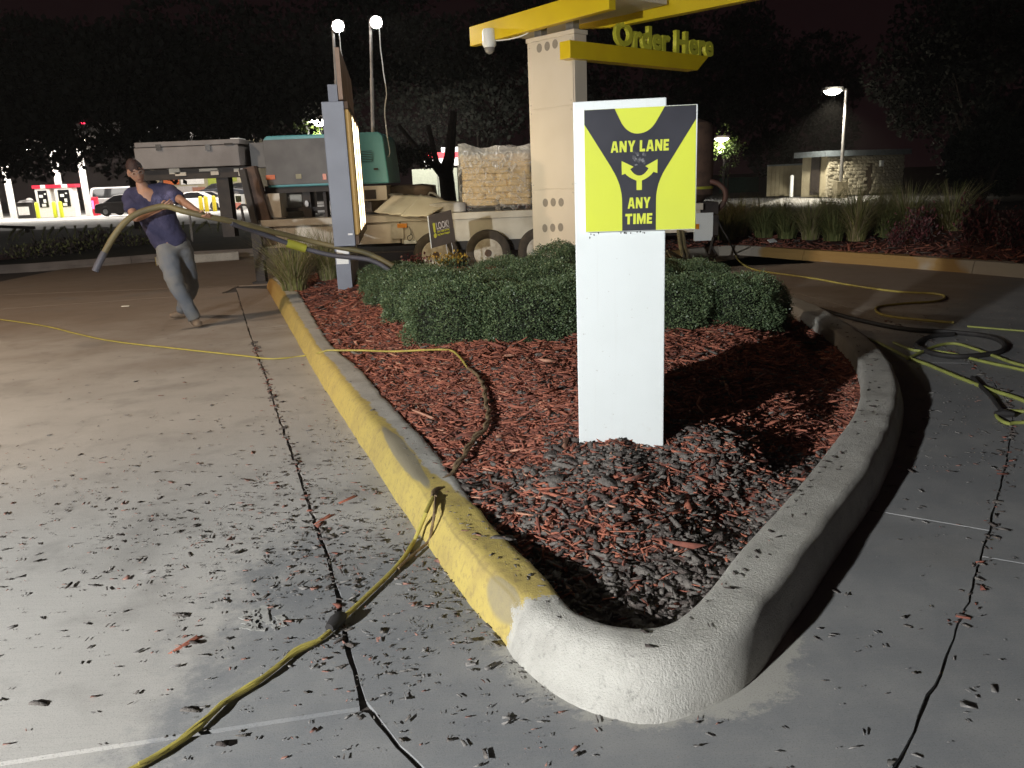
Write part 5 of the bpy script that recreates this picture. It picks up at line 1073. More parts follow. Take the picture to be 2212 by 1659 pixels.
def hand(wrist, elbow, grip, tname):
    fd = (wrist - elbow).normalized(); g = grip.normalized(); nrm = fd.cross(g).normalized(); g2 = nrm.cross(fd).normalized(); V = [(*wrist, .027)]; E = []
    pal = wrist + fd * .055; V.append((*pal, (.036, .022))); E.append((0, 1))
    for k, ln in enumerate([.92, 1.05, 1.0, .8]):
        a = pal + g2 * (-.030 + .020 * k) + fd * .03; b_ = a + fd * .030 * ln + nrm * .012; c = b_ + (fd * .012 + nrm * .028) * ln; d_ = c + (nrm * .018 - fd * .014) * ln
        n0 = len(V); V += [(*a, .010), (*b_, .0095), (*c, .0085), (*d_, .0075)]; E += [(1, n0), (n0, n0 + 1), (n0 + 1, n0 + 2), (n0 + 2, n0 + 3)]
    a = wrist + fd * .03 - g2 * .032 + nrm * .010; b_ = a + fd * .022 - g2 * .014 + nrm * .018; c = b_ + fd * .014 + nrm * .022 + g2 * .010
    n0 = len(V); V += [(*a, .012), (*b_, .0105), (*c, .009)]; E += [(0, n0), (n0, n0 + 1), (n0 + 1, n0 + 2)]
    return skin(tname, V, E, MT['skin'], pe, 0, 1)
hd_ = H2(lh - rh)
hand(rh - (rh - re_).normalized() * .01, re_, Vector((hd_.x, hd_.y, -.5)), 'hand'); hand(lh - (lh - le).normalized() * .01, le, Vector((hd_.x, hd_.y, -.6)), 'hand')
# clothes
def cloth(name, tubes, mat, parent, voxel=.022):
    b = MB()
    for path, rad in tubes: b.tube(smooth_path(path, .04), np.interp(np.linspace(0, 1, len(smooth_path(path, .04))), np.linspace(0, 1, len(rad)), rad).tolist(), 16)
    o = b.build(name, mat, parent); rm = o.modifiers.new('remesh', 'REMESH'); rm.mode = 'VOXEL'; rm.voxel_size = voxel; rm.use_smooth_shade = True
    sm = o.modifiers.new('smooth', 'SMOOTH'); sm.iterations = 6; sm.factor = .5
    bpy.context.view_layer.update(); m2 = bpy.data.meshes.new_from_object(o.evaluated_get(bpy.context.evaluated_depsgraph_get())); o.modifiers.clear(); o.data = m2
    for v in m2.vertices:
        p = v.co * 9; v.co += v.normal * (noise.noise(Vector((p.x, p.y, p.z * 1.8))) * .010 + noise.noise(p * 2.6) * .004)
    m2.materials.clear(); m2.materials.append(mat); m2.polygons.foreach_set('use_smooth', [True] * len(m2.polygons)); return o
g = NG('navy t-shirt'); geo = g.node('ShaderNodeNewGeometry'); pos = geo.outputs['Position']
cen = D(352, 437, 8.38); vm = g.node('ShaderNodeVectorMath', operation='DISTANCE'); g.put(vm.inputs[0], pos); vm.inputs[1].default_value = cen
vo = g.node('ShaderNodeTexVoronoi'); vo.inputs['Scale'].default_value = 26; g.put(vo.inputs['Vector'], pos)
base_ = g.mix(g.ramp(g.noise(pos, 7), .4, .65), (.052, .050, .105), (.036, .034, .078))
pr_ = g.math('MULTIPLY', g.ramp(vm.outputs['Value'], .17, .11), g.ramp(g.noise(pos, 9, 6, .8), .42, .6)); base_ = g.mix(g.math('MULTIPLY', pr_, .55), base_, (.20, .20, .38))
cen2 = D(362, 443, 8.36); vm2 = g.node('ShaderNodeVectorMath', operation='DISTANCE'); g.put(vm2.inputs[0], pos); vm2.inputs[1].default_value = cen2
base_ = g.mix(g.math('MULTIPLY', g.ramp(vm2.outputs['Value'], .10, .08), g.ramp(vo.outputs['Distance'], .42, .3)), base_, (.42, .41, .52))
g.put(g.p.inputs['Base Color'], base_); g.p.inputs['Roughness'].default_value = .9; g.bump(g.noise(pos, 14, 4), .6, .03)
sd_ = H2(ls_ - rs_)
cloth('t_shirt', [([hip + (waist - hip) * .05 + sd_ * k, waist + sd_ * k * .95, chest + sd_ * k * 1.2, chest.lerp(nk, .55) + sd_ * k * .9], [.125, .128, .128, .09]) for k in (-.055, .055)] + [([rs_ + (nk - rs_) * .35, rs_, rs_.lerp(re_, .30), rs_.lerp(re_, .66)], [.085, .085, .082, .078]), ([ls_ + (nk - ls_) * .35, ls_, ls_.lerp(le, .30), ls_.lerp(le, .72)], [.085, .085, .082, .078]), ([rs_, ls_], [.08, .09, .08])], g.m, pe)
jm = M('worn blue jeans', (.135, .15, .175), (.20, .195, .18), .9, scale=4, bump=.5, bscale=22)
hip2 = hip + (waist - hip) * -.12
cloth('jeans', [([hip + (waist - hip) * .22 + sd_ * k, hip + sd_ * k * 1.1, hip - (waist - hip) * .12 + sd_ * k * 1.1], [.118, .125, .12]) for k in (-.05, .05)] + [([hip.lerp(rhp, .7), rhp, rhp.lerp(rk, .5), rk, rk.lerp(ra, .55), ra - EZ * .02], [.115, .115, .098, .080, .073, .074]), ([hip.lerp(lhp, .7), lhp, lhp.lerp(lk, .5), lk, lk.lerp(la, .55), la - EZ * .02], [.115, .115, .098, .080, .073, .074])], jm, pe)
for a, toe, lb in ((ra, Vector((.55, -.83, 0)), 0), (la, Vector((-.75, -.5, 0)), 1)):
    t = toe.normalized(); h_ = Vector((a.x, a.y, .055)); skin('boot', [(*(a + EZ * .02), .058), (*(h_ - t * .045), .052), (*(h_ + t * .06), (.054, .046)), (*(h_ + t * .15 - EZ * .012), (.050, .036))], [(0, 1), (1, 2), (2, 3)], MT['boot'], pe)
# the two hoses he pulls
h1 = [D(206, 586, 7.9), D(214, 568, 7.92), D(226, 545, 7.95), D(245, 512, 7.98), D(268, 482, 8.02), D(295, 462, 8.08), D(330, 450, 8.14), rh + (rh - re_).normalized() * .055, D(392, 455, 8.17), lh + (lh - le).normalized() * .05, D(480, 474, 8.3), D(540, 487, 8.5), D(600, 503, 8.75), D(660, 518, 8.95), D(720, 532, 9.0), D(790, 546, 8.95), D(850, 575, 8.9)]
ho = thing('blast_hose', D(434, 462, 8.24), 'long olive hose held across the body of the person, trailing to the shrubs', 'hose'); b = MB(); b.tube(smooth_path(h1, .05), .030, 10); b.build('hose', MT['hose'], ho)
hp_ = smooth_path(h1, .05); 
b = MB(); b.tube([p + Vector((0, -.002, 0)) for p in smooth_path(h1[:3], .05)], .034, 10); b.build('nozzle', MT['hosegrey'], ho)
b = MB(); b.tube(smooth_path([D(620, 525, 8.80), D(645, 532, 8.85), D(660, 537, 8.88)], .05), .048, 10); hb2 = MB(); hb2.tube(smooth_path([D(500, 483, 8.34), D(560, 503, 8.6), D(618, 524, 8.8), D(662, 538, 8.88), D(720, 552, 8.9), D(800, 562, 8.85), D(850, 590, 8.8)], .05), .026, 9)
h2 = thing('return_hose', D(640, 531, 8.8), 'grey hose with a lime band below the olive hose, running behind the shrubs', 'hose'); hb2.build('hose', MT['hosegrey'], h2); b.build('band', MT['lime'], h2)

# ------------------------------------------------------------------ grasses and small plants
def blades(name, n, h, spread, lean, width, mats, seg=4):
    V = []; F = []; mi = []
    for k in range(n):
        a = random.uniform(0, 2 * PI); r0 = spread * .25 * math.sqrt(random.random()); hh = h * random.uniform(.5, 1.1); ln = lean * random.uniform(.25, 1.2); w = width * random.uniform(.6, 1.3)
        bx, by = r0 * math.cos(a), r0 * math.sin(a); a2 = a + random.uniform(-.6, .6); dx, dy = math.cos(a2), math.sin(a2); px_, py_ = -dy, dx; n0 = len(V)
        for s_ in range(seg + 1):
            t = s_ / seg; o = ln * h * t * t; z = hh * (t - .22 * ln * t * t); ww = w * (1 - t * .92)
            V.append((bx + dx * o - px_ * ww, by + dy * o - py_ * ww, z)); V.append((bx + dx * o + px_ * ww, by + dy * o + py_ * ww, z))
        m_ = 1 if random.random() < .3 and len(mats) > 1 else 0
        for s_ in range(seg): F.append((n0 + 2 * s_, n0 + 2 * s_ + 1, n0 + 2 * s_ + 3, n0 + 2 * s_ + 2)); mi.append(m_)
    return mesh_np(name, V, F, mats, mi)
def clump(me, loc, lab, s=1.0, group='ornamental grass clumps', cat='grass clump', name='grass_clump', sz=None):
    o = link(name, me, None, loc); o.scale = (s, s, sz or s); o.rotation_euler.z = random.uniform(0, 6.28); return tag(o, lab, cat, group)
gA = blades('grass_clump', 520, 0.75, 0.5, 0.75, .0055, [MT['grassblade'], MT['grassdry']]); gB = blades('grass_clump', 420, 0.9, 0.6, 0.8, .008, [MT['grassblade'], MT['grassdry']]); gC = blades('grass_clump', 380, .7, .7, .9, .009, [MT['grassgreen'], MT['grassblade']])
def bedz(x, y): return max(0.10, hz1(x, y))
for x, y, s_, lab in [(-2.72, 10.2, 1.15, 'tall pale grass clump directly left of the menu board'), (-2.35, 10.6, 1.0, 'pale grass clump behind the menu board leg')]:
    clump(gA, (x, y, bedz(x, y)), lab, s_, 'pale grass clumps by the menu board')
fn = bush_fn(.42, .26, 31.0); lv = leaf_cloud('lavender_shrub', 6000, fn, .03, [MT['purple'], MT['grassdry']], .25, up=.8)
c = G(690, 592, .2); o = link('lavender_shrub', lv, None, (c.x, c.y, bedz(c.x, c.y))); o.scale = (1.15, 1, 1.0); tag(o, 'low brown lavender shrub on red mulch before the menu board leg', 'shrub')
# marigolds by the wheels
for i, (vx, vy, m_, lab) in enumerate([(962, 562, 'flower', 'small yellow marigold plant below the LOOK sign'), (985, 558, 'flower', 'yellow marigold plant right of the LOOK sign stake'), (905, 566, 'redleaf', 'small red bedding flower left of the LOOK sign')]):
    c = D(vx, vy, 10.3); t = thing('marigold', (c.x, c.y, bedz(c.x, c.y)), lab, 'flower'); hgt = max(.15, c.z - t.location.z)
    link('blossoms', leaf_cloud('blossoms', 90, lambda n: (rng.normal(0, .07, (n, 3)) * np.array([1.4, 1, .5]) + np.array([0, 0, hgt]), np.tile([0, 0, 1.], (n, 1))), .035, [MT[m_]], .8), t)
    link('foliage', leaf_cloud('foliage', 240, lambda n: (rng.normal(0, .07, (n, 3)) * np.array([1.2, 1, 0]) + np.stack([0 * rng.uniform(0, 1, n), 0 * rng.uniform(0, 1, n), rng.uniform(0, hgt, n)], 1), np.tile([0, 0, .6], (n, 1))), .04, [MT['box1']], .4), t)

# ------------------------------------------------------------------ far right bed: kerb, mulch, grasses, red shrubs
fk = [gv(1440, 566, 0), gv(1520, 556, 0), gv(1590, 551, 0), gv(1700, 560, 0), gv(1900, 575, 0), gv(2212, 601, 0), gv(2600, 640, 0), gv(3000, 690, 0)]
fkc = M('far kerb paint', (.40, .36, .30), (.34, .21, .07), .8, scale=.42, mix=(.50, .54))
def run_kerb(name, pts, w, h, mat, parent, inward=1):
    P = smooth_path([(p[0], p[1], 0) for p in pts], .3)
    for k in range(0, len(P) - 1, 8):
        seg = P[k:k + 9]
        if len(seg) < 2: break
        b = MB(); vs = []
        for i, p in enumerate(seg):
            j = k + i; t = (P[min(j + 1, len(P) - 1)] - P[max(j - 1, 0)]).normalized(); n = Vector((-t.y, t.x, 0)) * inward
            if i == 0 and k: p = p + t * .008
            for dn, z in ((0, -.05), (.02, h * .6), (.05, h), (w, h), (w, -.05)): q = p + n * dn; vs.append(Vector((q.x, q.y, z)))
        m_ = len(seg); fs = [(i * 5 + j, (i + 1) * 5 + j, (i + 1) * 5 + (j + 1) % 5, i * 5 + (j + 1) % 5) for i in range(m_ - 1) for j in range(5)] + [tuple(range(5)), tuple((m_ - 1) * 5 + j for j in range(4, -1, -1))]
        b.add(vs, fs); b.build('kerb_section', mat, parent)
kf = thing('kerb', (0, 0, 0), None, None); tag(kf, kind='structure'); run_kerb('kerb', fk, .28, .16, fkc, kf, 1)
ins_ = []
for i, p in enumerate(fk): t = (fk[min(i + 1, len(fk) - 1)] - fk[max(i - 1, 0)]).normalized(); ins_.append(p + Vector((-t.y, t.x, 0)) * .2)
b = MB(); N_ = 24; vs = []; fs = []
far_edge = [Vector((x, y, 0)) for x, y in [(2.2, 22), (3.6, 22), (5.2, 22), (7.5, 21.5), (11, 20), (16, 17), (22, 12), (26, 8)]]
for i, (p, q) in enumerate(zip(ins_, far_edge)):
    for j in range(N_ + 1): u = j / N_; r_ = p.lerp(q, u); vs.append(Vector((r_.x, r_.y, .13 + .16 * min(1, u * 4) + .04 * noise.noise(Vector((r_.x * 1.5, r_.y * 1.5, 0)))) if j < N_ else (r_.x, r_.y, -.05)))
for i in range(len(ins_) - 1):
    for j in range(N_): a = i * (N_ + 1) + j; fs.append((a, a + 1, a + N_ + 2, a + N_ + 1))
b.add(vs, fs, True); tag(b.build('planting_bed', MT['farmulch']), kind='structure')
q = rng.uniform(0, 1, (6000, 2)); k_ = (q[:, 0] * (len(ins_) - 1.001)); i_ = k_.astype(int); f_ = k_ - i_
iv = np.array([(p.x, p.y) for p in ins_]); fe = np.array([(p.x, p.y) for p in far_edge]); A_ = iv[i_] * (1 - f_[:, None]) + iv[i_ + 1] * f_[:, None]; B_ = fe[i_] * (1 - f_[:, None]) + fe[i_ + 1] * f_[:, None]; u_ = q[:, 1:] ** 1.6 * .5; xy = A_ * (1 - u_) + B_ * u_
zz_ = .14 + .16 * np.clip(u_[:, 0] * 4, 0, 1) + .02
L = np.clip(rng.gamma(3, .03, 6000), .03, .2); tag(link('mulch', chip_mesh('mulch', np.column_stack([xy, zz_]), L, L * .2, L * .08, .3, rng.choice([0, 1, 1, 1, 4], 6000), CM)), kind='stuff')
gs = [(1570, 505, 14.2, 1.0, 'C'), (1605, 500, 14.8, .95, 'B'), (1650, 502, 14.4, 1.05, 'C'), (1700, 505, 14.0, 1.0, 'C'), (1750, 508, 13.6, 1.05, 'B'), (1800, 512, 13.2, 1.0, 'C'), (1850, 515, 13.0, 1.1, 'B'), (1905, 512, 13.4, 1.0, 'C'), (1960, 512, 13.8, 1.25, 'B'), (2050, 515, 13.6, 1.2, 'B'),
      (1590, 490, 17.5, 1.0, 'B'), (1640, 490, 18.0, .9, 'B'), (1690, 490, 18.2, .9, 'B'), (1790, 490, 17.5, 1.05, 'B'), (1850, 490, 17.2, 1.15, 'B'), (1910, 490, 17.0, 1.1, 'B'), (1550, 500, 15.5, .9, 'B')]
wd = ['leftmost grass clump in the right bed, by the trailer tail', 'grass clump second from the trailer tail in the right bed', 'green grass clump above the white litter in the right bed', 'green grass clump right of the white litter', 'pale grass clump in front of the lit road', 'green grass clump below the street lamp post', 'pale tall grass clump below the stone wall', 'green grass clump left of the first red shrub', 'tall feathery clump between the two red shrubs', 'tall feathery clump right of the two red shrubs',
      'rear pale clump behind the trailer tail', 'rear pale clump before the lit road, left part', 'rear pale clump before the lit road, right part', 'rear pale clump under the hut bollards', 'rear pale clump under the stone wall corner', 'rear pale clump right under the stone wall', 'rear pale clump beside the hose hanging off the tank']
for (vx, vy, Y, s_, k), lab in zip(gs, wd):
    p = D(vx, vy, Y); clump({'B': gB, 'C': gC}[k], (p.x, Y, .24), lab, s_ * .86, 'grass clumps in the far right bed')
rl_ = leaf_cloud('red_shrub', 900, lambda n: (rng.normal(0, 1, (n, 3)) * np.array([.16, .16, .17]) + np.array([0, 0, .32]), np.tile([0, 0, .8], (n, 1))), .10, [MT['redleaf'], MT['purple']], .35)
for vx, Y, s_, lab in [(1985, 12.4, .62, 'dark red leaved shrub below the stone hut'), (2110, 11.6, .75, 'tall dark red shrub right of the stone hut'), (2185, 11.0, .6, 'dark red shrub at the right picture edge'), (1940, 12.2, .4, 'small dark red shrub left of its taller neighbour')]:
    p = D(vx, 500, Y); o = link('red_shrub', rl_, None, (p.x, Y, .2)); o.scale = (s_, s_, s_ * 1.2); o.rotation_euler.z = random.uniform(0, 6); tag(o, lab, 'shrub', 'red leaved shrubs')
p = gv(1664, 525, .2); b = MB(); b.frame(p, (.13, .05, .01), (-.03, .09, .04), (0, 0, .012)); tag(b.build('paper_litter', MT['white']), 'crumpled white paper litter on the far red mulch', 'litter')
p = gv(112, 655, .006)
p = D(365 / 1.1573, 0, 1) if False else gv(262 * 1.0, 663, .006); b = MB(); b.frame(p, (.09, .02, 0), (0, .04, 0), (0, 0, .01)); tag(b.build('paper_scrap', MT['card']), 'pale paper scrap on the brown lane left of the person', 'litter')

# ------------------------------------------------------------------ stone hut, fence, lamp on the right
hx0 = 16.05; hy = 40.2
ht = thing('stone_hut', (17.5, 42, 0), 'small flat roofed hut of rough pale stone behind the grasses', 'hut')
zr = D(1790, 325, 41).z; ca = D(1783, 400, 40.2); cb = D(1946, 400, 43.5); cl_ = D(1731, 400, 41.8)
def wallbox(p, q, z0, z1, th): d = H2(q - p); n = Vector((-d.y, d.x, 0)); b = MB(); b.frame(Vector((p.x, p.y, z0)), d * (q - p).length, n * th, EZ * (z1 - z0)); return b
CA, CB, CL = [Vector((v.x, v.y, 0)) for v in (ca, cb, cl_)]
w1 = wallbox(CA, CB, 0, zr - .3, .3).build('stone_wall', MT['stucco'], ht); wallbox(CL, CA, 0, zr - .3, .3).build('wall', MT['stucco'], ht)
dw = H2(CB - CA); nw = Vector((dw.y, -dw.x, 0)); Lw = (CB - CA).length; rsn = []
for k in range(5):
    bm = bmesh.new(); bmesh.ops.create_cube(bm, size=1); bmesh.ops.subdivide_edges(bm, edges=bm.edges, cuts=1, use_grid_fill=True)
    for v in bm.verts: e = noise.noise(v.co * 3 + Vector((k * 9, 0, 0))) * .22; v.co = Vector((v.co.x * (1 + e * .3), v.co.y * (1 + e) + (-.2 if abs(v.co.x) < .1 and abs(v.co.z) < .1 and v.co.y < 0 else 0), v.co.z * (1 + e * .4)))
    me = bpy.data.meshes.new('stone'); bm.to_mesh(me); bm.free(); me.materials.append(MT['stone']); rsn.append(me)
nr = 11; rh_ = (zr - .34) / nr
for r in range(nr):
    s_ = 0.0
    while s_ < Lw - .1:
        ln = random.uniform(.26, .52); ln = min(ln, Lw - s_); q = CA + dw * (s_ + ln / 2) + nw * random.uniform(.0, .07)
        if not (3.0 < s_ + ln / 2 - 0 < 3.55 and r < 8): o = link('stone', random.choice(rsn), w1, Vector((q.x, q.y, rh_ * (r + .5))) - woff(ht)); o.scale = (ln * .96, .16, rh_ * .94); o.rotation_euler.z = math.atan2(dw.y, dw.x)
        s_ += ln
b = MB(); q = CA + dw * 3.0 + nw * .06; b.frame(Vector((q.x, q.y, .1)), dw * .5, nw * .05, EZ * 1.9); b.build('door', MT['wood'], ht)
b = MB(); q = CL.lerp(CA, .42); d_ = H2(CA - CL); n_2 = Vector((d_.y, -d_.x, 0)); b.frame(Vector((q.x, q.y, .1)) + n_2 * .02, d_ * .6, n_2 * .05, EZ * 1.95); b.build('gate', MT['darkmetal'], ht)
b = MB(); m0 = D(1725, 310, 41.5); b.prism([tuple(CL - d_ * .3 + n_2 * .3 + EZ * (zr - .3)), tuple(CA + n_2 * .45 + nw * .35 + EZ * (zr - .3)), tuple(CB + nw * .35 + dw * .2 + EZ * (zr - .3)), tuple(CB - nw * 1.5 + EZ * (zr - .3))], (0, 0, .27)); b.build('roof', MT['fascia'], ht)
b = MB(); q = CA + dw * 3.9 + nw * .2; b.frame(Vector((q.x, q.y, 1.35)), dw * .22, nw * .12, EZ * .3); b.build('meter_box', MT['white'], ht)
wf = thing('enclosure_fence', (14.5, 42.5, 0), 'tan board enclosure fence joining the stone hut on its left', 'fence')
fa, fb = D(1657, 400, 44.0), D(1738, 400, 43.0); fz = D(1700, 358, 43.5).z; fd_ = Vector((fb.x - fa.x, fb.y - fa.y, 0)); nb = 9
for k in range(nb):
    b = MB(); q = Vector((fa.x, fa.y, .02)) + fd_ * (k / nb); b.frame(q, fd_ * (.93 / nb), (0, .05, 0), EZ * (fz - .02)); b.build('board', MT['stucco'], wf)
b = MB(); q = Vector((fa.x, fa.y, fz)); b.frame(q + Vector((0, -.03, .0)), fd_, (0, .12, 0), EZ * .08); b.build('rail', MT['fascia'], wf)
def bollard(p, mat, lab, group, h=1.05, r=.09, name='bollard'):
    b = MB(); b.lathe((p.x, p.y, 0), [(r, 0), (r, h - r * .7), (r * .75, h - r * .2), (r * .3, h)], 14); return tag(b.build(name, mat, loc=(p.x, p.y, 0)), lab, 'bollard', group)
bollard(gv(1709, 425.5, 0), MT['white'], 'pale bollard before the tan board fence', 'pale bollards at the hut', 1.1); bollard(gv(1756, 423.5, 0), MT['white'], 'pale bollard before the corner of the stone hut', 'pale bollards at the hut', 1.1)
def street_lamp(p, h, arm, lab, power, col=(1, .92, .75), base=True, mat='metal', sp=2.6, aim=None):
    t = thing('street_lamp', p, lab, 'street lamp', 'street lamps'); b = MB(); b.tube([p + EZ * .1, p + EZ * h], [.085, .065], 10); b.build('pole', MT[mat], t)
    if base: b = MB(); b.frame(p + Vector((-.25, -.25, 0)), (.5, 0, 0), (0, .5, 0), EZ * .75); b.build('plinth', MT['stucco'], t)
    hp = p + EZ * (h - .02) + arm; b = MB(); b.bar(p + EZ * (h - .03), hp, .07); b.build('arm', MT[mat], t)
    b = MB(); b.frame(hp + Vector((-.42, -.2, -.02)), (.84, 0, 0), (0, .4, 0), EZ * .14); b.build('head', MT[mat], t)
    b = MB(); b.lathe(hp + Vector((0, 0, -.16)), [(.08, -.06), (.26, 0), (.36, .09), (.38, .137)], 16); b.build('lens', MT['bulbwarm'], t)
    lamp('street_light', 'SPOT', hp + Vector((0, 0, -.30)), power, col, .2, aim or hp + Vector((0, 0, -5)), t, sp); return t
lp = gv(1814, 428, 0); lz = D(1826, 193, lp.y).z; hd = D(1797, 196, lp.y); street_lamp(Vector((lp.x, lp.y, 0)), lz, Vector((hd.x - lp.x - .0 , -.1, 0)), 'lit street lamp on a grey pole in front of the stone hut', 2600, sp=2.2)
rd = MB(); rd.add([(7.0, 27.5, -.052), (12.5, 30.0, -.052), (18.5, 40.0, -.052), (19, 52, -.052), (9, 52, -.052)], [(0, 1, 2, 3)]); tag(rd.build('road', MT['slab_plain']), kind='structure')

# ------------------------------------------------------------------ trees
def crown_fn(R, n_c, seed):
    rr = random.Random(seed); cs = []
    for k in range(n_c):
        d = Vector((rr.gauss(0, 1), rr.gauss(0, 1), rr.gauss(0, .8))).normalized() * rr.uniform(.45, 1.0); cs.append((d.x * R[0], d.y * R[1], d.z * R[2], rr.uniform(.22, .42)))
    cs = np.array(cs)
    def f(n):
        i = rng.integers(0, n_c, n); d = rng.normal(0, 1, (n, 3)); d /= np.linalg.norm(d, axis=1)[:, None]; r = rng.uniform(.3, 1, n) ** .4
        return cs[i, :3] + d * (r * cs[i, 3])[:, None] * np.array([R[0], R[1], R[2]]), d
    return f
def tree(loc, h, R, lab, n=7000, leaf=.16, mat='treeleaf', trunk_r=.22, fork=False, group='trees', seed=1, trunk_h=None, name='tree'):
    t = thing(name, loc, lab, 'tree', group); th = trunk_h or h - R[2] * 1.1
    b = MB(); L0 = Vector(loc); b.tube([L0 - EZ * .05, L0 + EZ * th * .5 + Vector((.03, 0, 0)), L0 + EZ * th], [trunk_r * 1.15, trunk_r * .9, trunk_r * .75], 10)
    rr = random.Random(seed)
    for k in range(5):
        a = k * 1.26 + rr.uniform(-.3, .3); tip = L0 + EZ * (h + R[2] * .1) + Vector((math.cos(a) * R[0] * .6, math.sin(a) * R[1] * .6, rr.uniform(-.3, .4) * R[2])); st_ = L0 + EZ * th * rr.uniform(.88, 1.0)
        b.tube([st_, st_.lerp(tip, .5) + EZ * .2, tip], [trunk_r * .5, trunk_r * .3, .03], 7)
    b.build('trunk', MT['trunk'], t)
    ncl = 26 if n < 20000 else 60; cf = crown_fn(R, ncl, seed)
    def gap(k):      # twigs thin out where the far signals show through
        P, N = cf(k); keep = np.ones(len(P), bool)
        for vx, vy, rr_ in ((179, 272, .40), (196, 271, .40), (246, 278, .32)):
            d = ray(vx, vy); k_ = (P[:, 1] + loc[1]) / d.y; dd = np.hypot(P[:, 0] + loc[0] - d.x * k_, P[:, 2] + h - CAMH - d.z * k_); keep &= (dd > rr_) | (rng.uniform(0, 1, len(P)) < .16)
        return P[keep], N[keep]
    cme = leaf_cloud('crown', n, gap if n > 20000 else cf, leaf, [MT[mat]], .7); link('crown', cme, t, (0, 0, h)); return t
# big oak whose low crown hides the station canopy
tree((D(287, 400, 29.5).x, 29.5, 0), 4.9, (7.2, 2.4, 2.9), 'broad dark oak whose low crown hides the station canopy at left', 42000, .21, 'treeleaf', .15, seed=5, trunk_h=3.2)
tree((-24.5, 33, 0), 5.2, (7.5, 2.4, 3.1), 'dark oak crown at the far left before the fuel pumps', 38000, .22, 'treeleaf', .3, seed=9, trunk_h=3.5)
# forked tree behind the load
ft = thing('forked_tree', (-3.3, 30, 0), 'dark forked tree trunk behind the trailer left of the sack pallet', 'tree', 'trees'); b = MB()
f0, f1, f2, f3, f4 = D(970, 440, 30), D(963, 372, 30), D(946, 330, 30), D(972, 335, 30), D(900, 330, 30)
b.tube([Vector((f0.x, 30, -.05)), f0, f1], [.34, .29, .27], 12); b.tube([D(962, 385, 30), D(938, 359, 30), D(913, 335, 30), D(860, 270, 30)], [.16, .11, .10, .07], 8); b.tube([D(960, 380, 30), D(943, 350, 30), D(936, 322, 30), D(925, 270, 30)], [.18, .11, .10, .08], 8); b.tube([D(962, 375, 30), D(971, 340, 30), D(974, 300, 30), D(980, 240, 30)], [.27, .20, .17, .12], 8)
ft.location = (f0.x, 30, 0); b.build('trunk', MT['trunk'], ft); link('crown', leaf_cloud('crown', 11000, crown_fn((6.2, 3.2, 2.6), 26, 3), .19, [MT['treeleaf']], .7), ft, (-.6, 0, 6.6))
link('low_branches', leaf_cloud('low_branches', 2600, crown_fn((.95, .7, .95), 12, 8), .11, [MT['treeleaf']], .7), ft, (-1.35, 0, 2.25))
for i, (x, y, h, R, lab) in enumerate([(21, 36, 4.6, (4.2, 4, 4.2), 'dark bushy tree right of the stone hut'), (24, 27, 6.5, (5, 5, 6), 'tall dark tree at the right picture edge'), (9, 62, 8, (7, 5, 6), 'distant dark tree behind the order column'), (-2, 66, 9, (8, 5, 7), 'distant dark tree behind the light masts'), (33, 55, 8, (8, 6, 6), 'distant dark tree behind the street lamp'), (20, 60, 7.5, (7, 5, 6), 'distant dark tree above the stone hut roof'), (17.5, 30, 1.6, (1.2, 1.2, 1.5), 'dark bush at the right end of the stone hut')]):
    tree((x, y, 0), h, R, lab, 11000 if y > 40 else 12000, .34 if y > 40 else .2, 'treeleaf', .25, seed=20 + i)
for vx, vy, hx, hy_, Y, lab, s_ in [(664, 268, 689, 257, 30, 'leafy tree top lit green behind the compressor', .55), (1573, 325, 1559, 297, 46, 'leafy young tree lit green beside a lamp right of the sign', 1.1)]:
    c = D(vx, vy, Y); tree((c.x, Y, 0), c.z, (.75 * s_, .5 * s_, 1.0 * s_), lab, 900, .15, 'litleaf', .06, seed=int(vx), group='lamp lit trees')
    q = D(hx, hy_, Y - .3); street_lamp(Vector((q.x + .35, Y + .4, 0)), q.z, Vector((-.35, -.7, 0)), 'small lit lamp beside the green tree behind the compressor' if vx < 1000 else 'small lit lamp beside the young tree right of the sign', 900 if vx > 1000 else 400, (1, .98, .9), False, 'darkmetal', 3.0)
gf = MB(); q0, q1 = D(1555, 385, 55), D(1640, 372, 55); gf.box(q0.x, q1.x, 55, 55.1, 0, q0.z); tag(gf.build('green_fence', M('green screen', (.02, .07, .05), None, .8)), 'dark green screen fence behind the young lit tree', 'fence')

# ------------------------------------------------------------------ left verge, kerbs, low plants
vg = MB(); vs = []; fs = []; nxs, nys = 40, 14
e0 = [gv(-300, 600, 0), gv(0, 590, 0), gv(240, 573, 0), gv(400, 560, 0), gv(600, 550, 0)]; e1 = [gv(-300, 512, 0), gv(0, 504, 0), gv(100, 501, 0), gv(350, 492, 0), gv(600, 486, 0)]
P0, P1 = smooth_path(e0, .5), smooth_path(e1, .5)
for i in range(nxs + 1):
    a = P0[int(i / nxs * (len(P0) - 1))]; c = P1[int(i / nxs * (len(P1) - 1))]
    for j in range(nys + 1):
        u = j / nys; p = a.lerp(c, u); vs.append((p.x, p.y, .13 + .12 * math.sin(u * PI) + .05 * noise.noise(Vector((p.x, p.y, 0))) if 0 < j < nys else .05))
for i in range(nxs):
    for j in range(nys): a = i * (nys + 1) + j; fs.append((a, a + nys + 1, a + nys + 2, a + 1))
vg.add(vs, fs, True); tag(vg.build('verge', MT['lawn']), kind='structure')
bl_ = blades('grass', 9000, .16, 0, .5, .008, [MT['grassgreen'], MT['grassdry']], 2); co = np.empty(len(bl_.vertices) * 3, dtype=np.float32); bl_.vertices.foreach_get('co', co); co = co.reshape(-1, 6, 3)
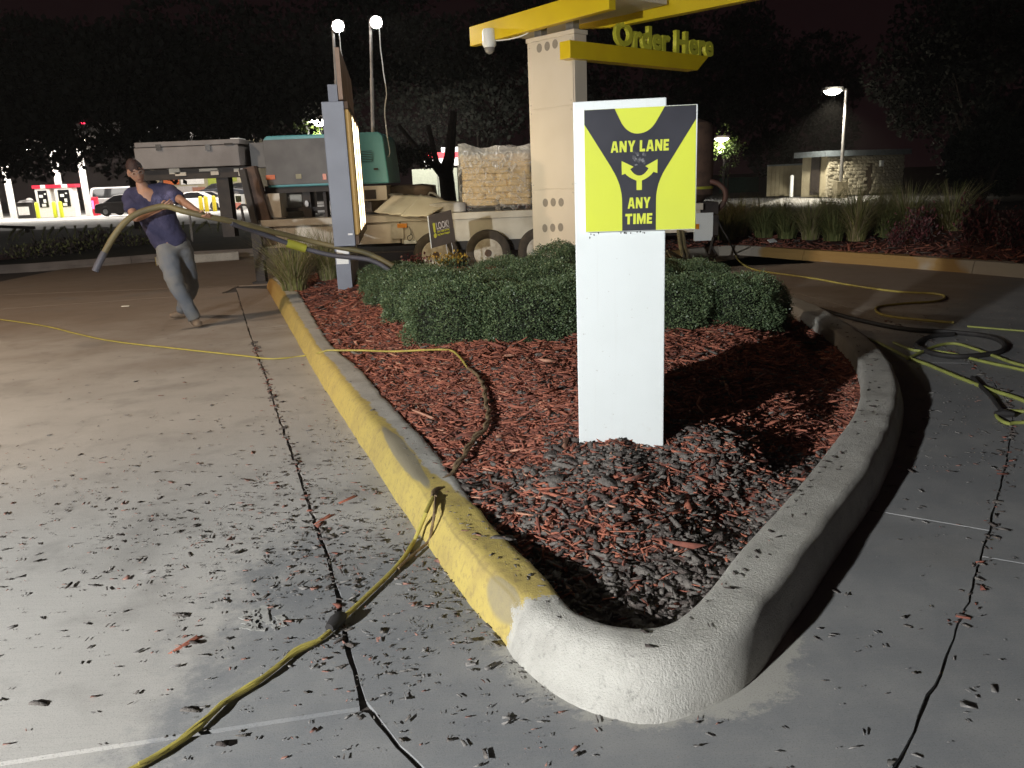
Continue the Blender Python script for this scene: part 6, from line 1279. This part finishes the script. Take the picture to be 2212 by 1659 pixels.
for k in range(len(co)):
    i = random.random(); u = .35 + .62 * random.random() ** .7; a = P0[int(i * (len(P0) - 1))]; c = P1[int(i * (len(P1) - 1))]; p = a.lerp(c, u); co[k] += np.array([p.x, p.y, .13 + .12 * math.sin(u * PI)])
bl_.vertices.foreach_set('co', co.ravel()); bl_.update(); tag(link('grass', bl_), kind='stuff')
kl = thing('kerb', (0, 0, 0), None, None); tag(kl, kind='structure'); run_kerb('kerb', e0, .2, .15, M('left kerb', (.22, .19, .17), (.15, .125, .11), .85, scale=2), kl, 1)
yk = thing('wheel_stop', gv(345, 572, 0), 'short kerb end with a yellow painted face left of the person', 'wheel stop'); b = MB(); a_, c_ = gv(338, 574, 0), gv(410, 569, 0); d_ = H2(c_ - a_); b.frame(a_, d_ * 1.6, Vector((-d_.y, d_.x, 0)) * .2, EZ * .17); b.build('body', MT['kerb_grey'], yk, bevel=.02)
b = MB(); b.frame(a_ - d_ * .006, d_ * .0055, Vector((-d_.y, d_.x, 0)) * .2, EZ * .16); b.build('painted_end', MT['yellow'], yk)
pm = leaf_cloud('low_shrub', 700, lambda n: (rng.normal(0, 1, (n, 3)) * np.array([.28, .2, .08]) + np.array([0, 0, .18]), np.tile([0, 0, .8], (n, 1))), .10, [MT['purple'], MT['grassblade']], .5)
for vx, vy, Y, s_, lab in [(170, 545, 19, .8, 'low yellow flowering shrub on the left verge, left of the hose nozzle'), (215, 535, 20, 1.1, 'low yellow flowering shrub just left of the hanging hose'), (115, 552, 18, .9, 'pale low shrub on the left verge near the red mulch'), (60, 562, 17.5, .8, 'dull low shrub at the left end of the verge'), (300, 535, 20, .7, 'low pale shrub behind the person, left side')]:
    p = D(vx, vy, Y); o = link('low_shrub', pm, None, (p.x, Y, .14)); o.scale = (s_,) * 3; tag(o, lab, 'shrub', 'low shrubs on the left verge')
mp = MB(); mp.add([tuple(gv(-60, 568, .2)), tuple(gv(58, 556, .2)), tuple(gv(58, 546, .22)), tuple(gv(-60, 552, .22))], [(0, 1, 2, 3)]); tag(mp.build('mulch_patch', MT['farmulch']), kind='structure')
rl2 = thing('guard_rail', D(40, 492, 30), 'low dark steel rail at the left edge before the bright station forecourt', 'rail'); b = MB(); b.bar(D(-120, 486, 30), D(75, 492, 30), .10); b.build('rail', MT['darkmetal'], rl2)
b = MB(); q = D(56, 492, 30); b.box(q.x - .06, q.x + .06, 30, 30.1, 0, q.z); b.build('post', MT['darkmetal'], rl2)

# ------------------------------------------------------------------ fuel station across the verge
fl_ = MB(); fl_.add([(-90, 36.5, -.048), (-4.5, 33.5, -.048), (-6, 90, -.048), (-90, 90, -.048)], [(0, 1, 2, 3)]); tag(fl_.build('forecourt', MT['slab_plain']), kind='structure')
GYP = 62.0
cn = thing('station_canopy', (-38, GYP, 0), 'brightly lit flat fuel station canopy on pale columns, half hidden by trees', 'canopy'); b = MB(); b.box(-66, -24, GYP - 6, GYP + 10, 5.3, 6.1); b.build('roof', MT['greybox'], cn)
for x in (-62, -54, -46, -38, -30):
    for y in (GYP - 3, GYP + 6):
        b = MB(); b.box(x - .45, x + .45, y - .45, y + .45, 5.26, 5.297); b.build('light', MT['bulbwarm'], cn)
for i, x in enumerate((-57, -43, -31)): lamp('canopy_light', 'AREA', (x, GYP - 1, 5.2), 2300, (1, .95, .88), (10, 8), (x, GYP - 1.01, 0), cn)
for vx, vy in [(-2, 478), (29, 475), (136, 468), (191, 466)]:
    p = D(vx, vy, GYP); b = MB(); b.box(p.x - .17, p.x + .17, GYP, GYP + .34, 0, 5.29); b.build('column', MT['station'], cn)
def pump(vx, vy, w, lab):
    p = D(vx, vy, GYP - 1.2); s_ = p.x; t = thing('fuel_pump', (s_, GYP - 1.2, 0), lab, 'fuel pump', 'fuel pumps'); b = MB(); b.box(s_ - w / 2, s_ + w / 2, GYP - 1.2, GYP - .5, 0, 2.1); b.build('cabinet', MT['station'], t, bevel=.03)
    b = MB(); b.box(s_ - w * .30, s_ + w * .30, GYP - 1.23, GYP - 1.203, .75, 1.95); pn_ = b.build('panel', MT['glass'], t)
    for dx, z, ww, hh in [(-.12, 1.55, .28, .2), (.1, 1.2, .2, .25), (.0, .9, .3, .2), (.2, 1.7, .14, .1)]: b = MB(); b.box(s_ + dx - ww / 2, s_ + dx + ww / 2, GYP - 1.25, GYP - 1.232, z - hh / 2, z + hh / 2); b.build('display', MT['station'], pn_)
    b = MB(); b.box(s_ - w * .62, s_ - w * .05, GYP - 1.25, GYP - .45, 2.1, 2.35); b.box(s_ + w * .28, s_ + w * .68, GYP - 1.25, GYP - .45, 2.1, 2.35); b.build('crown', MT['red'], t)
    b = MB(); b.box(s_ - w * .05, s_ + w * .28, GYP - 1.25, GYP - .45, 2.1, 2.35); b.build('crown_badge', MT['station'], t)
pump(101, 470, 1.1, 'red topped white fuel pump at left, beside two lime bollards'); pump(146, 467, 1.35, 'larger red topped white fuel pump left of the thick column')
for vx, vy, lab in [(84, 471, 'lime bollard left of the left fuel pump'), (121, 470, 'lime bollard between the two fuel pumps'), (135, 469, 'lime bollard at the foot of the middle column')]: bollard(D(vx, vy, GYP - 2), MT['bollardlime'], lab, 'lime bollards at the pumps', 1.15, .13)
b = MB(); p = D(57, 471, GYP - 1); bn_ = thing('waste_bin', (p.x, GYP - 1, 0), 'dark forecourt cabinet with white poster left of the fuel pumps', 'cabinet'); b.box(p.x - .6, p.x + .6, GYP - 1, GYP - .2, 0, 1.15); b.lathe((p.x, GYP - .6, 1.15), [(.6, 0), (.45, .15), (.1, .2)], 12); b.build('body', MT['darkpaint'], bn_); b = MB(); b.box(p.x - .5, p.x + .32, GYP - 1.03, GYP - 1.003, .25, .85); b.build('poster', MT['station'], bn_)
rs2 = thing('round_sign', D(66, 470, GYP), 'round white sign on a thin post left of the left fuel pump', 'sign'); p = D(64, 436, GYP); b = MB(); b.lathe((p.x, GYP, p.z), [(.3, -.02), (.3, .02)], 16, 'Y'); b.build('disc', MT['station'], rs2); b = MB(); b.tube([(p.x, GYP + .05, 0), (p.x, GYP + .05, p.z)], .03, 6); b.build('post', MT['metal'], rs2)
rx = thing('red_cabinet', D(204, 465, GYP - 1), 'red cabinet at the foot of the thick right canopy column', 'cabinet'); p = D(202, 440, GYP - 1); b = MB(); b.box(p.x - .15, p.x + .22, GYP - 1, GYP - .6, .0, 1.35); b.build('body', MT['red'], rx, bevel=.03); b = MB(); b.box(p.x - .12, p.x + .02, GYP - 1.02, GYP - 1.003, .5, 1.1); b.build('window', MT['redlight'], rx)
def car(loc, rz, lab, prof, cabin, L, Wd, mat, group='cars at the fuel station', name='parked_car', wr=.33, tail=False, wx=None):
    """side profile (x along the car, z up) with an inset glazed cabin"""
    t = thing(name, loc, lab, 'car' if name != 'passenger_van' else 'van', group, rz)
    def ext(pts, w, ins=0): b = MB(); b.prism([(x * L, -w / 2, z) for x, z in pts], (0, w, 0)); return b
    ext(prof, Wd).build('body', mat, t, world=False, bevel=.05)
    b = MB(); n = len(cabin); w0, w1 = Wd * .96, Wd * .74; zmin = min(z for _, z in cabin); zmax = max(z for _, z in cabin)
    vs = [(x * L, -(w0 + (w1 - w0) * (z - zmin) / (zmax - zmin)) / 2, z) for x, z in cabin]; vs += [(x, -y, z) for x, y, z in vs]
    b.add(vs, [tuple(range(n - 1, -1, -1)), tuple(range(n, 2 * n))] + [(i, (i + 1) % n, n + (i + 1) % n, n + i) for i in range(n)]); b.build('cabin', mat, t, world=False, bevel=.04)
    cx = sum(x for x, _ in cabin) / n; cz = sum(z for _, z in cabin) / n
    for sg_ in (-1, 1):
        b = MB(); cw = [(cx + (x - cx) * .86, zmin + .06 + (z - zmin) * .80) for x, z in cabin]; f = lambda z: sg_ * ((w0 + (w1 - w0) * (z - zmin) / (zmax - zmin)) / 2 + .012)
        b.prism([(x * L, f(z), z) for x, z in cw], (0, sg_ * .006, 0)); b.build('side_window', MT['glass'], t, world=False)
    for x in (wx or (.18, .80)):
        for sg_ in (-1, 1):
            b = MB(); b.lathe((x * L, sg_ * (Wd / 2 - .06), wr), [(wr * .6, -.1), (wr * .92, -.1), (wr, -.06), (wr, .06), (wr * .92, .1), (wr * .6, .1)], 18, 'Y'); w_o = b.build('wheel', MT['black'], t, world=False)
            b = MB(); b.lathe((x * L, sg_ * (Wd / 2 + .03), wr), [(wr * .58, -.03), (wr * .5, .02), (wr * .1, .02)], 10, 'Y'); b.build('rim', MT['chrome'], w_o, world=False)
    for sg_ in (-1, 1):
        b = MB(); z = .75 if zmax < 1.7 else 1.1; b.box(L * 1.0 - .05 - (0 if not tail else L * 1.0 - .06), L * 1.0 + .02 - (0 if not tail else L * 1.0 - .0), sg_ * Wd * .40 - .1, sg_ * Wd * .40 + .1, z - .08, z + .10); b.build('tail_light' if tail else 'headlight', MT['redlight'] if tail else MT['chrome'], t, world=False)
    return t
sedan_p = [(0, .25), (0, .55), (.02, .82), (.12, .93), (.30, .97), (.70, .96), (.92, .84), (1, .66), (1, .28), (.93, .2), (.07, .2)]; sedan_c = [(.14, .93), (.30, 1.40), (.40, 1.46), (.55, 1.44), (.76, .93)]
van_p = [(0, .35), (0, 1.15), (.02, 1.25), (.78, 1.2), (.97, 1.05), (1, .8), (1, .35), (.95, .28), (.04, .28)]; van_c = [(.0, 1.2), (.012, 1.95), (.05, 2.05), (.68, 2.05), (.83, 1.2)]
p = gv(208, 466, 0); car((D(207, 466, GYP + 2).x, GYP + 2.5, 0), -.05, 'silver passenger van with red tail lights beside the thick canopy column', van_p, van_c, 5.3, 2.0, MT['vanpaint'], name='passenger_van', tail=True, wr=.36)
car((D(214, 469, GYP - 4).x, GYP - 3.5, 0), -.08, 'dark sedan in front of the silver van, partly behind the person', sedan_p, sedan_c, 4.7, 1.8, MT['darkpaint'])
YB = 78.0
ridge = MB(); r0, r1 = D(428, 430, YB).x, D(545, 430, YB).x; zr_ = D(480, 430, YB).z; ridge.box(r0, r1, YB - 2.5, YB + 3, -.05, zr_); tag(ridge.build('retaining_wall', MT['stucco']), 'low retaining wall carrying the parked dark car under the tool chest', 'wall')
car((D(441, 425, YB).x, YB - 1.2, zr_), .12, 'dark hatchback parked on the raised lot under the tool chest', sedan_p, sedan_c, 4.4, 1.8, MT['steelblue'], wr=.34)
car((D(486, 420, YB + 2).x, YB + 1.5, zr_), .0, 'second dark car on the raised lot behind the landing gear', sedan_p, sedan_c, 4.4, 1.8, MT['darkpaint'], wr=.34)
car((D(436, 452, 70).x, 66, 0), .2, 'grey car parked low behind the yellow bollards', sedan_p, sedan_c, 4.5, 1.8, MT['vanpaint'])
car((D(372, 455, 64).x, 64, 0), .1, 'pale car front showing just right of the person', sedan_p, sedan_c, 4.3, 1.8, MT['station'])
for vx, vy, m_, lab in [(436, 456, 'bollard', 'yellow bollard partly hidden by the person\'s forearm'), (448, 459, 'bollard', 'yellow bollard left of centre under the tool chest'), (465, 457, 'bollard', 'yellow bollard beside the dark landing gear'), (500, 456, 'bollardlime', 'lime yellow bollard right of the landing gear')]:
    p = D(vx, vy, 60); bollard(Vector((p.x, 60, 0)), MT[m_], lab, 'yellow bollards under the tool chest', 1.12, .14)
st = thing('store', (-20, 84, 0), 'convenience store front with orange and green panels seen under the tool chest', 'store'); b = MB(); b.box(D(330, 400, 84).x, D(560, 400, 84).x, 84, 92, 0, 6.4); b.build('wall', MT['stucco'], st)
for x0, x1, y0, y1, m_ in [(349, 386, 379, 399, M('orange panel', (.55, .12, .02), None, .6)), (449, 472, 378, 403, M('green panel', (.30, .36, .03), None, .6)), (489, 511, 378, 392, M('green panel two', (.26, .30, .03), None, .6)), (385, 430, 402, 450, M('grey panel', (.42, .38, .36), None, .6)), (418, 446, 404, 446, M('terracotta panel', (.30, .13, .08), None, .7)), (390, 440, 380, 398, MT['station'])]:
    b = MB(); vb(b, x0, y0, x1, y1, 83.6 + random.uniform(0, .3), .06); b.build('panel', m_, st)
vm_ = thing('vending_machine', D(515, 453, 61), 'pink and black vending machine right of the lime bollard', 'vending machine'); b = MB(); vb(b, 507, 420, 523, 454, 61, .7); b.build('cabinet', MT['station'], vm_); b = MB(); vb(b, 509, 423, 521, 436, 60.97, .02); b.build('screen', MT['glass'], vm_); b = MB(); vb(b, 509, 438, 521, 452, 60.97, .02); b.build('front', M('pink front', (.6, .22, .18), None, .5), vm_)
lamp('store_light', 'AREA', (D(430, 300, 70).x, 72, 6.0), 2600, (1, .93, .85), (14, 3), (D(430, 420, 84).x, 84, 1.0), st)
lamp('store_light', 'AREA', (D(470, 300, 58).x, 60, 6.5), 1500, (1, .95, .88), (10, 6), (D(470, 420, 60).x, 60.01, 0), st)
# pylon sign and pale wall seen through the fork
ps = thing('price_sign', D(945, 430, 60), 'lit red and white station sign seen through the forked trunk', 'sign'); 
b = MB(); vb(b, 916, 342, 990, 358, 60, .4); b.build('lower_panel', M('lit white panel', (.9, .9, .9), None, emit=(1, .97, .92), estr=1.6), ps)
b = MB(); vb(b, 916, 329, 990, 341.5, 60, .4); b.build('red_panel', M('lit red panel', (.8, .1, .1), None, emit=(1, .03, .06), estr=1.6), ps)
b = MB(); vb(b, 953, 318, 990, 328.5, 60, .4); b.build('top_panel', M('lit white panel two', (.9, .9, .9), None, emit=(1, .95, .93), estr=1.4), ps)
b = MB(); vb(b, 930, 359, 940, 470, 60.1, .3); b.build('post', MT['metal'], ps)
pw = thing('pale_building', D(925, 440, 58), 'pale green lit wall behind the forked tree trunk', 'building'); b = MB(); vb(b, 893, 364, 990, 475, 58, 3); b.build('wall', M('pale green wall', (.46, .48, .38), (.40, .42, .33), .8), pw); b = MB(); vb(b, 947, 366, 949, 475, 57.97, .02); b.build('downpipe', MT['greypanel'], pw)
lamp('wall_light', 'AREA', (D(925, 350, 55).x, 52.5, 5.5), 900, (1, .97, .9), (5, 1), D(925, 400, 58), pw)
# traffic signals far down the road
def signal(vx, vy, w, m_, on, lab, arm):
    Y = 68; t = thing('traffic_signal', D(vx, vy, Y), lab, 'traffic signal', 'traffic signals'); p = D(vx, vy, Y); b = MB(); b.box(p.x - w * .62, p.x + w * .62, Y, Y + .3, p.z - .65, p.z + .65); b.build('housing', MT['black'], t)
    for k, z in enumerate((.4, 0, -.4)): b = MB(); b.lathe((p.x, Y - .03, p.z + z), [(w * .42 if k == on else .14, -.02), (w * .42 if k == on else .14, .02)], 14, 'Y'); b.build('lens', MT[m_] if k == on else MT['glass'], t)
    return t
sg1 = signal(179, 272, .62, 'redlight', 1, 'red traffic signal left of its twin, seen through leaves', 0); signal(195, 271, .62, 'redlight', 1, 'red traffic signal right of its twin, seen through leaves', 0); signal(246, 277, .5, 'greenlight', 1, 'green traffic signal right of the red ones, seen through leaves', 0)
am_ = thing('signal_mast', (D(330, 280, 68).x, 68.4, 0), 'dark signal mast arm carrying the red and green signals', 'mast'); q0, q1 = D(160, 262, 68.4), D(330, 262, 68.4); b = MB(); b.bar(q0, q1, .14); b.tube([(q1.x, 68.4, 0), (q1.x, 68.4, q1.z + .1)], .16, 10); b.build('arm', MT['darkmetal'], am_)
# leaves hanging in front of the signals
tg = thing('roadside_tree', (D(-60, 300, 50).x, 50, 0), 'dark roadside tree whose twigs cross the traffic signals', 'tree', 'trees'); tp = D(200, 272, 50)
link('crown', leaf_cloud('crown', 800, lambda n: (rng.normal(0, 1, (n, 3)) * np.array([2.6, .6, 1.0]) + np.array([tp.x - tg.location.x, 0, tp.z]), rng.normal(0, 1, (n, 3))), .26, [MT['treeleaf']], .7), tg)
b = MB(); L0 = Vector(tg.location); b.tube([L0, L0 + EZ * 3, Vector((tp.x, 50, tp.z))], [.25, .18, .06], 8); b.build('trunk', MT['trunk'], tg)
for o in [o for o in bpy.data.objects if o.type == 'MESH' and len(o.data.polygons) == 0]: bpy.data.objects.remove(o)

# lot lamp added out of view as warm fill for the drive lane
street_lamp(Vector((-11, 3.0, 0)), 7.5, Vector((1.6, .3, 0)), 'added fill lamp on a tall pole, out of view left of the drive lane', 2100, (1, .74, .50), True, 'metal', 1.35, Vector((-5.5, 8.5, 0)))

# dusty night air
b = MB(); b.box(-95, 60, -40, 125, -1.1, 14); hz_ = b.build('haze', []); tag(hz_, kind='stuff')
hm = bpy.data.materials.new('dusty air'); hm.use_nodes = True; hm.node_tree.nodes.clear()
ho_ = hm.node_tree.nodes.new('ShaderNodeOutputMaterial'); pv = hm.node_tree.nodes.new('ShaderNodeVolumePrincipled'); pv.inputs['Color'].default_value = (.9, .86, .8, 1); pv.inputs['Density'].default_value = 0.0007; pv.inputs['Anisotropy'].default_value = .3
hm.node_tree.links.new(pv.outputs[0], ho_.inputs['Volume']); hz_.data.materials.append(hm)
